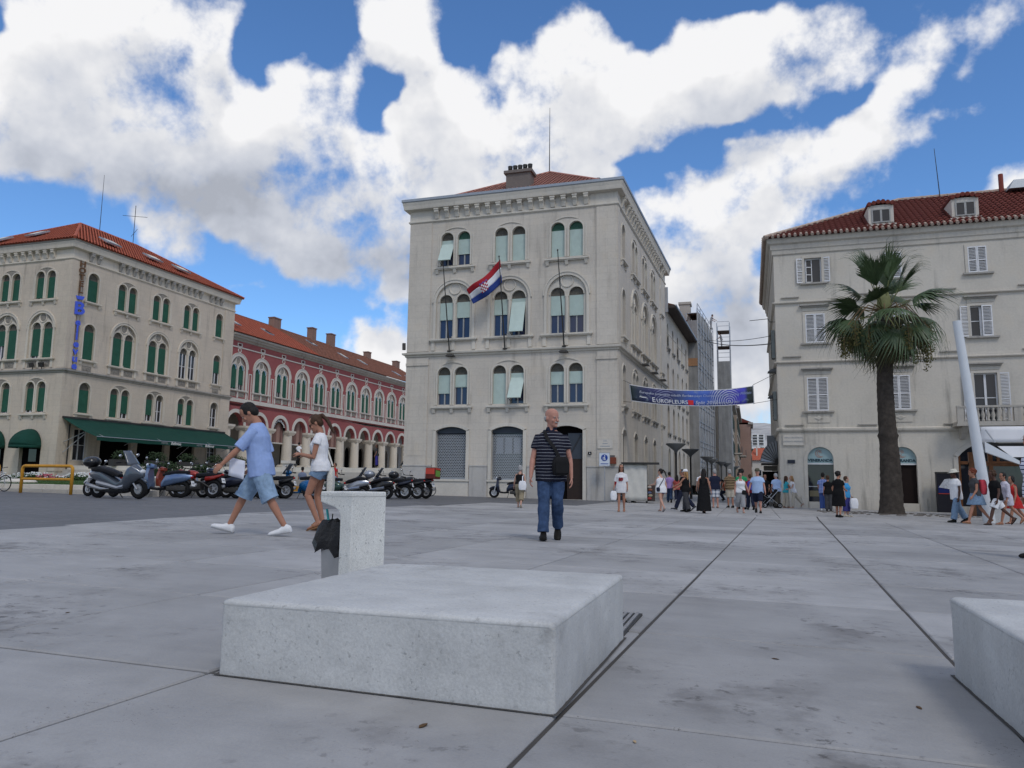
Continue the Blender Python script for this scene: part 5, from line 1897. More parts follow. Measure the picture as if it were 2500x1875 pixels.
 bl.box(8.3, 13.4, -1.05, .0, 3.78, 3.92); bl.box(8.25, 13.45, -1.10, .0, 3.70, 3.779)
 for x in (8.7, 10.6, 12.6):
  bl.loft([[(x - .14, -.85, 3.70), (x + .14, -.85, 3.70), (x + .14, 0, 3.70), (x - .14, 0, 3.70)], [(x - .12, -.25, 3.1), (x + .12, -.25, 3.1), (x + .12, 0, 3.1), (x - .12, 0, 3.1)]])
 bl.box(8.3, 13.4, -1.06, -.86, 4.60, 4.70)
 for x in (8.3, 10.75, 13.1):
  bl.box(x, x + .3, -1.04, -.88, 3.921, 4.599)
 bal = bl.obj('balcony', M['stone_w'], t)
 pr = MB().tube([(0, 0, 3.92), (0, 0, 3.98), (0, 0, 4.06), (0, 0, 4.22), (0, 0, 4.45), (0, 0, 4.52), (0, 0, 4.6)], [.085, .085, .05, .095, .045, .075, .085], 8).mesh('baluster', M['stone_w'], True)
 for x in [8.78 + .22 * k for k in range(9)] + [11.25 + .22 * k for k in range(9)]:
  put('baluster', pr, bal, (x, -.96, 0))
 # small ledges left on the wall
 mb = MB()
 for z in (10.86, 7.58, 3.86):
  for x in (.3, 3.9, 7.9, 11.6):
   mb.box(x + .02, x + .95, -.10, .002, z, z + .05)
 split_boxes(mb, 'ledge', M['trim_soot'], t)
 # pots on the balcony ends
 # roof
 ze, zr = 14.22, 17.35
 y_r = 4.3
 mb = MB()
 A, B, P, Q, C, D = (-.45, -.45, ze), (W, -.45, ze), (7.2, y_r, zr), (W, y_r, zr), (W, L, ze), (-.45, L, ze)
 P2 = (7.2, L - y_r, zr)
 mb.add([A, B, Q, P, D, C, P2, (W, L - y_r, zr)], [(0, 1, 2, 3), (0, 3, 6, 4), (3, 2, 7, 6), (4, 6, 7, 5)])
 roof = mb.obj('roof', M['tile_dark'], t)
 run, rise = y_r + .45, zr - ze
 sl = math.hypot(run, rise)
 tl = MB()
 tile_plane(tl, A, (1, 0, 0), (0, run / sl, rise / sl), (0, -rise / sl, run / sl), W + .45, sl, sl / 7.65, None, .29, .38, .085)
 o = tl.obj('roof_tiles', M['tile_dark'], roof, smooth='auto'); o['kind'] = 'stuff'
 run2 = 7.65; sl2 = math.hypot(run2, rise)
 tl = MB()
 tile_plane(tl, D, (0, -1, 0), (run2 / sl2, 0, rise / sl2), (-rise / sl2, 0, run2 / sl2), L + .45, sl2, sl2 / run, sl2 / run, .29, .38, .085)
 o = tl.obj('roof_tiles', M['tile_dark'], roof, smooth='auto'); o['kind'] = 'stuff'
 cap = MB()
 def caps(p, q, r=.12):
  p, q = Vector(p), Vector(q)
  k = int((q - p).length / .42)
  for i in range(k):
   u, v = p.lerp(q, i / k), p.lerp(q, (i + 1.1) / k)
   cap.tube([u + Vector((0, 0, .05)), v + Vector((0, 0, .09))], [r, r * .82], 7)
 caps(A, P); caps(P, Q)
 n = int((W + .45) / .29)
 for i in range(n):      # pale mortared eave tiles
  x = -.45 + (i + .5) * (W + .45) / n
  cap.tube([(x, -.56, ze + .0), (x, -.28, ze + .17)], .085, 7)
 for i in range(40):
  y = -.3 + i * .4
  cap.tube([(-.56, y, ze - .01), (-.28, y, ze + .1)], .115, 6)
 o = cap.obj('ridge_tiles', M['tile_cap'], roof); o['kind'] = 'stuff'
 # dormers
 for x in (5.55, 9.55, 13.8):
  d = MB()
  yf = .15
  zf = ze + (yf + .45) * rise / run
  d.box(x - .62, x + .62, yf, yf + 2.6, zf, zf + 1.15)
  d.box(x - .72, x + .72, yf - .10, yf + .08, zf - .02, zf + .06)
  dm = d.obj('dormer', M['white_stucco'], t)
  w = MB()
  w.box(x - .46, x - .40, yf - .05, yf - .002, zf + .16, zf + .92); w.box(x + .40, x + .46, yf - .05, yf - .002, zf + .16, zf + .92); w.box(x - .40, x + .40, yf - .05, yf - .002, zf + .86, zf + .92); w.box(x - .40, x + .40, yf - .05, yf - .002, zf + .16, zf + .22); w.box(x - .05, x + .05, yf - .045, yf - .002, zf + .22, zf + .86)
  w.obj('window_frame', M['frame_grey'], dm)
  MB().box(x - .40, x + .40, yf - .02, yf - .001, zf + .2, zf + .88).obj('glass_pane', M['glass'], dm)
  rt = MB()
  for k in range(6):
   xx = x - .68 + (k + .5) * .227
   hgt = zf + 1.17 + .16 * (1 - abs(xx - x) / .7)
   rt.tube([(xx, yf - .14, hgt), (xx, yf + 2.7, hgt + .12)], .12, 7)
  o = rt.obj('roof_tiles', M['tile_dark'], dm); o['kind'] = 'stuff'
 # rear wing roof seen behind the hip, stove pipe, aerial
 MB().box(.4, 5.6, 5.5, 11.0, 14.3, 15.55).obj('roof_hatch', M['stone_w'], t)
 mb = MB()
 for k in range(18):
  mb.tube([(.2 + k * .31, 5.2, 15.6), (.2 + k * .31, 11.2, 16.1)], .15, 6)
 o = mb.obj('roof_tiles', M['tile_dark'], t); o['kind'] = 'stuff'
 MB().tube([(12.45, 4.2, 17.2), (12.45, 4.2, 18.35)], .13, 8).obj('stove_pipe', mm('red_brown_pipe', (.22, .05, .035), .6), t)
 MB().tube([(9.35, 4.2, 17.3), (9.2, 4.2, 20.3)], [.03, .015], 5).obj('aerial', M['iron'], t)
 MB().loft([[(12.6, 3.4, 17.2), (16, 3.4, 17.2), (16, 5.2, 17.3), (12.6, 5.2, 17.3)], [(12.9, 3.6, 17.75), (16, 3.6, 17.75), (16, 5.0, 17.75), (12.9, 5.0, 17.75)]]).obj('roof_lantern', M['lead'], t)
 return t

right = right_building()
t = board('street_plaque', 'large pale street name plaque with two lines on the right house', 'plaque', 2.22, 42.96, 3.11, 1.02, .56, M['white_stucco'], frame=M['trim_c'])
put('inscription', text_mesh('OBALA HRVATSKOG', .10, M['grey_text']), t, (0, -.034, .07))
put('inscription', text_mesh('NARODNOG PREPORODA', .10, M['grey_text']), t, (0, -.034, -.13))
t = board('shop_plate', 'small dark rectangular plate on the wall left of the glass door', 'plate', 2.07, 42.97, 1.94, .38, .19, mm('dark_blue_plate', (.03, .035, .05), .5))

# ================================================================== THE STREET BEYOND
WX = lambda y: -7.2 + SL * (y - 43)          # line of the left street front

def street_frame(y):
 return (WX(y), y, 0)

t = thing('side_wing', 'lower plastered wing with deep dark eaves continuing the central building up the street', 'building', street_frame(62.5), RZ)
Lw = 17.2
holes = []
cw = [1.35 + 3.25 * k for k in range(5)]
for c in cw:
 holes += [opening(c, .5, 12.1, 14.2), opening(c, .55, 7.9, 10.8), opening(c, .62, 4.9, 7.2), opening(c, .5, .6, 3.6)]
mb = MB()
holed(mb, rect(0, Lw, -.8, 15.3), holes, 0, .3)
mb.obj('wall', M['stone_c'], t)
MB().box(0, Lw, .35, 9, -.8, 15.3).obj('rear_wall', M['stone_c'], t)
for i, c in enumerate(cw):
 for zb, zt in ((12.1, 14.2), (7.9, 10.8), (4.9, 7.2), (.6, 3.6)):
  w = MB(); sill(w, .75, zb - .02, (-1, 1), .16) if zb > 4 else jambs(w, 0, .5, zb, zt, .1)
  w = w.obj('window', M['trim_soot'], t, False, (c, 0, 0))
  hw = {12.1: .5, 7.9: .55, 4.9: .62, .6: .5}[zb]
  MB().prism(opening(0, hw, zb, zt), .24, .26).obj('glass_pane', M['glass'] if (i + int(zb)) % 3 else M['blind_w'], w)
  if zb == 12.1 and i in (0, 2):
   MB().box(-.5, .5, -.02, .02, -1.0, 0).obj('awning_shutter', M['frame_grey'], w, False, (0, -.02, 13.3)).rotation_euler = (-R(38), 0, 0)
MB().loft([[(0, -.85, 15.25), (0, -.85, 15.42), (0, .2, 15.75), (0, .2, 15.25)], [(Lw + .3, -.85, 15.25), (Lw + .3, -.85, 15.42), (Lw + .3, .2, 15.75), (Lw + .3, .2, 15.25)]]).obj('eaves', mat('dark_eaves_wood', (.075, .06, .055), .8, .2, 5), t)
MB().box(-.05, Lw + .3, -.95, -.85, 15.35, 15.48).obj('gutter', M['lead'], t)
MB().loft([[(0, -.8, 15.5), (0, 8, 18.2), (0, 9, 15.4)], [(Lw, -.8, 15.5), (Lw, 8, 18.2), (Lw, 9, 15.4)]]).obj('roof', M['tile_old'], t)
MB().box(-.5, -.3, -.3, .2, 14.8, 16.9).obj('downpipe', M['metal'], t)

# scaffolded house
t = thing('scaffolded_building', 'grey house wrapped in scaffolding and netting beyond the lower wing', 'building', (-4.9, 79.0, 0), 0)
A, Bp = Vector((0.15, -.2, 0)), Vector((1.1, 13.6, 0))
MB().add([], []).box(-7, -1.25, 0, 22, -1, 17.6).obj('wall', stone_mat('cement_render', (.34, .33, .315), amount=.6, joint=0), t)
MB().loft([[(-7, -.2, 17.6), (-1.0, -.2, 17.6), (-4, 2, 19.3)], [(-7, 22, 17.6), (-1.0, 22, 17.6), (-4, 20, 19.3)]]).obj('roof', M['tile_old'], t)
MB().box(-1.9, -.8, 1.0, 2.4, 16.5, 19.6).box(-2.0, -.7, .9, 2.5, 19.6, 19.85).obj('chimney', M['stone_w'], t)
MB().box(-3.4, -2.6, -.5, .4, 16, 19.4).obj('chimney', M['stone_w'], t)
t2 = thing('scaffolding', 'tube scaffold with grey netting and board decks in front of the grey house', 'scaffold', (-4.9, 79.0, 0), math.atan2(13.8, .95))
Lsc = 13.8
nb = 6
for i in range(nb + 1):
 x = Lsc * i / nb
 for d in (0, 1.15):
  MB().bar((x, d, -.5), (x, d, 18.4 + (.9 if d == 0 else 0)), .045, 6).obj('standard', M['metal'], t2)
for k in range(9):
 z = 2.0 + 2.05 * k
 MB().box(0, Lsc, .12, 1.05, z - .05, z).obj('board_deck', mm('scaffold_boards', (.17, .15, .13), .9, .3, 3), t2)
 for dz in (.5, 1.0):
  MB().bar((0, 0, z + dz), (Lsc, 0, z + dz), .03, 5).obj('guard_rail', M['metal'], t2)
 for x in (0.0, Lsc):
  MB().bar((x, 0, z), (x, 1.15, z), .035, 5).obj('transom', M['metal'], t2)
for k in range(4):
 MB().bar((0.0, .02, 2 + k * 4.1), (4.6, .02, 6.1 + k * 4.1), .03, 5).obj('brace', M['metal'], t2)
mb = MB()
rows = []
for j in range(12):
 z = 18.9 - j * .85
 rows.append([(13.6 * i / 10, .05 + .03 * math.sin(i * 2.1 + j), z - .15 * math.sin(i * .9)) for i in range(11)])
mb.grid(rows)
o = mb.obj('net', M['net'], t2, smooth=True); o.modifiers.new('s', 'SOLIDIFY').thickness = .01
mb = MB()
mb.grid([[(Lsc * i / 10, .06 + .03 * math.sin(i * 1.7 + j), 9.45 - j * 1.95) for i in range(11)] for j in range(6)])
o = mb.obj('net', M['net'], t2, smooth=True); o.modifiers.new('s', 'SOLIDIFY').thickness = .01
mb = MB(); mb.grid([[(-.06 + .03 * math.sin(i * 2 + j), 1.2 - 1.2 * i / 4, 17.6 - j * 1.55) for i in range(5)] for j in range(12)])
o = mb.obj('net', M['net'], t2); o.modifiers.new('s', 'SOLIDIFY').thickness = .01
MB().box(-.14, -.10, .05, 1.1, 12.8, 13.6).obj('toe_board', mm('raw_plywood', (.36, .20, .11), .8, .2), t2)
# stair tower standing out into the street
t3 = thing('scaffold_tower', 'open scaffold stair tower with boards standing out into the street', 'scaffold', (-3.55, 94.3, 0), 0)
for (x, y) in ((0, 0), (1.5, 0), (0, 2.4), (1.5, 2.4)):
 MB().bar((x, y, -.5), (x, y, 20.4), .05, 6).obj('standard', M['metal'], t3)
for k in range(10):
 z = 1.9 + 1.95 * k
 MB().box(.05, 1.45, .05, 2.35, z - .06, z).obj('board_deck', mm('scaffold_boards', (.17, .15, .13), .9, .3, 3), t3)
 for dz in (.55, 1.1):
  MB().bar((0, 0, z + dz), (1.5, 0, z + dz), .03, 5).obj('guard_rail', M['metal'], t3)
MB().box(1.52, 1.56, 0, 2.4, 0, 17.5).obj('net', M['net'], t3)
MB().box(-.06, -.02, 0, 2.4, 0, 17.0).obj('net', M['net'], t3)
mb = MB(); mb.grid([[(.0 + 1.5 * i / 4, -.05 + .03 * math.sin(i * 2 + j), 15.6 - 1.45 * j) for i in range(5)] for j in range(11)])
o = mb.obj('net', M['net'], t3); o.modifiers.new('s', 'SOLIDIFY').thickness = .01

# houses further up the left side
def far_house(label, x0, x1, y0, y1, h, m_, mroof, floors, wins, balc=False):
 t = thing('house', label, 'building', (x1, y0, 0), PI / 2, 'houses far up the street')
 L = y1 - y0
 MB().box(0, L, 0, x1 - x0, -1, h).obj('wall', m_, t)
 MB().box(-.3, L + .3, -.45, .4, h, h + .35).obj('cornice', M['trim_soot'], t)
 MB().loft([[(0, -.3, h + .35), (0, 4, h + 2.2), (0, 8, h + .35)], [(L, -.3, h + .35), (L, 4, h + 2.2), (L, 8, h + .35)]]).obj('roof', mroof, t)
 for f in range(floors):
  z = .6 + f * (h - .6) / floors
  MB().box(0, L, -.12, .0, z + (h - .6) / floors - .15, z + (h - .6) / floors - .02).obj('string_course', M['trim_c'], t) if f < floors - 1 else None
  for w in range(wins):
   x = L * (w + .5) / wins
   fr = MB().box(x - .7, x + .7, -.06, .0, z + .5, z + 2.5).obj('window', M['trim_c'], t)
   MB().box(x - .5, x + .5, -.075, -.061, z + .7, z + 2.35).obj('glass_pane', M['glass'], fr)
   for s in (-1, 1):
    MB().box(x + s * .80 - .25, x + s * .80 + .25, -.12, -.064, z + .7, z + 2.35).obj('shutter', mm('dark_green_shutter', (.05, .07, .06), .7), fr)
 if balc:
  b_ = MB().box(L * .55, L * .8, -1.1, 0, h * .45, h * .45 + .15).obj('balcony', M['stone_w'], t)
  MB().box(L * .55, L * .8, -1.1, -1.04, h * .45 + .15, h * .45 + 1.0).obj('railing', M['iron'], b_)
 return t
far_house('pale plastered narrow house with a small balcony beyond the scaffold', -12, -2.15, 98.5, 112, 10.6, M['stone_c'], M['tile_old'], 3, 4, True)
far_house('long brownish stone house with a bracketed balcony far up the street', -12, -1.75, 113, 140, 11.6, stone_mat('stone_brown', (.36, .29, .23), amount=.5), M['tile_old'], 3, 7, True)
far_house('reddish brick towered house at the far end of the street', -9, .15, 141, 152, 11.4, stone_mat('stone_reddish', (.33, .22, .18), amount=.5), M['tile_dark'], 4, 3)
t = thing('house', 'small cream house with red tile roof closing the street', 'building', (.2, 160, 0))
MB().box(-.6, 8, 0, 8, -1, 5.6).obj('wall', M['white_stucco'], t)
MB().loft([[(-.9, -.4, 5.6), (8, -.4, 5.6), (8, 8.4, 5.6), (-.9, 8.4, 5.6)], [(.6, 3.5, 8.2), (8, 3.5, 8.2), (8, 4.5, 8.2), (.6, 4.5, 8.2)]]).obj('roof', M['tile'], t)
w = MB().box(1.0, 1.9, -.06, 0, 2.4, 3.7).obj('window', M['frame_w'], t)
MB().box(1.08, 1.82, -.075, -.061, 2.5, 3.6).obj('glass_pane', M['glass'], w)
MB().box(.9, 1.2, 1, 1.4, 6.4, 8.6).obj('chimney', M['white_stucco'], t)
# hotel block on the hillside
t = thing('apartment_block', 'bright white modern block with dark loggias below the rocky hill', 'building', (-3.2, 500, 0))
wb = mat('sunlit_white_render', (.82, .82, .80), .8, .05)
MB().box(0, 12.0, 0, 12, 10, 32.2).obj('wall', wb, t)
for k in range(4):
 for c in range(3):
  x = .9 + c * 3.8
  l = MB().box(x, x + 2.9, -.6, .0, 25.5 + k * 1.75 - .05, 25.5 + k * 1.75 + .1).obj('balcony', wb, t)
  MB().box(x + .1, x + 2.8, -.05, .0, 25.65 + k * 1.75, 26.75 + k * 1.75).obj('loggia', M['glass'], l)

# rocky hill
mb = MB()
rows = []
for j in range(28):
 y = 700 + j * 48
 row = []
 for i in range(60):
  x = -600 + i * 24
  p = Vector((x * .006, y * .006, 0))
  h = 118 * (1 - math.exp(-max(0, y - 690) / 420)) * (1 + .05 * math.sin(x * .004 + 1)) + 9 * noise.fractal(p * 2.2, .9, 2.1, 6) * min(1, (y - 700) / 200) + 4 * noise.noise(p * 9)
  if j == 27: h -= 40
  row.append((x, y, max(h, -2)))
 rows.append(row)
mb.grid(rows)
hm = mat('karst_rock', (.40, .39, .375), .95, .45, .03, 1.0, .12)
tag(mb.obj('hill', hm, smooth=False), kind='structure')

def leaf_cloud(mb, c, r, n, size, rg, flat=.8):
 """leaf-sized faces spread through an uneven crown"""
 for k in range(n):
  d = Vector((rg.gauss(0, 1), rg.gauss(0, 1), rg.gauss(0, 1))).normalized()
  q = rg.random() ** .38
  w = 1 + .35 * noise.noise(Vector((d.x * 2 + c[0], d.y * 2, d.z * 2 + c[2])))
  p = Vector(c) + Vector((d.x * r[0], d.y * r[1], d.z * r[2])) * q * w
  a = Vector((rg.gauss(0, 1), rg.gauss(0, 1), rg.gauss(0, .6))).normalized() * size * rg.uniform(.6, 1.3)
  b_ = a.orthogonal().normalized() * size * rg.uniform(.3, .6)
  mb.add([p - a, p + b_, p + a, p - b_], [(0, 1, 2, 3)])

leaf_dark = mat('foliage_dark', (.035, .05, .022), .8, .4, .25)
rg = random.Random(4)
for i, (x, z, r, lab) in enumerate(((1.0, 14.5, 3.0, 'dark rounded tree left of the white hillside block base'), (4.6, 14.0, 3.4, 'dark rounded tree in the middle below the white hillside block'), (8.2, 12.6, 3.2, 'lower dark tree toward the fan awning below the hill'))):
 t = thing('tree', lab, 'tree', (x, 350, 0), 0, 'trees below the hill')
 MB().tube([(0, 0, -1), (.2, 0, z - r)], [.5, .3], 7).obj('trunk', mm('bark', (.08, .06, .045), .9, .3, 4), t)
 mb = MB()
 for k in range(5):
  leaf_cloud(mb, (rg.uniform(-1.5, 1.5), rg.uniform(-1.5, 1.5), z + rg.uniform(-1.8, 1.2)), (r * .7, r * .7, r * .55), 260, .55, rg)
 mb.obj('crown', leaf_dark, t)

# stacked funnel lamps along the street
lamp = None
labs = ['funnel topped street lamp nearest the plaza behind the crowd', 'second funnel street lamp beyond the kiosk beside the central wing', 'third funnel street lamp before the scaffolding', 'fourth funnel street lamp close behind the third before the scaffolding', 'fifth funnel street lamp in the middle of the scaffolded front', 'sixth funnel street lamp near the scaffold tower', 'smallest funnel street lamp beyond the scaffold tower']
for (x, y), lab in zip(((-4.43, 48), (-4.13, 55.8), (-3.77, 70.9), (-3.69, 77.5), (-3.1, 86.1), (-2.7, 91.1), (-2.06, 107.8)), labs):
 if lamp is None:
  lamp = thing('street_lamp', lab, 'street lamp', (0, 0, 0), 0, 'funnel lamps along the street')
  MB().tube([(0, 0, 0), (0, 0, .7), (0, 0, .75), (0, 0, 3.0)], [.10, .10, .07, .07], 8).obj('post', M['iron'], lamp)
  MB().tube([(0, 0, 2.95), (0, 0, 3.1), (0, 0, 3.5), (0, 0, 3.56)], [.07, .12, .62, .60], 14).obj('lamp_shade', mm('lamp_grey', (.12, .125, .13), .5, .1), lamp, True)
  o = lamp
 else:
  o = copy_tree(lamp)
 o['label'] = lab
 o.location = (x, y, G(x, y))

# banner across the street
BX0, BX1, BY = -6.62, .245, 44.0
def banner_pt(u, v):
 """u 0..1 along, v 0 bottom .. 1 top"""
 x = BX0 + (BX1 - BX0) * u
 top = 6.44 + (6.18 - 6.44) * u - .36 * 4 * u * (1 - u) * .85
 bot = 5.49 + (5.22 - 5.49) * u - .27 * 4 * u * (1 - u) * .85
 return Vector((x + .12 * (v - .5) * (-1 if u < .5 else -.2), BY + .05 * math.sin(u * 9) * math.sin(u * PI), bot + (top - bot) * v))
t = thing('banner', 'long blue and purple fabric banner lettered in white hung across the street', 'banner', (0, 0, 0))
NB = 40
bm1 = bpy.data.materials.new('banner_print'); bm1.use_nodes = True
tt = NT(bm1.node_tree)
bs = bm1.node_tree.nodes['Principled BSDF']; bs.inputs['Roughness'].default_value = .6
ps = tt.n('ShaderNodeTexCoord').outputs['Object']
sp = tt.n('ShaderNodeSeparateXYZ'); tt.set(sp.inputs[0], ps)
u_ = tt.math('DIVIDE', tt.math('SUBTRACT', sp.outputs[0], BX0), BX1 - BX0)
rp = tt.n('ShaderNodeValToRGB'); tt.set(rp.inputs[0], u_)
cr = rp.color_ramp
for k, (p, c) in enumerate(((0, (.014, .030, .026)), (.16, (.016, .018, .10)), (.34, (.018, .022, .10)), (.43, (.05, .08, .22)), (.5, (.04, .10, .40)), (.62, (.05, .12, .45)), (.72, (.03, .05, .26)), (.86, (.045, .035, .40)), (.93, (.06, .06, .5)), (.955, (.014, .028, .03)))):
 e = cr.elements[0] if k == 0 else cr.elements.new(p)
 e.position = p; e.color = (*c, 1)
for e in list(cr.elements)[-1:]:
 e.color = (.014, .024, .026, 1)
nz = tt.noise(ps, 2.2, 5, .6, 1.0)
c = tt.mix(tt.mapr(nz, .56, .72, 0, .6), rp.outputs[0], (.20, .26, .30))
wv = tt.n('ShaderNodeTexWave', wave_type='RINGS', rings_direction='SPHERICAL')
tt.set(wv.inputs['Vector'], tt.vmath('SUBTRACT', ps, (-1.05, BY, 5.35)))
wv.inputs['Scale'].default_value = 2.6; wv.inputs['Distortion'].default_value = 2.0
rm = tt.math('MULTIPLY', tt.mapr(wv.outputs['Fac'], .62, .8), tt.mapr(tt.math('ABSOLUTE', tt.math('SUBTRACT', u_, .77)), .13, .06))
c = tt.mix(tt.math('MULTIPLY', rm, .7), c, (.62, .66, .75))
wv2 = tt.n('ShaderNodeTexWave', wave_type='RINGS', rings_direction='SPHERICAL')
tt.set(wv2.inputs['Vector'], tt.vmath('SUBTRACT', ps, (-4.6, BY, 5.2)))
wv2.inputs['Scale'].default_value = 2.2; wv2.inputs['Distortion'].default_value = 2.5
rm2 = tt.math('MULTIPLY', tt.mapr(wv2.outputs['Fac'], .66, .84), tt.mapr(tt.math('ABSOLUTE', tt.math('SUBTRACT', u_, .28)), .10, .03))
c = tt.mix(tt.math('MULTIPLY', rm2, .45), c, (.4, .42, .62))
tt.nt.links.new(c, bs.inputs['Base Color'])
mb = MB(); mb.grid([[banner_pt(i / NB, j / 4) for i in range(NB + 1)] for j in range(5)])
o = mb.obj('fabric', bm1, t, smooth=True); o.modifiers.new('s', 'SOLIDIFY').thickness = .012
for v in (0, 1):
 o = MB().tube([banner_pt(i / NB, v) for i in range(NB + 1)], .022, 5).obj('hem', M['white_canvas'], t)
for u in (0, 1):
 MB().bar(banner_pt(u, -.05), banner_pt(u, 1.05), .03).obj('end_pole', M['metal'], t)
def banner_text(txt, u0, v0, size, m_, shear=0.0, bold=0.0):
 me = text_mesh(txt, size, m_, shear=shear, align='LEFT', bold=bold, extrude=.002)
 Wb = BX1 - BX0
 for v in me.vertices:
  u = u0 + v.co.x / Wb
  p = banner_pt(u, v0 + v.co.z / .96)
  v.co = p + Vector((0, -.022 - v.co.y * .2, 0))
 put('lettering', me, t)
banner_text('Europsko prvenstvo mladih florista', .075, .58, .215, mm('soft_white_lettering', (.55, .57, .66), .6), .25)
banner_text('European Championship of Young Florists', .475, .58, .205, mm('faint_blue_lettering', (.36, .42, .62), .6), .25)
banner_text('Poeziet...', .072, .30, .13, M['white_text'], .2, .004)
banner_text('E', .175, .10, .42, M['white_text'])
banner_text('UROFLEURS', .212, .10, .335, M['white_text'])
banner_text('Split 2013', .535, .10, .31, mm('soft_white_lettering', (.55, .57, .66), .6), .25)
banner_text('07.-08. September 2013', .69, .12, .14, mm('soft_white_lettering', (.55, .57, .66), .6), .1)
mb = MB(); mb.add([banner_pt(u, v) + Vector((0, -.02, 0)) for u, v in ((.475, .05), (.522, .05), (.522, .36), (.475, .36))], [(0, 1, 2, 3)])
mb.obj('red_square', mm('print_red', (.62, .03, .03), .6), t)
for a, b_ in (((BX0, BY, 6.5), (-7.2, 44.3, 6.8)), ((BX0, BY, 5.4), (-7.2, 44.3, 5.5)), ((BX1, BY, 6.25), (1.5, 44.2, 6.9)), ((BX1, BY, 5.2), (1.5, 44.2, 5.42))):
 MB().bar(a, b_, .012, 4).obj('rope', M['iron'], t)

# cables over the street and little brackets on the right house flank
def cable(lab, a, b_, sag, r=.02, nm='cable'):
 a, b_ = Vector(a), Vector(b_)
 mb = MB(); mb.tube([a.lerp(b_, i / 12) - Vector((0, 0, sag * 4 * (i / 12) * (1 - i / 12))) for i in range(13)], r, 4)
 return tag(mb.obj(nm, M['iron'], None, False), lab, 'cable', 'cables over the street')
cable('upper thin cable sagging from the scaffold to the right house', (-4.4, 81, 15.9), (1.45, 52, 10.5), .25, .02)
cable('thick lower cable sagging from the scaffold to the right house', (-4.4, 81, 15.8), (1.45, 51, 9.8), .3, .035)
t = thing('wall_bracket', 'thin rod bracket sticking out from the upper left edge of the right house', 'bracket', (1.5, 43.6, 9.72))
MB().bar((-1.35, 0, .12), (-.35, 0, .18), .018).obj('rod', M['iron'], t)
MB().tube([(-.35, 0, .18), (-.3, 0, 0), (0, 0, -.02)], .018, 5).obj('hook', M['iron'], t)
for z, lab in ((8.6, 'long grey shutter on the flank of the right house near the third floor'), (5.1, 'lower grey shutter on the flank of the right house')):
 t = thing('wall_shutter', lab, 'shutter', (1.42, 44.4, z), 0, 'shutters on the flank of the right house')
 MB().box(-.12, .06, 0, .7, -.8, .8).obj('leaf', mm('grey_green_shutter', (.22, .24, .23), .6), t)
 for k in range(10):
  MB().box(-.14, -.121, .05, .65, -.72 + k * .15, -.64 + k * .15).obj('slat', M['iron'], t)
for y, z, lab in ((44.6, 7.0, 'small grey hood on the flank of the right house above the banner'), (46, 5.7, 'lower small grey hood on the flank of the right house')):
 t = thing('wall_hood', lab, 'hood', (1.5, y, z), 0, 'hoods on the flank of the right house')
 MB().loft([[(-.45, -.4, 0), (0, -.4, 0), (0, .4, 0), (-.45, .4, 0)], [(-.3, -.4, .12), (0, -.4, .2), (0, .4, .2), (-.3, .4, .12)]]).obj('hood_top', mm('lamp_grey', (.12, .125, .13), .5, .1), t)

# fan awning of a shop in the side street
t = thing('fan_awning', 'grey folding fan shaped awning on the corner of the side street', 'awning', (1.49, 46.2, 1.92))
mb = MB()
fan = []
for k in range(9):
 a = R(4 + 84 * k / 8)
 fan.append([(-.95 * math.cos(a) * (1 if k else 1), y, 1.25 * math.sin(a) + (0 if k else -.0)) for y in (-.9, -.3, .9, 2.1)])
for k in range(8):
 m2 = MB(); m2.grid([fan[k], fan[k + 1]]);
 m2.add([fan[k][0], fan[k + 1][0], (0, -.9, 0)], [(0, 1, 2)])
 o = m2.obj('fan_segment', mm('awning_grey_light', (.42, .45, .50), .8, .1) if k == 0 else mm('awning_grey', (.24, .245, .25), .8, .1), t)
 o.modifiers.new('s', 'SOLIDIFY').thickness = .02
for k in range(9):
 MB().bar((0, -.92, 0), (fan[k][0][0], -.92, fan[k][0][2]), .018, 4).obj('awning_rib', M['iron'], t)
MB().box(-.90, 0, -.88, 2.1, -.06, .0).obj('awning_bar', M['iron'], t)
MB().box(-.78, -.05, -.2, -.1, -.42, -.14).obj('sign_board', mm('brown_sign', (.10, .085, .07), .7), t)
MB().box(-.85, .0, .3, .36, -1.9, -.45).obj('shop_opening', M['dark'], t)
MB().box(-.5, .0, 2.2, 2.6, .9, 1.75).obj('air_vent', mm('vent_grey', (.2, .2, .2), .6), t)

# market stall wrapped in a pale sheet
kx, ky = -5.95, 41.2
t = thing('market_stall', 'boxy stall wrapped in pale canvas with a dark flat roof on the corner', 'stall', (kx, ky, G(kx, ky)), R(6))
mb = MB()
rows = []
for j in range(9):
 z = .12 + 1.92 * j / 8
 rows.append([(-.62 + 1.22 * i / 12, -.55 + .025 * math.sin(i * 1.3 + j * .8) + .02 * noise.noise(Vector((i * .5, j * .5, 0))), z) for i in range(13)])
mb.grid(rows)
o = mb.obj('canvas_wall', mat('stall_canvas', (.56, .54, .49), .85, .1, 3, .5, 9), t, smooth=True); o.modifiers.new('s', 'SOLIDIFY').thickness = .02
MB().box(-.62, .60, -.5, .9, .1, 2.0).obj('stall_body', mat('stall_grey', (.40, .39, .37), .8, .15), t)
MB().box(-.75, 1.25, -.75, 1.0, 2.07, 2.15).obj('stall_roof', M['iron'], t)
MB().box(.62, 1.0, -.42, .7, .1, .95).obj('goods_shelf', mm('stall_dark', (.06, .045, .04), .8), t)
for k, c_ in enumerate(((.3, .05, .04), (.35, .3, .2), (.10, .12, .2), (.2, .08, .05), (.4, .35, .3))):
 MB().ell((.72 + .05 * (k % 2), -.46, .25 + .15 * k), (.12, .06, .07), 8, 5).obj('goods', mm('goods_%s' % 'abcde'[k], c_, .7), t)
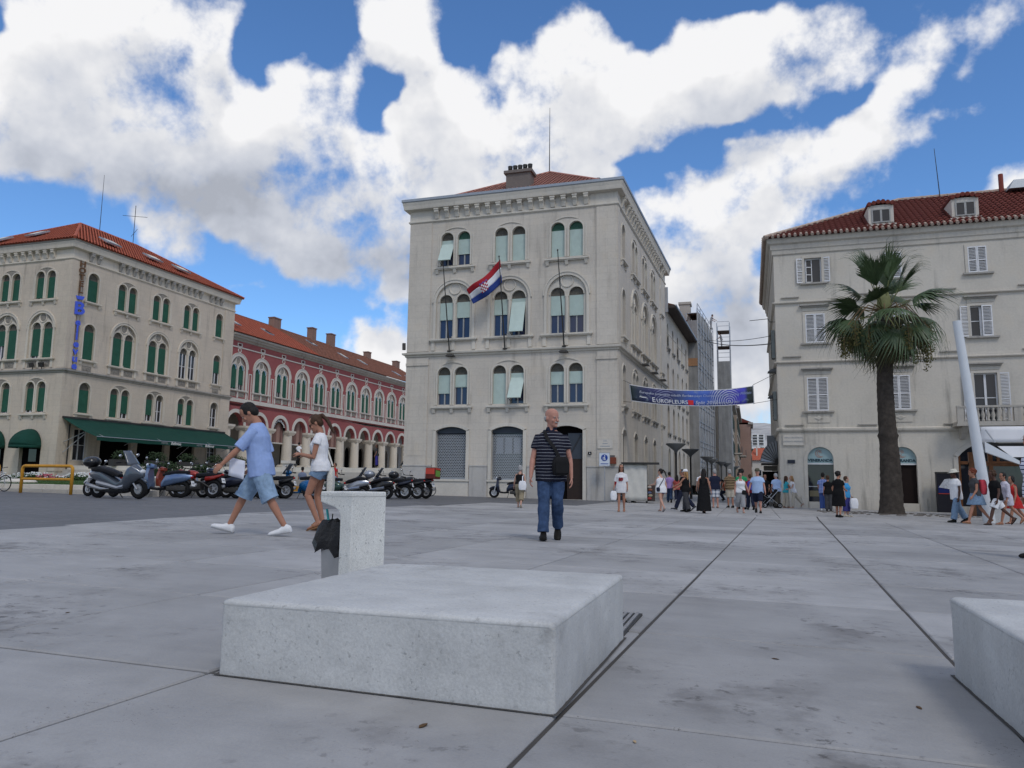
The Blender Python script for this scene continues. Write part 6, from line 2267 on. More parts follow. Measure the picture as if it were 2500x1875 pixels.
for x in (-.6, .58):
 MB().tube([(x, -.5, .0), (x, -.5, .1)], .05, 6).obj('wheel', M['rubber'], t)

# ================================================================== GARDEN, KERB, BARRIERS AT LEFT
mb = MB(); mb.grid([[(x, y, z) for x in (-60, -50, -40, -32, -24.0)] for y, z in ((24.95, .30), (27, .40), (30, .55), (33, .62))])
mb.grid([[(x, y, .62) for x in (-60, -50, -40, -32, -24.5)] for y in (33, 43.3)])
tag(mb.obj('lawn_base', M['grass']), kind='structure')
gb = MB(); rg = random.Random(8)
for k in range(9000):
 x, y = rg.uniform(-37, -24.2), 24.95 + 5.5 * rg.random() ** 1.3
 z = .30 + (y - 24.95) * .045
 a = rg.uniform(0, PI); h = rg.uniform(.03, .08)
 gb.add([(x - .01 * math.cos(a), y - .01 * math.sin(a), z - .01), (x + .01 * math.cos(a), y + .01 * math.sin(a), z - .01), (x + rg.uniform(-.03, .03), y + rg.uniform(-.03, .03), z + h)], [(0, 1, 2)])
tag(gb.obj('grass', mat('grass_blades', (.05, .10, .022), .8, .35, 8)), 'short green lawn behind the stone kerb at left', 'grass', kind='stuff')
t = thing('kerb', None, None); t['kind'] = 'structure'
rg = random.Random(2)
x = -40.0
while x < -23.6:
 w = rg.uniform(1.1, 1.5)
 MB().bevbox(x, x + w - .012, 24.52, 24.94, -.4, .31 + rg.uniform(-.006, .006), .012).obj('kerb_stone', M['stone_r'], t)
 MB().bevbox(x + .3, x + w + .288, 24.12, 24.51, -.4, .14 + rg.uniform(-.006, .006), .012).obj('kerb_stone', M['stone_w'], t)
 x += w
y = 24.95
while y < 43:
 MB().bevbox(-23.98, -23.6, y, y + 1.38, -.4, .64, .012).obj('kerb_stone', M['stone_w'], t)
 y += 1.4
# flowers: one bed in bloom, built of many small blossoms
fl = MB(); lf = MB()
for k in range(900):
 x, y = rg.uniform(-37, -26.5), rg.gauss(28.6, .28)
 z = .50 + rg.uniform(.05, .24) + .10 * math.sin(x * 2)
 red_ = 1 if (-33.2 < x < -31.8 and rg.random() < .8) else 0
 fl.cur = red_
 fl.ell((x, y, z), (.05, .05, .035), 5, 3)
 lf_p = (x + rg.uniform(-.1, .1), y + rg.uniform(-.1, .1), z - .09)
 leaf_cloud(lf, lf_p, (.10, .10, .08), 5, .05, rg)
t = thing('flower_bed', 'band of white and pink bedding flowers along the lawn at left', 'flower bed', (0, 0, 0))
o = fl.obj('blossoms', [mat('petal_white', (.70, .70, .68), .7, 0), mat('petal_pink', (.45, .10, .14), .7, 0)], t); o['kind'] = 'stuff'
o = lf.obj('leaves', mat('bedding_leaves', (.04, .085, .025), .8, .3, 5), t); o['kind'] = 'stuff'
t = thing('stone_slab', 'flat oval white stone lying on the lawn behind the yellow barrier', 'stone', (-31.6, 26.0, .36))
mb = MB(); mb.ell((0, 0, .02), (1.05, .45, .15), 16, 6); mb.obj('slab_top', M['white_stucco'], t, True)
shrub_m = mat('shrub_leaves', (.028, .048, .02), .8, .4, 3)
for (x, y, r, lab) in ((-28.0, 31.2, 1.0, 'low dark clipped shrub behind the flowers near the awning'), (-26.4, 31.6, .8, 'second low dark shrub beside the scooters'), (-34.0, 36.5, 1.1, 'dark bush by the leftmost arched door')):
 t = thing('shrub', lab, 'shrub', (x, y, .62), 0, 'shrubs by the left building')
 mb = MB()
 for k in range(4):
  leaf_cloud(mb, (rg.uniform(-.5, .5) * r, rg.uniform(-.3, .3), .35 * r + rg.uniform(-.1, .15)), (r * .7, r * .5, r * .42), 260, .07, rg)
 o = mb.obj('foliage', shrub_m, t)
 MB().tube([(0, 0, -.1), (0, 0, .3)], .05, 5).obj('stem', mm('bark', (.08, .06, .045), .9, .3, 4), t)
# added dark planters that make the area under the awning read black
for k in range(5):
 x, y = -44.6, 45.0 + k * 3.4
 t = thing('planter', ['first', 'second', 'third', 'fourth', 'fifth'][k] + ' added dark planter filling the shade under the green awning counted from the corner', 'planter', (x, y, 1.43), PI / 2, 'added dark planters along the awning')
 MB().box(-1.1, 1.1, -.25, .25, 0, .5).obj('box', M['iron'], t)
 mb = MB(); leaf_cloud(mb, (0, 0, .8), (1.1, .3, .4), 420, .09, rg); mb.obj('foliage', shrub_m, t)

# yellow tube barriers
yel = mat('barrier_yellow', (.50, .24, .025), .5, .15, 3)
def barrier(lab, x0, x1, y):
 t = thing('barrier', lab, 'barrier', (x0, y, G(x0, y)), 0, 'yellow tube barriers')
 W = x1 - x0; h = 1.06; r = .06
 pts = [(0, 0, -.05), (0, 0, h - .14)] + [(.14 - .14 * math.cos(a * PI / 8), 0, h - .14 + .14 * math.sin(a * PI / 8)) for a in range(1, 5)] + [(W - .14 + .14 * math.sin(a * PI / 8), 0, h - .14 + .14 * math.cos(a * PI / 8)) for a in range(0, 5)] + [(W, 0, -.05)]
 MB().tube(pts, r, 8).obj('hoop', yel, t, True)
 MB().bar((.02, 0, .55), (W - .02, 0, .55), .05, 8).obj('cross_bar', yel, t)
 return t
barrier('yellow tube barrier standing whole beside the first scooter', -27.50, -24.95, 22.75)
barrier('yellow tube barrier cut by the left picture edge with a bicycle behind', -31.2, -28.75, 22.75)
t = thing('post', 'short square white stone post standing behind the scooters with yellow foot', 'post', (-22.6, 33.5, .1))
MB().box(-.2, .2, -.2, .2, 0, 1.35).box(-.26, .26, -.26, .26, 1.35, 1.5).obj('shaft', M['white_stucco'], t)
MB().box(-.42, .42, -.42, .42, -.05, .2).obj('foot', yel, t)

# ================================================================== SCOOTERS AND BICYCLES
def sring(y, hw, zl, zh, n=12, p=.6):
 zc, hz = (zl + zh) / 2, (zh - zl) / 2
 out = []
 for k in range(n):
  a = 2 * PI * k / n
  c, s = math.cos(a), math.sin(a)
  out.append((hw * math.copysign(abs(c) ** p, c), y, zc + hz * math.copysign(abs(s) ** p, s)))
 return out

def shell(secs, p=.6):
 mb = MB(); mb.loft([sring(*s, p=p) for s in secs]); return mb

def paint(name, col, metal=.35, rough=.28):
 return mm('paint_' + name, col, rough, .03, 3.0, metal=metal, coat=.6)

def bike_wheel(t, y, r, w, name):
 tyre = MB().torus((0, 0, 0), r - w * .55, w * .6, 'x', 26, 8).obj(name, M['rubber'], t, 'auto', (0, y, r))
 rim = MB()
 rim.torus((0, 0, 0), r - w * 1.25, w * .28, 'x', 22, 5)
 for k in range(5):
  a = 2 * PI * k / 5
  rim.bar((0, 0, 0), (0, (r - w * 1.2) * math.cos(a), (r - w * 1.2) * math.sin(a)), .018, 5)
 rim.tube([(-.05, 0, 0), (.05, 0, 0)], .055, 10)
 rim.obj('rim', M['metal'], tyre)
 MB().tube([(.045, 0, 0), (.052, 0, 0)], r * .48, 14).obj('brake_disc', M['steel'], tyre)
 return tyre

def scooter(lab, x, y, fwd, kind, col, s=1.08, box=None, shield=False, lean=4, seatc=None, cat='scooter', plate=True):
 """fwd: heading the nose points to, degrees ccw from +x"""
 h = R(fwd) - PI / 2
 t = thing('scooter' if cat == 'scooter' else 'motorbike', lab, cat, (x, y, G(x, y) + .0), h, 'scooters and motorbikes parked along the kerb')
 t.scale = (s, s, s)
 t.rotation_euler = (0, R(lean), h)
 P = col
 blk = M['black_plastic']
 sm = seatc or blk
 big = kind == 'maxi'
 fr, rr = (.29, .28) if big else ((.23, .23) if kind == 'retro' else ((.26, .26) if kind == 'small' else (.30, .31)))
 fy, ry = (.80, -.72) if big else ((.66, -.60) if kind != 'moto' else (.72, -.68))
 bike_wheel(t, fy, fr, .12 if big else .10, 'front_wheel'); bike_wheel(t, ry, rr, .14 if big else .11, 'rear_wheel')
 A = 'auto'
 if big:
  shell([(-1.02, .05, .66, .76), (-.85, .13, .56, .84), (-.5, .19, .46, .82), (-.15, .21, .34, .66), (.15, .22, .26, .50), (.36, .23, .24, .62), (.50, .24, .30, .92), (.66, .21, .46, 1.02), (.84, .13, .58, .90), (.98, .04, .64, .76)]).obj('body_shell', P, t, A)
  shell([(-.6, .225, .40, .56), (-.2, .24, .32, .50), (.2, .25, .27, .40), (.42, .245, .30, .46)]).obj('side_panel', paint('silver', (.42, .44, .48), .7), t, A)
  shell([(-.55, .12, .18, .40), (-.2, .18, .16, .32), (.3, .18, .16, .30), (.5, .10, .22, .32)]).obj('belly_pan', blk, t, A)
  shell([(-.92, .09, .80, .92), (-.6, .17, .80, .97), (-.3, .17, .74, .90), (-.05, .16, .66, .82), (.12, .10, .62, .72)]).obj('seat', sm, t, A)
 elif kind == 'small':
  shell([(-.92, .05, .62, .70), (-.7, .13, .50, .76), (-.4, .17, .42, .76), (-.1, .16, .34, .70), (.02, .12, .30, .50)]).obj('rear_cowl', P, t, A)
  shell([(-.80, .08, .74, .84), (-.5, .14, .74, .86), (-.2, .14, .70, .82), (.0, .10, .66, .74)]).obj('seat', sm, t, A)
  shell([(-.1, .15, .24, .33), (.15, .17, .22, .30), (.35, .16, .24, .34)]).obj('floorboard', blk, t, A)
  mb = MB(); mb.loft([[(-w, yy - dy, z) if q == 0 else ((w, yy - dy, z) if q == 1 else ((w * .8, yy + .09, z) if q == 2 else (-w * .8, yy + .09, z))) for q in range(4)] for (w, yy, z, dy) in ((.15, .36, .26, .03), (.21, .42, .46, .05), (.20, .46, .70, .04), (.12, .44, .92, .03))])
  mb.obj('leg_shield', P, t, A)
  shell([(.30, .10, .90, 1.02), (.42, .15, .88, 1.06), (.54, .10, .90, 1.03)]).obj('handlebar_cover', P, t, A)
 elif kind == 'retro':
  for sg in (-1, 1):
   MB().ell((sg * .17, -.45, .48), (.12, .40, .22), 14, 8).obj('rear_cowl', P, t, True)
  shell([(-.86, .10, .38, .62), (-.5, .16, .36, .72), (-.1, .14, .28, .62), (.0, .12, .24, .36)]).obj('frame_body', P, t, A)
  shell([(-.78, .10, .72, .84), (-.45, .14, .72, .86), (-.05, .13, .70, .82)]).obj('seat', sm, t, A)
  shell([(-.1, .15, .20, .27), (.2, .18, .18, .25), (.36, .16, .20, .30)]).obj('floorboard', P, t, A)
  mb = MB(); mb.loft([[(-w, yy - .03, z), (w, yy - .03, z), (w * .85, yy + .06, z), (-w * .85, yy + .06, z)] for (w, yy, z) in ((.16, .36, .24), (.24, .40, .45), (.23, .44, .72), (.10, .46, .90))])
  mb.obj('leg_shield', P, t, A)
  MB().ell((0, .46, .98), (.11, .14, .09), 12, 8).obj('handlebar_cover', P, t, True)
 else:
  MB().ell((0, .20, .80), (.16, .30, .15), 14, 8).obj('fuel_tank', P, t, True)
  shell([(-.95, .04, .78, .88), (-.7, .11, .72, .88), (-.35, .14, .70, .86), (-.05, .12, .70, .84)]).obj('seat', sm, t, A)
  shell([(-1.0, .03, .78, .84), (-.75, .13, .64, .78), (-.4, .14, .56, .74)]).obj('tail_fairing', P, t, A)
  shell([(-.25, .15, .26, .52), (.05, .18, .22, .56), (.34, .14, .26, .54)], .5).obj('engine', M['iron'], t, A)
  mb = MB()
  for sg in (-1, 1):
   mb.tube([(sg * .10, .52, .88), (sg * .13, .1, .58), (sg * .12, -.3, .52), (sg * .10, -.68, .31)], .028, 6)
  mb.obj('frame', M['iron'], t)
  shell([(.48, .12, .74, .94), (.62, .13, .70, .98), (.74, .06, .78, .92)]).obj('headlamp_fairing', P, t, A)
 hy, hz = (.40, 1.08) if big else ((.42, 1.0) if kind != 'moto' else (.44, 1.02))
 mb = MB()
 for sg in (-1, 1):
  mb.tube([(sg * .07, hy + .14, .70 if not big else .62), (sg * .08, fy, fr)], .028, 7)
 mb.obj('fork', M['metal'], t)
 mb = MB(); mb.tube([(-.34, hy - .10, hz), (-.16, hy, hz - .01), (.16, hy, hz - .01), (.34, hy - .10, hz)], .017, 6)
 hb = mb.obj('handlebar', M['iron'], t)
 for sg in (-1, 1):
  MB().bar((sg * .24, hy - .05, hz), (sg * .36, hy - .11, hz), .024, 7).obj('grip', blk, hb)
  m_ = MB(); m_.bar((sg * .22, hy - .02, hz), (sg * .32, hy + .02, hz + .17), .009, 5)
  mo = m_.obj('mirror', M['iron'], t)
  MB().ell((sg * .33, hy + .02, hz + .20), (.065, .018, .045), 10, 6).obj('mirror_glass', M['chrome'], mo, True)
 MB().torus((0, fy, fr), fr + .035, .045, 'x', 10, 6, R(35), R(165)).obj('front_fender', P if kind != 'moto' else blk, t, True)
 MB().ell((0, fy + (.13 if big else -.12) if kind != 'moto' else .76, .80 if big else (.86 if kind == 'moto' else 1.0)), (.11, .05, .07), 12, 7).obj('headlight', mm('lamp_glass', (.60, .62, .65), .1, 0), t, True)
 tl = (-1.0, .72) if big else ((-.90, .64) if kind != 'moto' else (-.98, .80))
 MB().ell((0, tl[0], tl[1]), (.085, .035, .04), 10, 6).obj('tail_light', mm('lamp_red', (.35, .012, .012), .2, 0), t, True)
 if plate:
  o = MB().box(-.10, .10, -.006, .006, -.085, .085).obj('number_plate', M['plate'], t, False, (0, tl[0] - .05, tl[1] - .20))
  o.rotation_euler = (R(-18), 0, 0)
  MB().box(-.07, .07, -.009, -.007, -.02, .025).obj('plate_lettering', M['grey_text'], o)
 MB().tube([(.15, -.15, .30), (.17, -.45, .30), (.19, -.70, .36), (.19, -.98, .42)], [.025, .05, .065, .055], 8).obj('exhaust', M['steel'], t, True)
 if kind != 'moto':
  shell([(-.75, .10, .20, .36), (-.45, .13, .18, .40), (-.15, .10, .20, .34)]).obj('engine', M['iron'], t, A)
 MB().bar((-.12, -.1, .22), (-.26 if lean > 0 else -.2, -.05, -.0), .014, 5).obj('kickstand', M['iron'], t)
 MB().torus((0, ry, rr), rr + .05, .05, 'x', 10, 6, R(20), R(150)).obj('rear_fender', blk, t, True)
 if shield:
  mb = MB()
  rows = []
  for i in range(6):
   v = i / 5
   rows.append([(math.sin(u * .9) * (.30 - .10 * v), hy + .24 - .26 * v - .10 * (1 - math.cos(u * .9)), hz - .08 + .42 * v) for u in (-1, -.6, -.2, .2, .6, 1)])
  mb.grid(rows)
  o = mb.obj('windscreen', mat('tinted_screen', (.10, .115, .14), .08, 0), t, True)
  o.modifiers.new('s', 'SOLIDIFY').thickness = .006
 if box:
  bc, bt = box
  if bt == 'cube':
   o = MB().bevbox(-.24, .24, -1.22, -.72, .86, 1.34, .03).obj('delivery_box', bc, t)
   MB().box(-.17, .17, -1.226, -1.221, .96, 1.22).obj('box_panel', mm('poster_green', (.14, .30, .06), .6, .3, 12), o)
   MB().box(-.2, .2, -1.227, -1.222, 1.25, 1.31).obj('box_panel', mm('poster_red', (.5, .06, .04), .6), o)
   f = MB(); f.box(-.25, -.235, -1.2, -.75, 1.05, 1.3); f.obj('box_panel', mm('poster_red', (.5, .06, .04), .6), o)
  else:
   MB().ell((0, -.98, 1.08), (.26, .25, .17), 16, 9).obj('top_box', bc, t, True)
   MB().box(-.12, .12, -1.0, -.7, .88, .93).obj('box_rack', M['iron'], t)
 return t

navy = paint('navy', (.018, .022, .04))
gun = paint('gunmetal', (.085, .10, .125), .5)
sil = paint('silver', (.30, .32, .36), .7)
blu = paint('steel_blue', (.12, .18, .30), .5)
redp = paint('red', (.26, .018, .012), .2)
org = paint('orange_red', (.22, .03, .012), .2)
blk2 = paint('black', (.012, .012, .014), .2)
cyan = paint('azure', (.008, .10, .26), .3)
whp = paint('white', (.50, .51, .54), .1)
scooter('large gunmetal grey maxi scooter with black top box nearest the barrier', -20.55, 20.6, 0, 'maxi', gun, 1.14, (blk2, 'dome'), True)
scooter('white scooter mostly hidden behind the grey maxi scooter', -22.6, 21.9, 172, 'small', whp, 1.1)
scooter('silver blue step-through scooter beside the maxi scooter', -21.55, 23.75, 196, 'small', blu, 1.22)
scooter('red motorbike with a red tail behind the silver blue scooter', -21.1, 25.0, 188, 'moto', redp, 1.15, None, False, 4, None, 'motorbike')
scooter('black scooter with bare silver exhaust between the red motorbike and the white fendered one', -20.6, 25.9, 190, 'small', navy, 1.15)
scooter('dark scooter with white rear fender and blue top box by the walking man', -20.2, 26.9, 190, 'maxi', whp, 1.0, (paint('box_blue', (.03, .05, .18)), 'dome'))
scooter('black motorbike hidden behind the walking man in shorts', -19.9, 28.2, 190, 'moto', blk2, 1.1, None, False, 4, None, 'motorbike')
scooter('azure blue retro scooter with black top box between the couple', -18.9, 28.9, 192, 'retro', cyan, 1.15, (blk2, 'dome'), True)
scooter('dark green retro scooter partly hidden by the woman in shorts', -18.6, 30.4, 190, 'retro', paint('bottle', (.02, .05, .04)), 1.1)
scooter('silver maxi scooter with silver top box behind the litter bin', -17.95, 31.4, 192, 'maxi', sil, 1.05, (sil, 'dome'))
scooter('black maxi scooter with black top box right of the silver one', -17.3, 32.6, 192, 'maxi', blk2, 1.05, (blk2, 'dome'), True)
scooter('dark blue motorbike with a round chrome mirror near the delivery bike', -16.8, 33.5, 190, 'moto', navy, 1.1, None, True, 4, None, 'motorbike')
scooter('black motorbike squeezed beside the delivery bike', -16.5, 34.3, 190, 'moto', blk2, 1.1, None, False, 4, None, 'motorbike')
scooter('dark motorbike with a red delivery box at the right end of the row', -16.35, 35.2, 170, 'moto', blk2, 1.15, (mm('delivery_red', (.10, .018, .014), .6, .1), 'cube'), False, 4, None, 'motorbike')
scooter('grey and navy moped leaning by the wall between the two shop windows', -13.35, 41.4, 192, 'small', navy, 1.12, None, False, 4).location.z += .02
scooter('red scooter in the second row behind the silver blue one', -23.0, 25.8, 186, 'small', org, 1.15)
scooter('dark scooter with orange light in the second row behind the red motorbike', -22.7, 27.4, 186, 'maxi', navy, 1.05)
scooter('navy scooter with white round mirrors in the second row', -22.2, 28.9, 186, 'retro', navy, 1.12)

def bicycle(lab, x, y, fwd, col):
 t = thing('bicycle', lab, 'bicycle', (x, y, G(x, y)), R(fwd) - PI / 2, 'bicycles on the square')
 for yy, nm in ((.53, 'front_wheel'), (-.53, 'rear_wheel')):
  w = MB().torus((0, yy, .34), .32, .02, 'x', 26, 6).obj(nm, M['rubber'], t, True)
  sp_ = MB()
  for k in range(12):
   a = PI * k / 6
   sp_.bar((0, yy, .34), (0, yy + .31 * math.cos(a), .34 + .31 * math.sin(a)), .004, 3)
  sp_.torus((0, yy, .34), .30, .012, 'x', 24, 4)
  sp_.obj('rim', M['metal'], w)
 f = MB()
 for a, b_ in (((0, -.53, .34), (0, -.12, .32)), ((0, -.53, .34), (0, -.2, .78)), ((0, -.12, .32), (0, -.24, .86)), ((0, -.12, .32), (0, .36, .72)), ((0, -.2, .76), (0, .34, .80)), ((0, .33, .92), (0, .53, .34))):
  f.bar(a, b_, .018, 6)
 f.obj('frame', col, t)
 MB().ell((0, -.26, .90), (.07, .13, .035), 10, 6).obj('saddle', M['black_plastic'], t, True)
 MB().tube([(-.26, .28, .98), (-.2, .36, 1.0), (0, .33, .95), (.2, .36, 1.0), (.26, .28, .98)], .013, 6).obj('handlebar', M['iron'], t)
 MB().tube([(-.02, -.12, .32), (.02, -.12, .32)], .09, 12).obj('chainring', M['steel'], t)
 return t
bicycle('grey bicycle leaning beside the delivery motorbike by the central wall', -18.1, 40.3, 175, M['metal'])
bicycle('dark bicycle parked behind the barrier at the left picture edge', -29.6, 23.3, 2, M['metal'])
bicycle('dark bicycle parked by the arcade steps behind the couple', -27.4, 40.0, 10, M['iron'])

# ================================================================== RIGHT EDGE: MAST, CANOPY, KIOSK WALL
t = thing('mast', 'tall tapering white leaning mast with a bracket arm in front of the right house', 'mast', (7.80, 30, G(7.8, 30)))
mb = MB()
n = 10
for q in (0,):
 pts = [Vector((0, 0, -.1)).lerp(Vector((-.62, 0, 7.1)), i / n) for i in range(n + 1)]
 mb.tube(pts, [(.185 - .045 * i / n, .22 - .07 * i / n) for i in range(n + 1)], 14)
mb.obj('pole', M['white_paint'], t, 'auto')
mb = MB(); mb.loft([[(-.02, -.10, 2.78), (-.02, .10, 2.78), (-.02, .10, 2.42), (-.02, -.10, 2.42)], [(1.0, -.06, 2.12), (1.0, .06, 2.12), (1.0, .06, 2.0), (1.0, -.06, 2.0)]])
mb.obj('arm', M['white_paint'], t)
MB().bar((.05, 0, 3.2), (.32, 0, 2.75), .025).obj('strut', M['metal'], t)
t = thing('canopy', 'white rolled fabric canopy stretched behind the mast at the right edge', 'canopy', (9.3, 36, 0))
mb = MB(); mb.grid([[(-.1 + .5 * i, -.2 + 1.6 * j / 4, 3.22 - .012 * i - (.03 * math.sin(j / 4 * PI))) for i in range(12)] for j in range(5)])
mb.grid([[(-.1 + .5 * i, -.2 - .02 * math.sin(i), 3.22 - .65 * j / 4) for i in range(12)] for j in range(5)])
o = mb.obj('fabric', M['white_canvas'], t, True); o.modifiers.new('s', 'SOLIDIFY').thickness = .03
MB().box(-.1, 6, .0, .12, 2.42, 2.54).obj('beam', M['iron'], t)
mb = MB(); mb.loft([[(.45, -.3, 2.40), (6, -.3, 2.40), (6, -.2, 2.40), (.45, -.2, 2.40)], [(.9, -.42, 1.95), (6, -.42, 1.95), (6, -.34, 1.95), (.9, -.34, 1.95)]])
mb.obj('valance', M['white_canvas'], t)
for x in (5.9,):
 MB().bar((x, .1, -.6), (x, .1, 3.2), .06).obj('post', M['white_paint'], t)
t = thing('kiosk_front', 'brown timber cafe front with low grey wall under the canopy', 'kiosk', (9.15, 37.5, G(9, 37.5)))
MB().box(.75, 7, 0, .15, -.2, .85).obj('low_wall', mm('grey_dado', (.36, .35, .35), .7, .1), t)
MB().box(.7, 7, -.03, .2, .85, .91).obj('wall_cap', mm('maroon_cap', (.07, .02, .02), .6), t)
MB().box(-.05, .12, 0, .15, -.2, 2.75).obj('door_post', M['wood'], t)
MB().box(.70, .86, 0, .15, -.2, 2.75).obj('door_post', M['wood'], t)
MB().box(-.05, 5, .01, .14, 2.15, 2.30).obj('lintel', M['wood'], t)
MB().box(.12, .70, .06, .10, -.2, 2.15).obj('glass_pane', M['glass'], t)
MB().box(.86, 5, .06, .10, .92, 2.15).obj('glass_pane', M['glass'], t)
t = thing('poster_case', 'dark upright poster case with a blurred white and blue picture beside the door', 'poster case', (9.26, 42.3, G(9.2, 42.3)))
MB().box(-.50, .50, -.14, .14, -.1, 1.95).obj('case', mm('poster_case_black', (.018, .018, .024), .4, .1), t)
MB().box(-.50, .50, -.16, .16, 1.90, 1.98).obj('case_top', M['iron'], t)
pb = MB(); pb.box(-.44, .44, -.152, -.142, .95, 1.30); pb.obj('picture_panel', mm('poster_navy', (.014, .022, .11), .4, .1), t)
pb = MB(); pb.add([(-.42, -.156, 1.22), (.44, -.156, 1.08), (.42, -.156, 1.45), (.1, -.156, 1.66), (-.15, -.156, 1.62)], [(0, 1, 2, 3, 4)]); pb.obj('picture_shape', mm('poster_white', (.45, .47, .50), .4, .35, 12), t)
pb = MB(); pb.add([(.1, -.159, 1.50), (.34, -.159, 1.42), (.16, -.159, 1.68)], [(0, 1, 2)]); pb.obj('picture_shape', mm('poster_green', (.14, .30, .06), .6, .3, 12), t)
MB().box(-.44, .44, -.152, -.142, .90, .93).obj('picture_panel', mm('poster_red', (.5, .06, .04), .6), t)
t = thing('stone_block', 'white stone seat block behind the walkers at the right', 'block', (8.75, 31.5, G(8.7, 31.5)), R(-10))
MB().bevbox(-.75, .75, -.35, .35, -.1, .62, .03).obj('block', M['bench'], t)
MB().box(-.3, .3, -.4, .4, .621, .70).obj('block_cap', M['white_paint'], t)

# ================================================================== PEOPLE
SK = {'tan': mat('skin_tanned', (.36, .175, .115), .55, .08, 9), 'light': mat('skin_light', (.47, .27, .20), .55, .08, 9), 'pink': mat('skin_ruddy', (.44, .22, .165), .5, .10, 12), 'dark': mat('skin_dark', (.085, .042, .03), .5, .1, 9)}
def cloth(name, col, rough=.9, var=.10):
 return mm('cloth_' + name, col, rough, var, 14.0, .25, 160.0, space='Object', spec=.08)
HAIR = {k: mat('hair_' + k, c, .6, .3, 30.0, .6, 90.0, space='Object') for k, c in dict(black=(.012, .010, .009), brown=(.055, .028, .015), blond=(.34, .19, .08), grey=(.30, .30, .30), white=(.42, .41, .40), red=(.14, .03, .012)).items()}
EYE_W = mat('eye_white', (.6, .58, .55), .3, 0)
EYE_D = mat('eye_dark', (.02, .014, .01), .2, 0)
LIP = mat('lips', (.28, .10, .085), .5, 0)
LENS = mat('sunglass_lens', (.01, .01, .012), .1, 0)

TORSO = {
 'm': [(-.10, .12, .085, .085), (-.03, .162, .10, .118), (.06, .163, .105, .112), (.16, .152, .106, .096), (.26, .157, .112, .10), (.36, .172, .120, .105), (.43, .174, .108, .105), (.48, .140, .085, .09), (.52, .092, .06, .075), (.56, .06, .052, .06)],
 'f': [(-.10, .125, .085, .09), (-.03, .172, .10, .125), (.05, .168, .10, .118), (.14, .138, .092, .088), (.21, .128, .09, .083), (.29, .142, .118, .09), (.35, .150, .128, .094), (.42, .150, .092, .092), (.47, .118, .072, .08), (.51, .075, .052, .065), (.55, .05, .045, .05)],
}


def ering(z, hw, fd, bd, n=18, dy=0.0):
 out = []
 for k in range(n):
  a = 2 * PI * k / n
  c, s = math.cos(a), math.sin(a)
  out.append((hw * math.copysign(abs(c) ** .88, c), dy + (fd if s > 0 else bd) * math.copysign(abs(s) ** .95, s), z))
 return out


def interp(tab, z):
 if z <= tab[0][0]: return tab[0][1:]
 for a, b_ in zip(tab, tab[1:]):
  if z <= b_[0]:
   t_ = (z - a[0]) / (b_[0] - a[0])
   return tuple(p + (q - p) * t_ for p, q in zip(a[1:], b_[1:]))
 return tab[-1][1:]


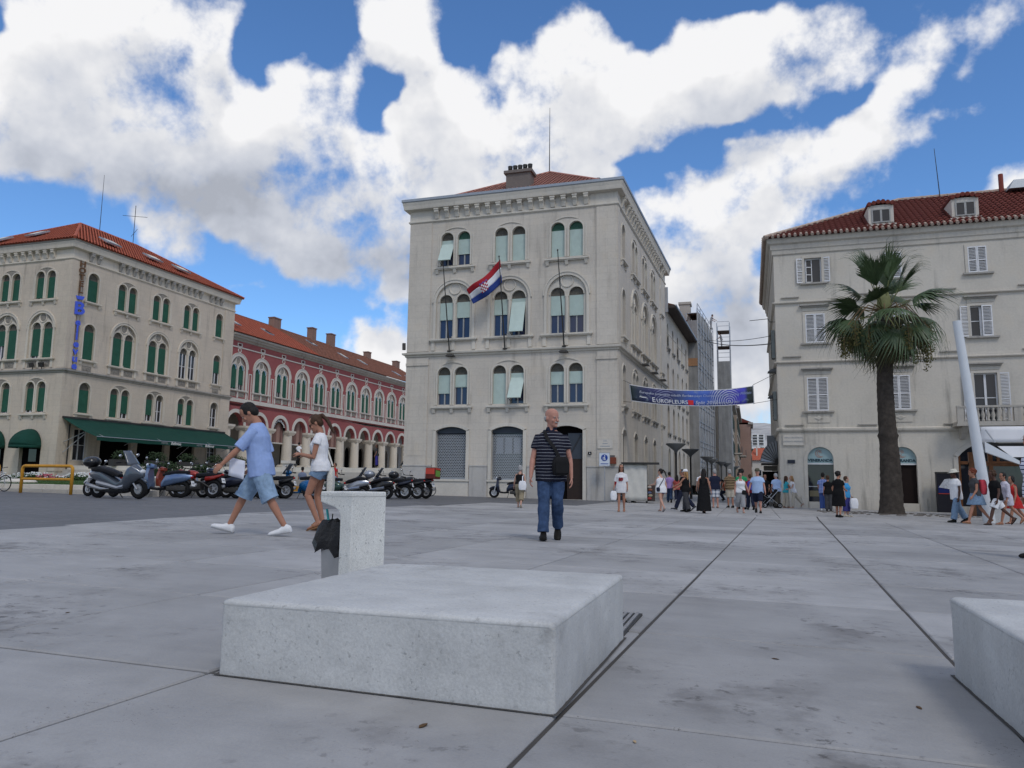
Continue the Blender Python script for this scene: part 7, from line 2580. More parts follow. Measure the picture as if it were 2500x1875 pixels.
def person(lab, x, y, face, H, sex='m', skin='light', legs=((0, 4), (0, 4)), arms=((0, 10, 12, 0), (0, 10, 12, 0)), lean=2, head=(0, 0), top=('tee', None), bottom=('trousers', None),
   shoes=('shoe', None), hair=('short', 'brown'), hat=None, glasses=False, belly=0.0, hero=False, moustache=None, group='people in the crowd on the promenade', wide=1.0, crouch=None, face_detail=True, lift=0.0):
 t = thing('person', lab, 'person', (x, y, G(x, y) + lift), R(face) - PI / 2, group)
 k = H / 1.75
 t.scale = (k, k, k)
 vox = .0065 if hero else .0125
 vc = .0075 if hero else .0135
 m = .010 if hero else .014
 tab = [(z, hw * wide, fd * (1 + (belly * max(0, 1 - abs(z - .14) / .2))) * (.5 + wide * .5), bd) for z, hw, fd, bd in TORSO[sex]]
 # ---- leg chain
 hx = .088 * (1.0 if sex == 'm' else .96)
 chain = []
 low = 1e9
 for s, lg in zip((-1, 1), legs):
  a, bend = lg[:2]
  a, b_ = R(a), R(a - bend)
  hip = Vector((s * hx, 0, 0))
  knee = hip + Vector((s * .004, math.sin(a), -math.cos(a))) * .43
  ank = knee + Vector((s * .004, math.sin(b_), -math.cos(b_))) * .415
  db = math.degrees(b_)
  fp = 0.0
  if db < -12: fp = R(max(-62, (db + 8) * 1.15))
  elif db > 12: fp = R(min(20, (db - 8) * .8))
  if len(lg) > 2: fp = R(lg[2])
  F = Matrix.Translation(ank) @ Matrix.Rotation(fp, 4, 'X')
  for q in ((0, -.055, -.078), (0, .19, -.078), (0, .13, -.08)):
   low = min(low, (F @ Vector(q)).z)
  chain.append([s, hip, knee, ank, F])
 hz = -low
 up = Vector((0, 0, hz))
 for c in chain:
  c[1] = c[1] + up; c[2] = c[2] + up; c[3] = c[3] + up
  c[4] = Matrix.Translation(up) @ c[4]
 T = Matrix.Translation(up) @ Matrix.Rotation(-R(lean), 4, 'X')
 sw = (.172 if sex == 'm' else .148) * (.6 + .4 * wide)
 sz = .428 if sex == 'm' else .424
 # ---- arm chain
 ach = []
 ua, fa = (.285, .25) if sex == 'm' else (.27, .235)
 for s, (a, abd, el, inn) in zip((-1, 1), arms):
  a_, b_ = R(a), R(abd)
  sh = Vector((s * sw, -.005, sz))
  d1 = Vector((s * math.sin(b_), math.sin(a_) * math.cos(b_), -math.cos(a_) * math.cos(b_)))
  elb = sh + d1 * ua
  a2 = a_ + R(el)
  b2 = R(abd * .6) - R(inn)
  d2 = Vector((s * math.sin(b2), math.sin(a2) * math.cos(b2), -math.cos(a2) * math.cos(b2)))
  wr = elb + d2 * fa
  ach.append([s, T @ sh, T @ elb, T @ wr, (T.to_3x3() @ d2).normalized()])
 # ---- body
 mb = MB()
 st = len(mb.v)
 mb.loft([ering(z, hw * .93, fd * .92, bd * .92) for z, hw, fd, bd in tab])
 mb.xf(T, st)
 fem = sex == 'f'
 for s, hip, knee, ank, F in chain:
  mid = hip.lerp(knee, .5); cf = knee.lerp(ank, .28)
  mb.tube([hip + Vector((0, 0, .03)), hip - Vector((0, 0, .04)), mid, knee.lerp(hip, .08), knee, cf, knee.lerp(ank, .62), ank, ank - Vector((0, 0, .02))], [.078 * wide, .083 * wide, .068 * wide, .052, .050, .053, .042, .034, .036], 12)
  q = len(mb.v)
  mb.loft([[(w * math.cos(2 * PI * i / 10), yy, max(zc + hh * math.sin(2 * PI * i / 10), -.076)) for i in range(10)] for yy, w, zc, hh in ((-.06, .018, -.05, .02), (-.045, .032, -.045, .033), (0, .034, -.03, .05), (.06, .038, -.045, .035), (.12, .043, -.058, .022), (.17, .036, -.064, .014), (.188, .018, -.066, .009))])
  mb.xf(F, q)
 for s, sh, el, wr, d in ach:
  inner = T @ Vector((s * sw * .62, -.005, sz - .005))
  f1 = .92 if fem else 1.0
  mb.tube([inner, sh, sh.lerp(el, .3), sh.lerp(el, .75), el, el.lerp(wr, .25), el.lerp(wr, .75), wr, wr + d * .015], [q_ * f1 for q_ in (.058, .055, .048, .041, .037, .040, .030, .025, .025)], 11)
  # hand: palm, four bent fingers of different lengths, thumb off the side
  side = Vector((0, 0, 1)).cross(d)
  if side.length < .2: side = Vector((1, 0, 0)).cross(d)
  fwd = T.to_3x3() @ Vector((0, 1, 0))
  u = (fwd - d * fwd.dot(d))
  if u.length < .15: u = Vector((0, 0, 1)) - d * d.z
  u.normalize()                      # towards the thumb side
  w_ = d.cross(u).normalized()       # palm normal
  if (w_.x * s) > 0: w_ = -w_        # palm faces the thigh
  hs = .92 if fem else 1.0
  p0 = wr + d * .005
  rot = Matrix((u, w_, d)).transposed()
  mb.ell(p0 + d * .048 * hs, (.040 * hs, .017, .055 * hs), 10, 7, rot)
  for i, (off, ln) in enumerate(((.028, .072), (.010, .080), (-.008, .074), (-.025, .058))):
   b0 = p0 + d * .080 * hs + u * off * hs
   b1 = b0 + (d * .96 + w_ * .25) * ln * .45 * hs
   b2 = b1 + (d * .78 + w_ * .62) * ln * .32 * hs
   b3 = b2 + (d * .45 + w_ * .88) * ln * .28 * hs
   mb.tube([b0 - d * .02, b0, b1, b2, b3], [.0092, .0092, .0085, .008, .0065], 7)
  t0 = p0 + d * .022 * hs + u * .030 * hs
  mb.tube([t0 - u * .015, t0 + (u * .55 + d * .8 + w_ * .2) * .030, t0 + (u * .62 + d * 1.0 + w_ * .35) * .055, t0 + (u * .45 + d * 1.25 + w_ * .5) * .064], [.013, .0115, .010, .008], 7)
 # neck and head
 NP = Vector((0, .005, .572 if sex == 'm' else .568))
 Hm = T @ Matrix.Translation(NP) @ Matrix.Rotation(R(head[0]), 4, 'Z') @ Matrix.Rotation(R(-head[1]), 4, 'X')
 nk = .059 if sex == 'm' else .047
 mb.tube([T @ Vector((0, -.012, .50)), T @ Vector((0, -.006, .56)), Hm @ Vector((0, -.005, .05)), Hm @ Vector((0, .0, .10))], [nk * 1.25, nk, nk * .95, nk * .95], 12)
 q = len(mb.v)
 hk = 1.05 if sex == 'm' else 1.0
 hr = [(-.118, .022, .090, -.030), (-.108, .036, .097, -.01), (-.09, .048, .098, .02), (-.06, .058, .094, .06), (-.03, .066, .090, .082), (.0, .071, .090, .094), (.035, .075, .093, .100), (.07, .074, .087, .099), (.098, .062, .068, .082), (.118, .038, .040, .052), (.126, .012, .012, .018)]
 mb.loft([[(px, py, z + .13) for px, py, _ in ering(0, hw, fd, bd, 16)] for z, hw, fd, bd in hr])
 for s in (-1, 1):
  mb.ell((s * .074, -.012, .122), (.012, .022, .032), 8, 6)
  mb.ell((s * .031, .080, .148), (.024, .012, .009), 8, 5)       # brow ridge
  mb.ell((s * .040, .072, .098), (.024, .016, .022), 8, 5)       # cheek
 mb.tube([(0, .086, .148), (0, .101, .118), (0, .113, .100), (0, .098, .090)], [.010, .013, .017, .012], 8)
 mb.ell((0, .090, .068), (.024, .010, .011), 8, 5)
 mb.ell((0, .090, .030), (.022, .012, .014), 8, 5)
 for i in range(q, len(mb.v)):
  v = Vector(mb.v[i]); v = Vector((v.x * hk, v.y * hk, (v.z - .02) * hk + .02))
  mb.v[i] = tuple(Hm @ v)
 body = fuse('body', mb, vox, SK[skin], 3 if hero else 2)
 put('body', body, t)
 def hp(v): return Hm @ Vector((v[0] * hk, v[1] * hk, (v[2] - .02) * hk + .02))
 HR = Hm.to_3x3()
 if face_detail:
  for s in (-1, 1):
   if not glasses:
    e = MB(); e.ell(hp((s * .031, .082, .130)), (.012, .008, .0058), 8, 6, HR)
    eo = e.obj('eye', EYE_W if hero else EYE_D, t, True)
    if hero:
     MB().ell(hp((s * .031, .0895, .130)), (.0058, .003, .0062), 8, 5, HR).obj('iris', EYE_D, eo, True)
    MB().ell(hp((s * .033, .092, .147)), (.021, .005, .0045), 8, 5, HR).obj('eyebrow', HAIR[hair[1]], t, True)
  MB().ell(hp((0, .0985, .066)), (.022, .005, .0048), 8, 5, HR).obj('mouth', LIP, t, True)
  if moustache:
   q_ = MB()
   for s in (-1, 1):
    q_.ell(hp((s * .016, .099, .078)), (.021, .010, .009), 8, 5, HR)
   q_.obj('moustache', HAIR[moustache], t, True)
 if glasses:
  g = MB()
  for s in (-1, 1):
   g.ell(hp((s * .034, .094, .132)), (.027, .008, .019), 10, 6, HR)
  g.bar(hp((-.01, .099, .138)), hp((.01, .099, .138)), .003, 5)
  for s in (-1, 1):
   g.bar(hp((s * .060, .088, .138)), hp((s * .078, -.01, .136)), .003, 5)
  g.obj('sunglasses', LENS, t, True)
 # ---- hair
 hm = MB()
 ht, hc = hair
 q = 0
 if ht != 'bald':
  hm.ell((0, -.020, .172), (.084, .104, .098), 16, 10)
  hm.ell((0, -.052, .120), (.080, .066, .075), 14, 8)
  if ht in ('short', 'curly'):
   for s in (-1, 1):
    hm.ell((s * .070, .0, .155), (.016, .04, .045), 8, 6)
  if ht == 'curly':
   rr_ = random.Random(len(lab))
   for i in range(26):
    a, b_ = rr_.uniform(0, 2 * PI), rr_.uniform(-.35, 1)
    c_ = math.sqrt(max(0, 1 - b_ * b_))
    px, py = .088 * c_ * math.cos(a), -.03 + .098 * c_ * math.sin(a)
    if py > .03 and b_ < .45: continue
    hm.ell((px, py, .155 + .105 * b_), (.034, .034, .034), 7, 5)
  if ht in ('long', 'verylong'):
   ln = -.22 if ht == 'long' else -.42
   hm.loft([ering(z, w, f, b_, 14, dy) for z, w, f, b_, dy in ((.20, .07, .04, .05, -.05), (.12, .088, .045, .06, -.06), (.02, .092, .035, .055, -.075), (-.08, .10, .03, .045, -.085), (ln * .6, .10, .026, .036, -.088), (ln, .06, .014, .02, -.09))])
   for s in (-1, 1):
    hm.tube([(s * .066, .03, .19), (s * .082, .01, .12), (s * .085, .0, .02), (s * .088, -.01, -.08), (s * .08, -.02, -.15)], [.018, .024, .026, .024, .012], 8)
  if ht == 'pony':
   dn = Vector((0, math.sin(R(head[1])) * .8 - .42, -math.cos(R(head[1])))).normalized(); q0 = Vector((0, -.145, .20))
   hm.tube([(0, -.09, .21), q0, q0 + dn * .10 + Vector((0, -.025, 0)), q0 + dn * .22 + Vector((0, -.02, 0)), q0 + dn * .34], [.026, .028, .032, .028, .010], 9)
   for s in (-1, 1):
    hm.ell((s * .068, .01, .165), (.016, .04, .05), 8, 6)
  if ht == 'bob':
   for s in (-1, 1):
    hm.tube([(s * .062, .03, .20), (s * .082, .0, .13), (s * .080, -.01, .06)], [.02, .028, .022], 8)
   hm.ell((0, -.055, .09), (.085, .06, .08), 12, 8)
 else:
  for s in (-1, 1):
   hm.ell((s * .068, -.045, .125), (.0085, .040, .034), 10, 6)
  hm.ell((0, -.086, .115), (.056, .0125, .040), 10, 6)
 for i in range(len(hm.v)):
  hm.v[i] = tuple(hp(hm.v[i]))
 hmesh = fuse('hair', hm, .008 if hero else .013, HAIR[hc], 2, (lambda co: .005 * noise.noise(Vector((co.x * 60, co.y * 60, co.z * 16)))))
 put('hair', hmesh, t)
 if hat:
  kind, hmm_ = hat
  h = MB()
  if kind == 'brim':
   h.loft([[(px, py - .01, z) for px, py, _ in ering(0, w, w * 1.15, w * 1.15, 18)] for z, w in ((.168, .150), (.160, .148), (.172, .102), (.235, .092), (.268, .070), (.272, .02))])
  else:
   h.loft([[(px, py - .015, z) for px, py, _ in ering(0, w, w * 1.15, w * 1.15, 18)] for z, w in ((.165, .093), (.20, .096), (.245, .082), (.275, .050), (.28, .01))])
   h.loft([[(-.07, .06, .166), (.07, .06, .166), (.05, .165, .158), (-.05, .165, .158)], [(-.07, .06, .180), (.07, .06, .180), (.05, .165, .166), (-.05, .165, .166)]])
  for i in range(len(h.v)):
   h.v[i] = tuple(hp(h.v[i]))
  h.obj('hat', hmm_, t, True)
 # ---- garments
 fold = lambda amp: (lambda co: amp * (noise.noise(Vector((co.x * 11, co.y * 11, co.z * 6))) + .5 * noise.noise(Vector((co.x * 24 + co.z * 9, co.y * 24, co.z * 20)))))
 tk, tm = top[0], top[1]
 opt = top[2] if len(top) > 2 else {}
 loose = opt.get('loose', .012)
 hem = opt.get('hem', -.10)
 g = MB()
 zs = [hem, hem + .06] + [z for z, *_ in tab if z > hem + .08]
 ztop = {'tee': .53, 'shirt': .545, 'tank': .44, 'dress': .44}.get(tk, .53)
 rings = []
 for z in zs:
  if z > ztop: continue
  hw, fd, bd = interp(tab, z)
  if z < .02 and tk != 'tuck':       # garment hangs straight over the hips
   h0 = interp(tab, max(z, -.03)); hw, fd, bd = h0
  ex = m + loose * (1 if z < .40 else .3) + (.006 if z < .1 else 0)
  if opt.get('straight') and z < .3:
   h0 = interp(tab, .32); hw, fd, bd = max(hw, h0[0] * .97), max(fd, h0[1] * .96), max(bd, h0[2] * .94)
  rings.append(ering(z, hw + ex, fd + ex, bd + ex))
 z = ztop
 hw, fd, bd = interp(tab, z)
 rings.append(ering(z, hw + m, fd + m, bd + m))
 q = len(g.v); g.loft(rings); g.xf(T, q)
 sl = {'tee': .52, 'shirt': .95, 'cap': .26, 'tank': 0, 'dress': 0, 'long': 1.7}.get(opt.get('sleeve', tk), .52)
 if sl:
  for s, sh, el, wr, d in ach:
   g.tube([T @ Vector((s * .03, -.012, .518)), T @ Vector((s * sw * .55, -.008, sz + .026)), sh + T.to_3x3() @ Vector((0, 0, .008))], [.040, .046, .050], 10)
   inner = T @ Vector((s * sw * .55, -.005, sz))
   pts = [inner, sh + T.to_3x3() @ Vector((0, 0, .004))]
   rad = [.058 + m * .6, .057 + m * .8]
   if sl <= 1:
    pts += [sh.lerp(el, sl * .6), sh.lerp(el, sl)]
    rad += [.053 + m + loose * .3, .052 + m + loose * .35]
   else:
    pts += [sh.lerp(el, .6), el, el.lerp(wr, sl - 1)]
    rad += [.056 + m, .05 + m, .042 + m]
   g.tube(pts, rad, 12)
 elif tk in ('tank', 'dress'):
  for s in (-1, 1):
   q = len(g.v)
   pts = [(s * .085, interp(tab, .40)[1] + .004, .40), (s * .090, .062, .47), (s * .085, .0, .515), (s * .08, -.07, .48), (s * .075, -interp(tab, .40)[2] - .004, .40)]
   g.tube(pts, .020, 8); g.xf(T, q)
 gm = fuse('shirt', g, vc, tm, 4, fold(.006 if hero else .004))
 gname = {'tank': 'tank_top', 'dress': 'dress', 'tee': 'shirt', 'shirt': 'shirt'}.get(tk, 'shirt')
 go = put(gname, gm, t)
 if opt.get('collar'):
  c_ = MB()
  rr1, rr2 = [], []
  for i in range(17):
   a = 2 * PI * i / 17
   rr1.append(T @ Vector((.082 * math.cos(a), -.004 + .084 * math.sin(a), .540 + .012 * math.sin(a - PI / 2) - (.028 if math.sin(a) > .9 else 0))))
   rr2.append(T @ Vector((.066 * math.cos(a), -.006 + .068 * math.sin(a), .590 + .01 * math.sin(a - PI / 2) - (.05 if math.sin(a) > .9 else 0))))
  c_.loft([rr1, rr2], cap=False)
  o = c_.obj('collar', opt['collar'], t, True); o.modifiers.new('s', 'SOLIDIFY').thickness = .008
 if tk == 'dress' or bottom[0] in ('skirt', 'longskirt'):
  ln = opt.get('skirt', .45) if tk == 'dress' else bottom[2].get('len', .38)
  sm = tm if tk == 'dress' else bottom[1]
  g = MB(); rings = []
  n_ = 6
  kneeF = max((c[2] - up).y for c in chain); kneeB = min((c[3] - up).y if ln > .6 else (c[2] - up).y for c in chain)
  for i in range(n_ + 1):
   z = .10 - (ln + .10) * i / n_
   f = i / n_
   hw, fd, bd = interp(tab, max(z, -.02))
   rings.append([Vector(p) + up for p in ering(z, hw + m + .006 + .05 * f * (ln / .5), fd + m + .004 + max(.02, kneeF * .9) * f, bd + m + .004 + max(.02, -kneeB * .9) * f)])
  g.loft(rings)
  put('skirt', fuse('skirt', g, vc, sm, 3, fold(.012)), t)
 if tk != 'dress' and bottom[0] not in ('skirt', 'longskirt'):
  bk, bm_ = bottom[0], bottom[1]
  bo = bottom[2] if len(bottom) > 2 else {}
  frac = {'trousers': 2.0, 'jeans': 1.97, 'shorts': 1.06, 'short': .34, 'capri': 1.62, 'mid': .86}[bk]
  lo = bo.get('loose', .018)
  g = MB()
  q = len(g.v)
  g.loft([ering(z, interp(tab, z)[0] + m + .002, interp(tab, z)[1] + m, interp(tab, z)[2] + m + .002) for z in (-.10, -.06, -.02, .03, .08, .12)])
  g.xf(Matrix.Translation(up) @ Matrix.Rotation(-R(lean * .5), 4, 'X'), q)
  for s, hip, knee, ank, F in chain:
   mid = hip.lerp(knee, .5)
   full = [(0, hip + Vector((-s * .006, 0, .03)), .088 * wide), (.09, hip - Vector((s * .004, 0, .04)), .090 * wide), (.5, mid, .074 * wide), (.9, hip.lerp(knee, .92), .060), (1.0, knee, .056), (1.3, knee.lerp(ank, .3), .056), (1.62, knee.lerp(ank, .62), .048), (2.0, knee.lerp(ank, 1.0) - Vector((0, 0, .015)), .044)]
   pts, rad = [], []
   for f, p, r in full:
    if f <= frac - .02:
     pts.append(p); rad.append(r + m + lo * min(1.3, .35 + f * .7))
   if frac <= 1.0: endp = hip.lerp(knee, frac)
   else: endp = knee.lerp(ank, frac - 1.0)
   rr_ = [r for f, p, r in full if f <= frac][-1]
   pts.append(endp); rad.append(rr_ + m + lo * min(1.4, .4 + frac * .6))
   g.tube(pts, rad, 13)
  gm = fuse('trousers', g, vc, bm_, 4, fold(.008 if hero else .005))
  put('trousers' if frac > 1.3 else 'shorts', gm, t)
  if bo.get('cuff'):
   for s, hip, knee, ank, F in chain:
    endp = knee.lerp(ank, frac - 1.0) if frac > 1 else hip.lerp(knee, frac)
    dd = ((ank - knee) if frac > 1 else (knee - hip)).normalized()
    rr_ = .056 + m + lo * 1.05
    c_ = MB().tube([endp - dd * .035, endp + dd * .004], rr_ + .006, 16)
    c_.obj('cuff', bo['cuff'], t, 'auto')
 # ---- shoes
 sk_, smt = shoes
 for s, hip, knee, ank, F in chain:
  sh = MB()
  if sk_ in ('shoe', 'sneaker'):
   sh.loft([[(w * math.copysign(abs(math.cos(2 * PI * i / 12)) ** .8, math.cos(2 * PI * i / 12)), yy, max(zc + hh * math.sin(2 * PI * i / 12), -.082)) for i in range(12)] for yy, w, zc, hh in ((-.078, .022, -.05, .028), (-.066, .040, -.04, .045), (-.02, .043, -.025, .06), (.03, .043, -.035, .055), (.08, .047, -.050, .040), (.14, .052, -.054, .034), (.19, .047, -.058, .027), (.214, .030, -.064, .017))])
   if hero:
    for yy in (.07, .095, .12):
     sh.tube([(-.034, yy, -.026 - .25 * (yy - .07)), (0, yy, -.012 - .35 * (yy - .07)), (.034, yy, -.026 - .25 * (yy - .07))], .005, 5)
   sole = MB().loft([[(w * math.cos(2 * PI * i / 12) * 1.05, yc + l * math.sin(2 * PI * i / 12), zz) for i in range(12)] for zz, w, l, yc in ((-.088, .046, .148, .067), (-.070, .049, .152, .067))])
   for i in range(len(sole.v)): sole.v[i] = tuple(F @ Vector(sole.v[i]))
  else:
   sh.loft([[(.040 * math.cos(2 * PI * i / 12) * (1.12 if math.sin(2 * PI * i / 12) > 0 else .9), .066 + .140 * math.sin(2 * PI * i / 12), zz) for i in range(12)] for zz in (-.090, -.074)])
   sh.tube([(-.046, .06, -.072), (-.030, .085, -.030), (0, .10, -.020), (.030, .085, -.030), (.046, .06, -.072)], .007, 6)
   if sk_ == 'sandal':
    sh.tube([(-.036, -.01, -.06), (-.02, -.045, -.035), (.02, -.045, -.035), (.036, -.01, -.06)], .006, 6)
    sh.tube([(0, .13, -.062), (0, .095, -.022), (0, .04, .0)], .006, 6)
   sole = None
  for i in range(len(sh.v)):
   sh.v[i] = tuple(F @ Vector(sh.v[i]))
  so = sh.obj('shoe' if sk_ in ('shoe', 'sneaker') else 'sandal', smt, t, 'auto')
  if sole:
   sole.obj('sole', mm('shoe_sole_pale', (.30, .30, .31), .7) if sk_ == 'sneaker' else M['rubber'], so)
 W = t.matrix_basis.copy()
 pts = {'hL': W @ (ach[0][3] + ach[0][4] * .09), 'hR': W @ (ach[1][3] + ach[1][4] * .09), 'sL': W @ ach[0][1], 'sR': W @ ach[1][1], 'up': W @ up,
   'W': W, 'T': T, 'k': k, 'face': R(face) - PI / 2, 'tab': tab, 'hp': hp}
 return t, pts


def strap_between(t, m_, pts3, w=.018, name='strap'):
 """flat band along points in world space, stored on the carried thing"""
 inv = t.matrix_basis.inverted()
 mb = MB(); mb.tube([inv @ Vector(p) for p in pts3], [(w, .004)] * len(pts3), 6)
 return mb.obj(name, m_, t)


def body_pt(P, x, z, side, gap=.03):
 """world point on the garment surface of a person: x across, z above the hips, side +1 front -1 back"""
 hw, fd, bd = interp(P['tab'], z)
 c = max(-1, min(1, x / (hw + .02)))
 y = (fd if side > 0 else bd) * math.sqrt(max(0, 1 - c * c)) * side + side * gap
 return P['W'] @ (P['T'] @ Vector((x, y, z)))


def bag(name, lab, cat, loc, size, m_, face=0.0, soft=True, group=None):
 t = thing(name, lab, cat, loc, face, group)
 mb = MB()
 w, d, h = size
 rings = []
 for f, e in ((-.5, .55), (-.45, .85), (-.2, 1.0), (.1, 1.0), (.35, .88), (.48, .6)) if soft else ((-.5, .94), (-.47, 1), (.44, 1), (.5, .92)):
  rings.append([(w / 2 * e * math.copysign(abs(math.cos(2 * PI * i / 16)) ** .55, math.cos(2 * PI * i / 16)), d / 2 * e * math.copysign(abs(math.sin(2 * PI * i / 16)) ** .6, math.sin(2 * PI * i / 16)), h * f) for i in range(16)])
 mb.loft(rings)
 o = mb.obj('bag_body', m_, t, 'auto')
 return t

denim = cloth('denim', (.044, .074, .145), .9, .42)
denim_l = cloth('denim_light', (.24, .34, .47), .9, .30)
denim_m = cloth('denim_mid', (.17, .25, .36), .9, .25)
white_c = cloth('white', (.70, .70, .72))
black_c = cloth('black', (.012, .012, .013))
navy_c = cloth('navy', (.018, .022, .042))
khaki = cloth('khaki', (.25, .21, .145))
beige = cloth('beige', (.48, .43, .35))
grey_c = cloth('grey', (.30, .30, .31))
dgrey = cloth('dark_grey', (.06, .06, .065))
blue_s = cloth('pale_blue', (.28, .38, .64))
lblue = cloth('light_blue', (.36, .48, .70))
royal = cloth('royal_blue', (.025, .09, .42))
purple = cloth('lilac', (.36, .24, .50))
turq = cloth('turquoise', (.05, .38, .46))
redc = cloth('red', (.45, .03, .03))
orange = cloth('orange', (.55, .13, .02))
green_c = cloth('green', (.03, .26, .11))
leather_b = cloth('black_nylon', (.014, .014, .015), .6)
sand = cloth('tan_leather', (.25, .13, .06), .6)
sole_d = cloth('black_leather', (.015, .014, .013), .5)
whsh = cloth('white_leather', (.70, .70, .71), .5)
polo = stripe_mat('polo_stripes', (.010, .011, .022), (.30, .31, .34), .043, .11, .004)

FG = 'people walking across the foreground'
# the man in the striped polo
t, P = person('bald man with white moustache in navy striped polo and blue jeans', -2.72, 10.47, 283, 1.84, skin='pink', legs=((9, 44, -32), (13, 6, 2)), arms=((-4, 15, 16, 4), (5, 14, 14, 4)), lean=1, head=(46, 4), top=('tee', polo, dict(hem=-.15, collar=navy_c, straight=True, loose=.020)),
    bottom=('jeans', denim, dict(loose=.012)), shoes=('shoe', sole_d), hair=('bald', 'grey'), belly=.35, hero=True, moustache='white', group=FG, wide=1.10)
loc = body_pt(P, -.135, .06, 1, .075)
bg = bag('shoulder_bag', 'black nylon shoulder bag slung across the striped polo shirt', 'bag', loc, (.25, .11, .27), leather_b, P['face'] + R(24))
MB().box(-.10, .10, -.0, .012, -.10, .05).obj('front_pocket', leather_b, bg, loc=(0, .052, 0))
strap_between(bg, leather_b, [body_pt(P, -.11, .17, 1, .05), body_pt(P, -.06, .28, 1, .045), body_pt(P, .0, .36, 1, .04), body_pt(P, .06, .44, 1, .035), body_pt(P, .085, .52, 1, .03), body_pt(P, .09, .545, -1, .0), body_pt(P, .06, .46, -1, .035), body_pt(P, -.02, .32, -1, .04), body_pt(P, -.13, .14, -1, .04)], .026)
# embroidered crest on the chest
cm = MB()
cr = [P['W'].inverted() @ body_pt(P, -.085 + dx, .385 + dz, 1, .026) for dx, dz in ((-.024, .028), (.024, .028), (.022, -.012), (0, -.035), (-.022, -.012))]
cm.add(cr, [(0, 1, 2, 3, 4)])
ob = cm.obj('crest', mm('crest_grey', (.22, .23, .25), .8, .5, 80), t)

# the young man with the sheet of paper
t, P = person('dark haired man in pale blue shirt and light denim shorts striding left', -6.22, 8.60, 199, 1.83, skin='tan', legs=((-21, 10, -10), (30, 6, 14)), arms=((44, 14, 6, -4), (-10, 14, 66, 10)), lean=9, head=(4, 34), top=('shirt', blue_s, dict(hem=-.14, sleeve='shirt', loose=.026, straight=True)),
    bottom=('shorts', denim_l, dict(loose=.040, cuff=denim_l)), shoes=('sneaker', whsh), hair=('short', 'black'), hero=True, group=FG, wide=1.04)
inv = P['W'].inverted()
el = MB()      # button tab of the rolled sleeve
a_ = inv @ P['sL']
pp = thing('paper', 'white folded sheet of paper held by the man in denim shorts', 'paper', (-6.40, 8.34, .96), R(20))
mb = MB()
mb.grid([[(-.10 + .20 * i / 6, .015 * math.sin(i * 1.1 + j), -.0 - .24 * j / 4 - .05 * (i / 6)) for i in range(7)] for j in range(5)])
o = mb.obj('sheet', mm('paper_white', (.68, .70, .80), .8, .03), pp, True); o.modifiers.new('s', 'SOLIDIFY').thickness = .004

# the young woman with the phone
t, P = person('brown haired young woman in white tee and denim hot pants looking at her phone', -6.14, 9.93, 196, 1.73, 'f', 'tan', legs=((20, 44), (7, 22)), arms=((12, 8, 92, 24), (6, 6, 98, 22)), lean=3, head=(6, 28), top=('tee', white_c, dict(sleeve='cap', hem=-.05, loose=.016)),
    bottom=('short', denim_m, dict(loose=.012, cuff=None)), shoes=('sandal', sand), hair=('pony', 'brown'), glasses=True, hero=True, group=FG)
ph = thing('phone', 'small dark phone held in both hands by the woman in hot pants', 'phone', (P['hL'] + P['hR']) / 2 + Vector((-.01, 0, .03)), P['face'])
MB().box(-.036, .036, -.06, .06, -.005, .005).obj('phone_body', M['black_plastic'], ph).rotation_euler = (R(35), 0, 0)
hb = bag('shoulder_bag', 'white crochet bag hanging behind the woman in denim hot pants', 'bag', body_pt(P, .05, -.20, -1, .06), (.10, .20, .42), mat('crochet_cream', (.62, .60, .54), .95, .2, 40, .8, 120), P['face'] + PI / 2)
strap_between(hb, mm('crochet_strap', (.62, .60, .54), .95), [body_pt(P, .06, .03, -1, .06), body_pt(P, .10, .25, -1, .03), P['sR'] + Vector((0, 0, .05)), body_pt(P, .10, .42, 1, .03)], .012)

WALK = ((16, 8), (-14, 22))
WALK2 = ((-14, 24), (17, 8))
ST = ((2, 4), (-2, 3))
R_ = 'm'
# woman by the wall with the white bag
t, P = person('grey haired woman in black tank top and khaki capris seen from behind', -8.46, 27.85, 100, 1.62, 'f', 'light', WALK, ((12, 16, 18, 0), (-8, 12, 14, 0)), 4, (-18, 0), ('tank', black_c, dict(hem=.04)), ('capri', khaki, dict(loose=.03)), ('sandal', beige), ('bob', 'grey'), wide=1.12)
bg = bag('shoulder_bag', 'white slouchy shoulder bag on the back of the grey haired woman', 'bag', body_pt(P, .13, -.02, -1, .10), (.30, .14, .36), white_c, P['face'])
strap_between(bg, white_c, [body_pt(P, .13, .12, -1, .10), body_pt(P, .12, .34, -1, .05), P['sR'] + Vector((0, 0, .05))], .02)

# jersey girl
t, P = person('long haired young woman in white jersey with red numerals and sunglasses carrying a white bag', -4.53, 27.66, 274, 1.70, 'f', 'tan', ((-4, 12), (8, 4)), ((4, 12, 10, 0), (2, 16, 22, 0)), 1, (18, 0), ('tee', cloth('jersey', (.62, .61, .62)), dict(hem=-.24, sleeve='shirt', loose=.03, straight=True)), ('short', grey_c, dict(loose=.02)), ('sandal', sand), ('long', 'brown'), glasses=True)
num = text_mesh('89', .165, mm('numeral_red', (.42, .05, .07), .8), bold=.012)
for v in num.vertices:
 hw, fd, bd = interp(P['tab'], .27)
 xx = v.co.x
 v.co = P['T'] @ Vector((-xx, fd + .085 - abs(xx) ** 2 * 4.5, .21 + v.co.z))
put('numerals', num, t)
bg = bag('carrier_bag', 'white plastic carrier bag hanging from the jersey girl\'s hand', 'bag', P['hR'] + Vector((0, 0, -.20)), (.24, .12, .34), white_c, P['face'] + .4)
strap_between(bg, white_c, [P['hR'] + Vector((-.03, 0, -.04)), P['hR'], P['hR'] + Vector((.03, 0, -.04))], .008)
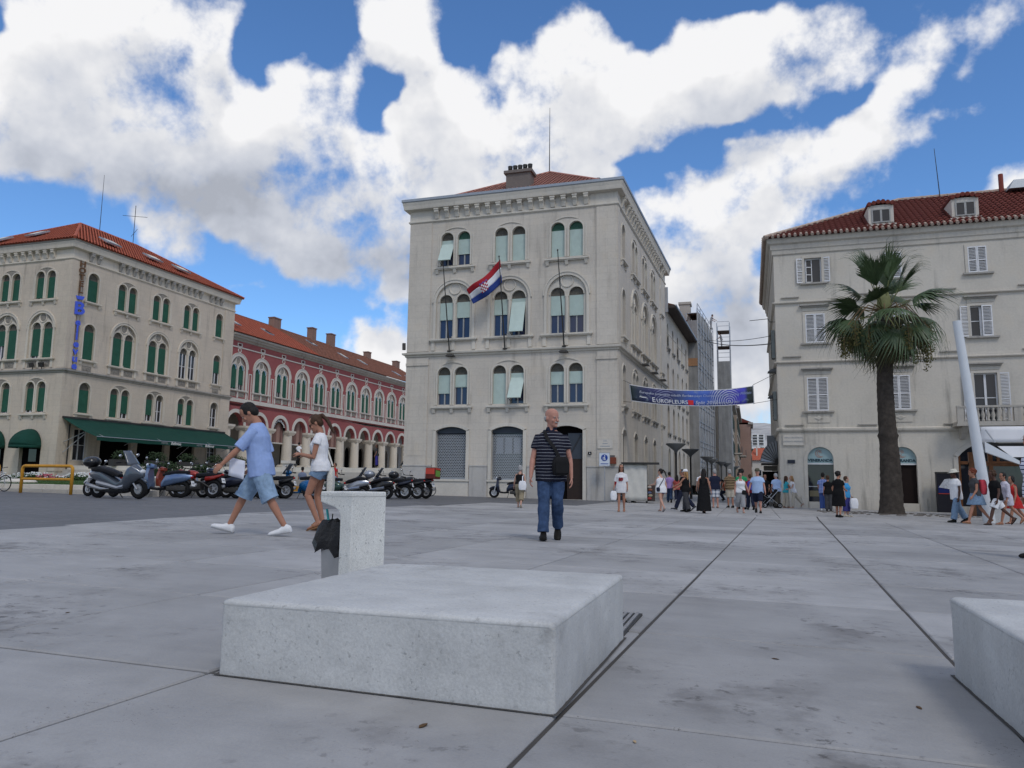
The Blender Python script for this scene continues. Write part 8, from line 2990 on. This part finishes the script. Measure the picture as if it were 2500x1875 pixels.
bg = bag('handbag', 'small dark red handbag under the arm of the jersey girl', 'bag', body_pt(P, .19, .12, 1, -.02), (.13, .20, .20), cloth('wine', (.22, .02, .03)), P['face'])

person('boy in royal blue shirt and grey shorts walking right beside the canvas stall', -6.22, 40.9, 35, 1.72, 'm', 'tan', WALK, ((-20, 10, 20, 0), (24, 10, 18, 0)), 4, (0, 0), ('tee', royal, dict(hem=-.10)), ('shorts', dgrey, dict(loose=.03)), ('shoe', sole_d), ('short', 'brown'))
t, P = person('woman in white tank top and blue mini shorts with dark ponytail and crossed strap', -3.26, 29.1, 128, 1.62, 'f', 'light', WALK2, ((26, 14, 60, 0), (-10, 12, 20, 0)), 3, (30, 0), ('tank', white_c, dict(hem=-.16, loose=.02)), ('short', cloth('blue_short', (.05, .06, .22)), dict(loose=.025)), ('sandal', grey_c), ('pony', 'black'), wide=1.18)
st_ = bag('shoulder_bag', 'small dark hip bag with a strap across the white tank top', 'bag', body_pt(P, -.19, -.02, -1, .02), (.09, .20, .17), navy_c, P['face'])
strap_between(st_, navy_c, [body_pt(P, -.17, .06, -1, .05), body_pt(P, -.06, .22, -1, .045), body_pt(P, .05, .38, -1, .045), body_pt(P, .09, .50, -1, .02)], .016)
person('man in lilac shirt and jeans walking up the street behind the lamp post', -4.45, 44.0, 95, 1.72, 'm', 'tan', WALK, ((5, 10, 20, 0), (12, 10, 30, 0)), 2, (0, 0), ('tee', purple, dict(hem=-.12)), ('jeans', denim, {}), ('shoe', sole_d), ('short', 'black'))
t, P = person('dark haired woman in reddish top beside the lilac shirted man', -4.0, 43.6, 100, 1.58, 'f', 'tan', WALK2, ((5, 10, 20, 0), (12, 10, 30, 0)), 2, (0, 0), ('tee', cloth('dusty_red', (.36, .08, .07)), {}), ('jeans', navy_c, {}), ('sneaker', whsh), ('long', 'black'))
person('man in dark shirt and dark jeans half hidden behind the blond woman', -2.62, 31.3, 185, 1.66, 'm', 'tan', ((25, 6), (-22, 18)), ((20, 10, 40, 0), (-18, 10, 20, 0)), 3, (0, 0), ('tee', black_c, {}), ('jeans', navy_c, {}), ('sneaker', dgrey), ('short', 'black'), glasses=True)
t, P = person('blond woman in black tank top and grey trousers with a white cap', -2.38, 29.6, 150, 1.60, 'f', 'tan', ((-8, 10), (12, 6)), ((38, 18, 30, 0), (-8, 10, 12, 0)), 2, (25, 0), ('tank', black_c, dict(hem=-.10, loose=.018)), ('trousers', dgrey, dict(loose=.03)), ('shoe', sole_d), ('long', 'blond'), ('cap', white_c), wide=1.1)
t, P = person('person in white shirt with grey hair carrying an orange backpack', -2.25, 37.4, 100, 1.76, 'm', 'light', WALK, ((5, 10, 20, 0), (-5, 10, 20, 0)), 2, (0, 0), ('tee', white_c, {}), ('shorts', navy_c, {}), ('shoe', sole_d), ('short', 'grey'))
bag('backpack', 'orange backpack on the back of the white shirted walker', 'backpack', body_pt(P, -.04, .24, -1, .12), (.32, .22, .46), orange, P['face'])
person('woman in long black strapless dress with very long black hair', -1.69, 29.2, 75, 1.64, 'f', 'tan', ((12, 6), (-14, 14)), ((6, 14, 16, 0), (-4, 18, 14, 0)), 1, (0, 0), ('dress', black_c, dict(skirt=.84)), ('skirt', black_c, dict(len=.84)), ('sandal', sole_d), ('verylong', 'black'), wide=1.08)
person('broad man in navy shirt and white plaid shorts standing with his back turned', -1.62, 36.8, 107, 1.78, 'm', 'pink', ((2, 4), (-3, 4)), ((6, 12, 50, 30), (6, 12, 50, 30)), 2, (0, 6), ('tee', navy_c, dict(hem=-.10, loose=.025)), ('shorts', check_mat('plaid_cloth', (.62, .62, .64), (.06, .09, .16), .16), dict(loose=.035)), ('sandal', sole_d), ('short', 'grey'), wide=1.18)
person('woman in orange red top crouching low in the street behind the crowd', -1.6, 52.0, 190, 1.64, 'f', 'tan', ((70, 100), (60, 95)), ((40, 8, 40, 10), (40, 8, 40, 10)), 16, (0, 20), ('tee', cloth('orange_red', (.42, .07, .025)), {}), ('jeans', navy_c, {}), ('shoe', sole_d), ('short', 'black'))
person('man in brown striped shirt and beige shorts standing with hands in front', -.97, 37.7, 110, 1.80, 'm', 'tan', ((3, 5), (-4, 5)), ((6, 12, 45, 24), (4, 12, 40, 24)), 2, (0, 4), ('tee', stripe_mat('brown_stripes', (.065, .035, .022), (.40, .30, .17), .075, .32), dict(hem=-.10, loose=.025)), ('shorts', beige, dict(loose=.035)), ('shoe', sole_d), ('short', 'grey'), wide=1.14)
person('tall person in green shirt with piled dark hair behind the woman in sunglasses', -.42, 36.0, 100, 1.80, 'm', 'tan', WALK, ((5, 14, 20, 0), (-5, 14, 20, 0)), 2, (0, 0), ('tee', green_c, {}), ('shorts', dgrey, {}), ('shoe', sole_d), ('curly', 'black'))
t, P = person('woman in white sleeveless top, grey capris and sunglasses holding a man\'s hand', -.41, 30.9, 283, 1.57, 'f', 'pink', ((10, 6), (-10, 26)), ((8, 24, 14, 0), (4, 14, 16, 0)), 2, (14, 0), ('tank', white_c, dict(hem=-.06, loose=.02)), ('capri', grey_c, dict(loose=.03)), ('sandal', beige), ('curly', 'black'), glasses=True, wide=1.14)
bg = bag('shoulder_bag', 'small black bag at the hip of the woman in grey capris', 'bag', body_pt(P, -.14, -.04, 1, .05), (.20, .09, .17), leather_b, P['face'])
strap_between(bg, leather_b, [body_pt(P, -.12, .05, 1, .05), body_pt(P, -.02, .10, 1, .045), body_pt(P, .1, .16, 1, .04), body_pt(P, .16, .2, -1, .02)], .012)
t, P = person('man in pale blue shirt, navy shorts and cap wearing a blue backpack', .24, 31.6, 268, 1.74, 'm', 'pink', ((16, 8), (-16, 24)), ((10, 14, 20, 0), (4, 22, 12, 0)), 2, (-10, 0), ('tee', lblue, dict(hem=-.13, loose=.03)), ('shorts', navy_c, dict(loose=.035)), ('shoe', sole_d), ('short', 'grey'), ('cap', cloth('cap_olive', (.10, .095, .07))), wide=1.1)
bg = bag('backpack', 'blue backpack worn by the man in pale blue shirt', 'backpack', body_pt(P, .06, .24, -1, .12), (.34, .20, .44), royal, P['face'])
strap_between(bg, navy_c, [body_pt(P, -.11, .46, -1, .02), P['W'] @ (P['T'] @ Vector((-.11, .0, .525))), body_pt(P, -.12, .40, 1, .03), body_pt(P, -.14, .2, 1, .03)], .022)
t, P = person('person in wine red top with a violet rucksack behind the backpacked man', -.05, 35.4, 100, 1.58, 'f', 'tan', WALK, ((5, 10, 20, 0), (-5, 10, 20, 0)), 2, (0, 0), ('tee', cloth('wine', (.22, .02, .03)), {}), ('jeans', navy_c, {}), ('shoe', sole_d), ('short', 'brown'))
bag('backpack', 'violet blue rucksack on the person in wine red', 'backpack', body_pt(P, 0, .26, -1, .12), (.30, .2, .40), cloth('violet', (.07, .06, .32)), P['face'])
person('person in black standing behind the pushchair in the shade of the street', .70, 42.2, 270, 1.66, 'm', 'tan', ST, ((8, 8, 40, 10), (8, 8, 40, 10)), 2, (0, 0), ('tee', black_c, {}), ('trousers', black_c, {}), ('shoe', sole_d), ('short', 'black'))
person('white haired old man in light blue shirt and dark trousers seen from behind', 1.20, 39.8, 112, 1.70, 'm', 'pink', ((-4, 6), (6, 5)), ((4, 12, 30, 8), (10, 12, 40, 10)), 5, (10, 8), ('tee', lblue, dict(hem=-.10, loose=.028)), ('trousers', cloth('taupe', (.075, .066, .055)), dict(loose=.026)), ('shoe', sole_d), ('short', 'white'), wide=1.12)
person('dark haired woman in turquoise top leaning against the blond woman', 1.66, 40.9, 25, 1.60, 'f', 'tan', ((-4, 6), (8, 6)), ((24, 10, 60, 10), (30, 10, 50, 10)), 4, (-20, 0), ('tee', turq, dict(sleeve='cap')), ('trousers', beige, {}), ('sandal', sand), ('long', 'brown'))
person('long haired blond woman in white top and beige trousers striding beside the wall', 2.02, 40.8, 200, 1.62, 'f', 'light', ((8, 4), (-34, 8)), ((30, 10, 50, 10), (34, 10, 40, 10)), 8, (0, 0), ('tee', white_c, dict(sleeve='cap')), ('trousers', beige, {}), ('sandal', beige), ('long', 'blond'))
person('man in blue checked shirt and jeans looking into the shop door', 3.20, 38.2, 80, 1.74, 'm', 'tan', ST, ((4, 8, 40, 18), (8, 8, 30, 10)), 2, (0, 0), ('tee', check_mat('blue_check', (.04, .09, .36), (.42, .50, .70), .07), dict(hem=-.12, loose=.022)), ('jeans', cloth('denim_blue', (.05, .09, .26)), {}), ('sneaker', whsh), ('short', 'black'))
person('dark clothed person standing just behind the woman in the black dress', 3.34, 37.4, 95, 1.62, 'f', 'tan', ST, ((4, 8, 10, 0), (4, 8, 10, 0)), 2, (0, 0), ('tee', black_c, {}), ('trousers', dgrey, {}), ('shoe', sole_d), ('short', 'brown'))
person('dark haired woman in knee length black dress standing by the palm', 3.02, 30.0, 60, 1.66, 'f', 'tan', ((3, 4), (-5, 6)), ((6, 10, 22, 0), (14, 10, 60, 10)), 2, (-20, 10), ('tee', black_c, dict(hem=-.12)), ('skirt', black_c, dict(len=.50)), ('shoe', sole_d), ('curly', 'black'), wide=1.12)
t, P = person('short person in bright blue top and violet trousers with a white carrier bag', 3.38, 30.9, 330, 1.50, 'f', 'light', ST, ((2, 8, 30, 0), (2, 14, 10, 0)), 2, (40, 0), ('tee', cloth('sky', (.05, .26, .52)), dict(loose=.03)), ('capri', cloth('indigo', (.05, .05, .20)), dict(loose=.03)), ('sneaker', beige), ('short', 'brown'), wide=1.1)
bag('carrier_bag', 'white carrier bag held by the short person in bright blue', 'bag', (3.62, 30.75, G(3.6, 30.7) + .50), (.30, .14, .40), white_c, R(20))

# walkers at the right edge
person('dark skinned man in white brimmed hat, white shirt and jeans', 6.55, 28.8, 200, 1.76, 'm', 'dark', ((16, 6), (-16, 14)), ((4, 10, 12, 0), (-6, 10, 16, 0)), 3, (0, 6), ('tee', white_c, dict(hem=-.16, loose=.03, straight=True)), ('jeans', denim_m, dict(loose=.028)), ('shoe', sole_d), ('short', 'black'), ('brim', cloth('straw', (.55, .53, .46))))
t, P = person('red haired woman in denim skirt with a coral backpack', 6.95, 28.1, 192, 1.82, 'f', 'tan', ((24, 8), (-22, 16)), ((10, 8, 30, 0), (-6, 8, 20, 0)), 4, (0, 6), ('tee', dgrey, dict(sleeve='cap')), ('skirt', denim_m, dict(len=.30)), ('sandal', sand), ('curly', 'red'))
bag('backpack', 'coral red backpack on the red haired woman in the denim skirt', 'backpack', body_pt(P, -.02, .24, -1, .13), (.32, .22, .50), cloth('coral', (.50, .06, .08)), P['face'])
person('dark skinned man in black tee and white shorts with a patterned cap', 7.48, 27.9, 196, 1.78, 'm', 'dark', ((26, 10), (-30, 20)), ((8, 10, 16, 0), (-8, 10, 20, 0)), 5, (0, 8), ('tee', black_c, dict(hem=-.10, loose=.03)), ('mid', white_c, dict(loose=.04)), ('sandal', sole_d), ('curly', 'brown'))
person('woman in pale patterned long shirt striding behind the man in black', 7.98, 28.7, 196, 1.74, 'f', 'tan', ((22, 8), (-32, 14)), ((8, 10, 16, 0), (-14, 10, 20, 0)), 5, (0, 4), ('tee', mat('lace_white', (.50, .48, .55), .9, .35, 45, space='Object'), dict(hem=-.26, loose=.02, sleeve='long')), ('short', white_c, {}), ('sandal', sand), ('short', 'black'))
person('woman in bright red dress at the tail of the walking group', 8.45, 29.6, 196, 1.64, 'f', 'tan', ((20, 8), (-26, 14)), ((8, 10, 16, 0), (-10, 12, 20, 0)), 4, (0, 0), ('dress', redc, dict(skirt=.34)), ('skirt', redc, dict(len=.34)), ('sandal', sole_d), ('bob', 'black'))
person('person in white top with navy stripes and white trousers cut by the right edge', 3.57, 11.57, 200, 1.64, 'f', 'tan', ((14, 6), (-8, 10)), ((2, 6, 20, 0), (-4, 6, 20, 0)), 2, (0, 0), ('tee', stripe_mat('breton_stripes', (.62, .63, .72), (.02, .025, .09), .058, .25), dict(hem=-.10, loose=.02)), ('trousers', white_c, dict(loose=.03)), ('shoe', sole_d), ('long', 'brown'))

# by the arcade
ARC = 'people by the arcade steps'
for (px, py, f, H, sx, lab, tp, bt, hr, lf, lg) in (
 (-24.6, 41.5, 250, 1.70, 'm', 'man in red shirt standing by the arcade steps left of the delivery bike', redc, navy_c, ('short', 'black'), .10, ST),
 (-26.2, 35.8, 200, 1.62, 'f', 'red haired woman in red top sitting behind the silver maxi scooter', redc, dgrey, ('curly', 'red'), .15, ((84, 88), (80, 86))),
 (-34.5, 52.5, 90, 1.74, 'm', 'man in white shirt and dark trousers walking up into the arcade', white_c, black_c, ('short', 'black'), 1.85, WALK),
 (-27.0, 51.5, 200, 1.66, 'f', 'woman in grey top and violet shorts under the arcade end', dgrey, cloth('violet', (.07, .06, .32)), ('long', 'brown'), 1.80, ST),
 (-24.3, 50.8, 60, 1.76, 'm', 'tall dark dressed walker at the right end of the arcade', black_c, dgrey, ('short', 'black'), 1.78, WALK),
 (-23.7, 50.5, 60, 1.72, 'f', 'person in grey coat beside the dark dressed walker', grey_c, dgrey, ('bob', 'grey'), 1.78, WALK2),
 (-24.4, 37.6, 110, 1.70, 'm', 'man in blue grey shirt sitting behind the scooters', cloth('slate', (.16, .19, .27)), dgrey, ('short', 'black'), .12, ((84, 88), (80, 86)))):
 person(lab, px, py, f, H, sx, 'tan', lg, ((6, 10, 20, 0), (-6, 10, 20, 0)), 2, (0, 0), ('tee', tp, {}), ('jeans', bt, {}), ('shoe', sole_d), hr, group=ARC, lift=lf)

# workers on the scaffold
for (px, py, pz, f, lab, tp) in ((-3.95, 88.3, 18.45, 20, 'dark haired worker in pale clothes bending over the top scaffold deck', grey_c), (-3.05, 95.0, 17.5 + .02, 190, 'worker in grey overalls handling a board on the scaffold tower', grey_c)):
 person(lab, px, py, f, 1.75, 'm', 'tan', ST, ((40, 8, 40, 0), (50, 8, 30, 0)), 12, (0, 10), ('tee', tp, {}), ('trousers', tp, {}), ('shoe', sole_d), ('short', 'black'), group='workers on the scaffold', lift=pz - G(px, py), face_detail=False)

# pushchair in front of the old man
t = thing('pushchair', 'dark folding pushchair with wire basket standing in front of the old man', 'pushchair', (.86, 39.5, G(.9, 39.5)), R(20))
for (wx, wy) in ((-.35, -.24), (-.35, .24), (.38, -.26), (.38, .26)):
 w = MB().torus((0, 0, 0), .11, .024, 'y', 16, 6).obj('wheel', M['rubber'], t, True, (wx, wy, .134))
 MB().torus((0, 0, 0), .06, .012, 'y', 12, 4).obj('rim', M['metal'], w)
mb = MB()
for s in (-.24, .24):
 mb.bar((-.35, s, .14), (.42, s, .95), .014, 5); mb.bar((.38, s, .14), (-.20, s, .62), .014, 5)
mb.bar((.42, -.24, .95), (.42, .24, .95), .016, 5)
mb.obj('frame', M['metal'], t)
mb = MB(); mb.loft([[(-.30, -.2, .38), (.12, -.2, .40), (.12, .2, .40), (-.30, .2, .38)], [(-.34, -.21, .48), (.10, -.21, .50), (.10, .21, .50), (-.34, .21, .48)]]); mb.loft([[(.08, -.2, .42), (.14, -.2, .42), (.14, .2, .42), (.08, .2, .42)], [(.26, -.2, .92), (.32, -.2, .90), (.32, .2, .90), (.26, .2, .92)]])
mb.obj('seat', leather_b, t)
MB().torus((0, 0, .78), .22, .02, 'y', 12, 5, R(20), R(120)).obj('hood_bar', M['iron'], t)

# ================================================================== PALM
def palm():
 px, py = 5.75, 36.3
 g0 = G(px, py)
 t = thing('palm_tree', 'tall fan palm with hanging fruit clusters in front of the right house', 'palm tree', (px, py, g0))
 rg = random.Random(21)
 H = 8.95
 rings = []
 n = 22
 N = 64
 for i in range(N + 1):
  z = -.2 + (H + .2) * i / N
  f = z / H
  r = .13 * (1 - f) ** 3 + .365 - .06 * f + (.05 * math.exp(-((z - 3.35) / .10) ** 2)) - .03 * math.exp(-((z - 3.05) / .12) ** 2)
  if z < .25: r += .07 * (1 - z / .25)
  ox = .04 * math.sin(z * .9) - .05 * f + .16 * f * f
  ring = []
  for k in range(n):
   a = 2 * PI * k / n
   rr = r * (1 + .05 * noise.noise(Vector((math.cos(a) * 2, math.sin(a) * 2, z * 3.1))) + .035 * noise.noise(Vector((math.cos(a) * 6, math.sin(a) * 6, z * 7))) + (.018 if i % 2 else -.018))
   ring.append((ox + rr * math.cos(a), rr * math.sin(a), z))
  rings.append(ring)
 mb = MB(); mb.loft(rings)
 mb.obj('trunk', mat('palm_bark', (.052, .043, .036), .95, .45, 5.0, 1.0, 22), t, True)
 top = Vector((.11, 0, H))
 # one fan leaf: stalk along +y from the origin, blade of narrow folded segments with drooping tips
 def frond(seed, L, seg, spread, droop, dry=False):
  r = random.Random(seed)
  b = MB()
  b.cur = 0
  st = [(0, L * q, -.10 * L * q * q) for q in (0, .25, .5, .75, 1)]
  b.tube(st, [(.045, .022), (.034, .018), (.028, .015), (.022, .012), (.016, .01)], 6)
  c = Vector(st[-1])
  b.cur = 1
  for i in range(seg):
   a = -spread + 2 * spread * i / (seg - 1)
   ln = (1.22 - .30 * abs(a) / spread) * r.uniform(.9, 1.12)
   d = Vector((math.sin(a), math.cos(a), 0))
   sd = Vector((d.y, -d.x, 0))
   prev = None
   k = 6
   fold = .020
   pts = []
   for j in range(k + 1):
    q = j / k
    w = .050 * (1 - q ** 2.2) * (.55 + q * 1.2 if q < .4 else 1.03) + .003
    p = c + d * ln * q
    p.z += .18 * q * math.cos(a) * .6 - droop * (q ** 2.6) * ln * r.uniform(.85, 1.15) - .05 * abs(math.sin(a)) * q
    p.x += .03 * math.sin(j * 1.7 + i) * q
    pts.append([p - sd * w, p + Vector((0, 0, fold * (1 - q))), p + sd * w])
   b.grid(pts)
   if r.random() < .55:      # thread-like fibres at the tips
    e = pts[-1][1]
    b.tube([e, e + d * .10 - Vector((0, 0, .16)), e + d * .12 - Vector((0, 0, .34))], [.004, .003, .002], 3)
  return b
 gl = mat('palm_leaf', (.055, .088, .036), .45, .30, 1.6, spec=.4)
 gl2 = mat('palm_leaf_old', (.085, .085, .040), .7, .35, 1.6)
 stalk = mat('palm_stalk', (.16, .17, .07), .6, .2, 3)
 brown = mat('palm_dry', (.16, .11, .06), .9, .3, 3)
 green = [frond(i, L, 26, sp, dr).mesh('frond', [stalk, gl]) for i, (L, sp, dr) in enumerate(((1.0, 1.15, .40), (1.1, 1.3, .60), (1.0, .62, .20), (1.15, 1.35, .80)))]
 old = [frond(20 + i, L, 22, sp, dr).mesh('frond', [stalk, gl2]) for i, (L, sp, dr) in enumerate(((1.0, 1.3, .95), (.9, 1.2, 1.1)))]
 def put_frond(me, az, el, roll, sc_=1.0, off=.16):
  o = put('frond', me, t)
  m = Matrix.Rotation(az, 4, 'Z') @ Matrix.Rotation(el, 4, 'X') @ Matrix.Rotation(roll, 4, 'Y')
  base = top + Vector((-math.sin(az) * off, math.cos(az) * off, rg.uniform(-.25, .15)))
  o.matrix_local = Matrix.Translation(base) @ m @ Matrix.Scale(sc_, 4)
  return o
 for (cnt, el, v, ms, s_) in ((5, 80, 6, green[2:3], 1.32), (4, 54, 9, green[2:3] + green[0:1], 1.18), (6, 24, 9, green[0:2], 1.18), (9, -2, 9, green[0:2] + green[3:], 1.12), (11, -32, 8, green[1:2] + green[3:], 1.08), (9, -56, 8, old + green[3:], 1.05), (8, -76, 6, old, 1.0)):
  a0 = rg.uniform(0, 2 * PI)
  for k in range(cnt):
   put_frond(rg.choice(ms), a0 + 2 * PI * k / cnt + rg.uniform(-.2, .2), R(el + rg.uniform(-v, v)), rg.uniform(-.5, .5), s_ * rg.uniform(.88, 1.12))
 # crown shaft of young leaf bases
 mb = MB(); mb.ell(top + Vector((0, -.05, .25)), (.30, .30, .75), 12, 8); mb.obj('crown_heart', stalk, t, True)
 # arching stalks with drooping clusters of fruit and dry bracts
 fruit = mat('palm_fruit', (.11, .10, .035), .8, .5, 9)
 for k in range(13):
  az = (-PI / 2 + rg.uniform(-1.9, 1.9)) if k > 3 else rg.uniform(0, 2 * PI)
  az = [2.3, 2.0, 2.6, 1.75, -2.1, -1.8, -2.4, -1.5, -2.8, 1.3, -1.1, 3.0, -.6][k]
  rr = rg.uniform(1.35, 1.95)
  d = Vector((-math.sin(az), math.cos(az), 0))
  e = top + d * rr + Vector((0, 0, -.55 - rg.uniform(0, .6)))
  mid = top + d * rr * .55 + Vector((0, 0, .15))
  dn = e + Vector((0, 0, -rg.uniform(1.0, 1.7)))
  mb = MB()
  mb.tube([top, mid, e, e.lerp(dn, .5) + d * .05, dn], [.03, .024, .018, .014, .008], 5)
  st_o = mb.obj('fruit_stalk', brown, t)
  fb = MB()
  for q in range(150):
   f = rg.random()
   p = e.lerp(dn, f) + Vector((rg.gauss(0, .13), rg.gauss(0, .13), rg.gauss(0, .08))) * (1.15 - .6 * f)
   s_ = rg.uniform(.018, .042)
   a = Vector((rg.gauss(0, 1), rg.gauss(0, 1), rg.gauss(0, 1))).normalized()
   b_ = a.orthogonal().normalized()
   c_ = a.cross(b_)
   fb.add([p + a * s_ * 1.5, p + b_ * s_, p + c_ * s_, p - b_ * s_, p - c_ * s_, p - a * s_ * 1.5], [(0, 1, 2), (0, 2, 3), (0, 3, 4), (0, 4, 1), (5, 2, 1), (5, 3, 2), (5, 4, 3), (5, 1, 4)])
  fo = fb.obj('fruit_cluster', fruit, st_o); fo['kind'] = 'stuff'
 # planting ring: loose stones and kerb at the foot
 return t

palm()
t = thing('palm_tree', 'dark palm fronds entering the picture over the balcony at the right edge', 'palm tree', (12.1, 36.0, G(12, 36)))
mb = MB(); mb.tube([(0, 0, -.2), (.05, 0, 3.2)], [.22, .17], 12); mb.obj('trunk', M['palm_bark'] if 'palm_bark' in M else bpy.data.materials['palm_bark'], t)
me = [m_ for m_ in bpy.data.meshes if m_.name.startswith('frond')]
rg = random.Random(6)
for k in range(16):
 o = put('frond', me[k % 4], t)
 o.matrix_local = Matrix.Translation((.05, 0, 3.3)) @ Matrix.Rotation(2 * PI * k / 16, 4, 'Z') @ Matrix.Rotation(R(rg.uniform(-40, 55)), 4, 'X') @ Matrix.Scale(.62, 4)
# cobbled ring round the foot of the palm
mb = MB(); rg = random.Random(3)
t = thing('tree_pit', 'ring of small dark stones round the palm foot', 'tree pit', (5.75, 36.3, 0))
st = MB()
for k in range(150):
 a = rg.uniform(0, 2 * PI); r = rg.uniform(.75, 2.3)
 x, y = r * math.cos(a) * 1.5, r * math.sin(a)
 z = G(5.75 + x, 36.3 + y)
 s_ = rg.uniform(.05, .10)
 st.ell((x, y, z), (s_ * 1.3, s_, .03), 6, 4)
o = st.obj('stones', mat('pit_stones', (.11, .10, .09), .95, .4, 4), t); o['kind'] = 'stuff'

bpy.data.scenes.remove(TMP)
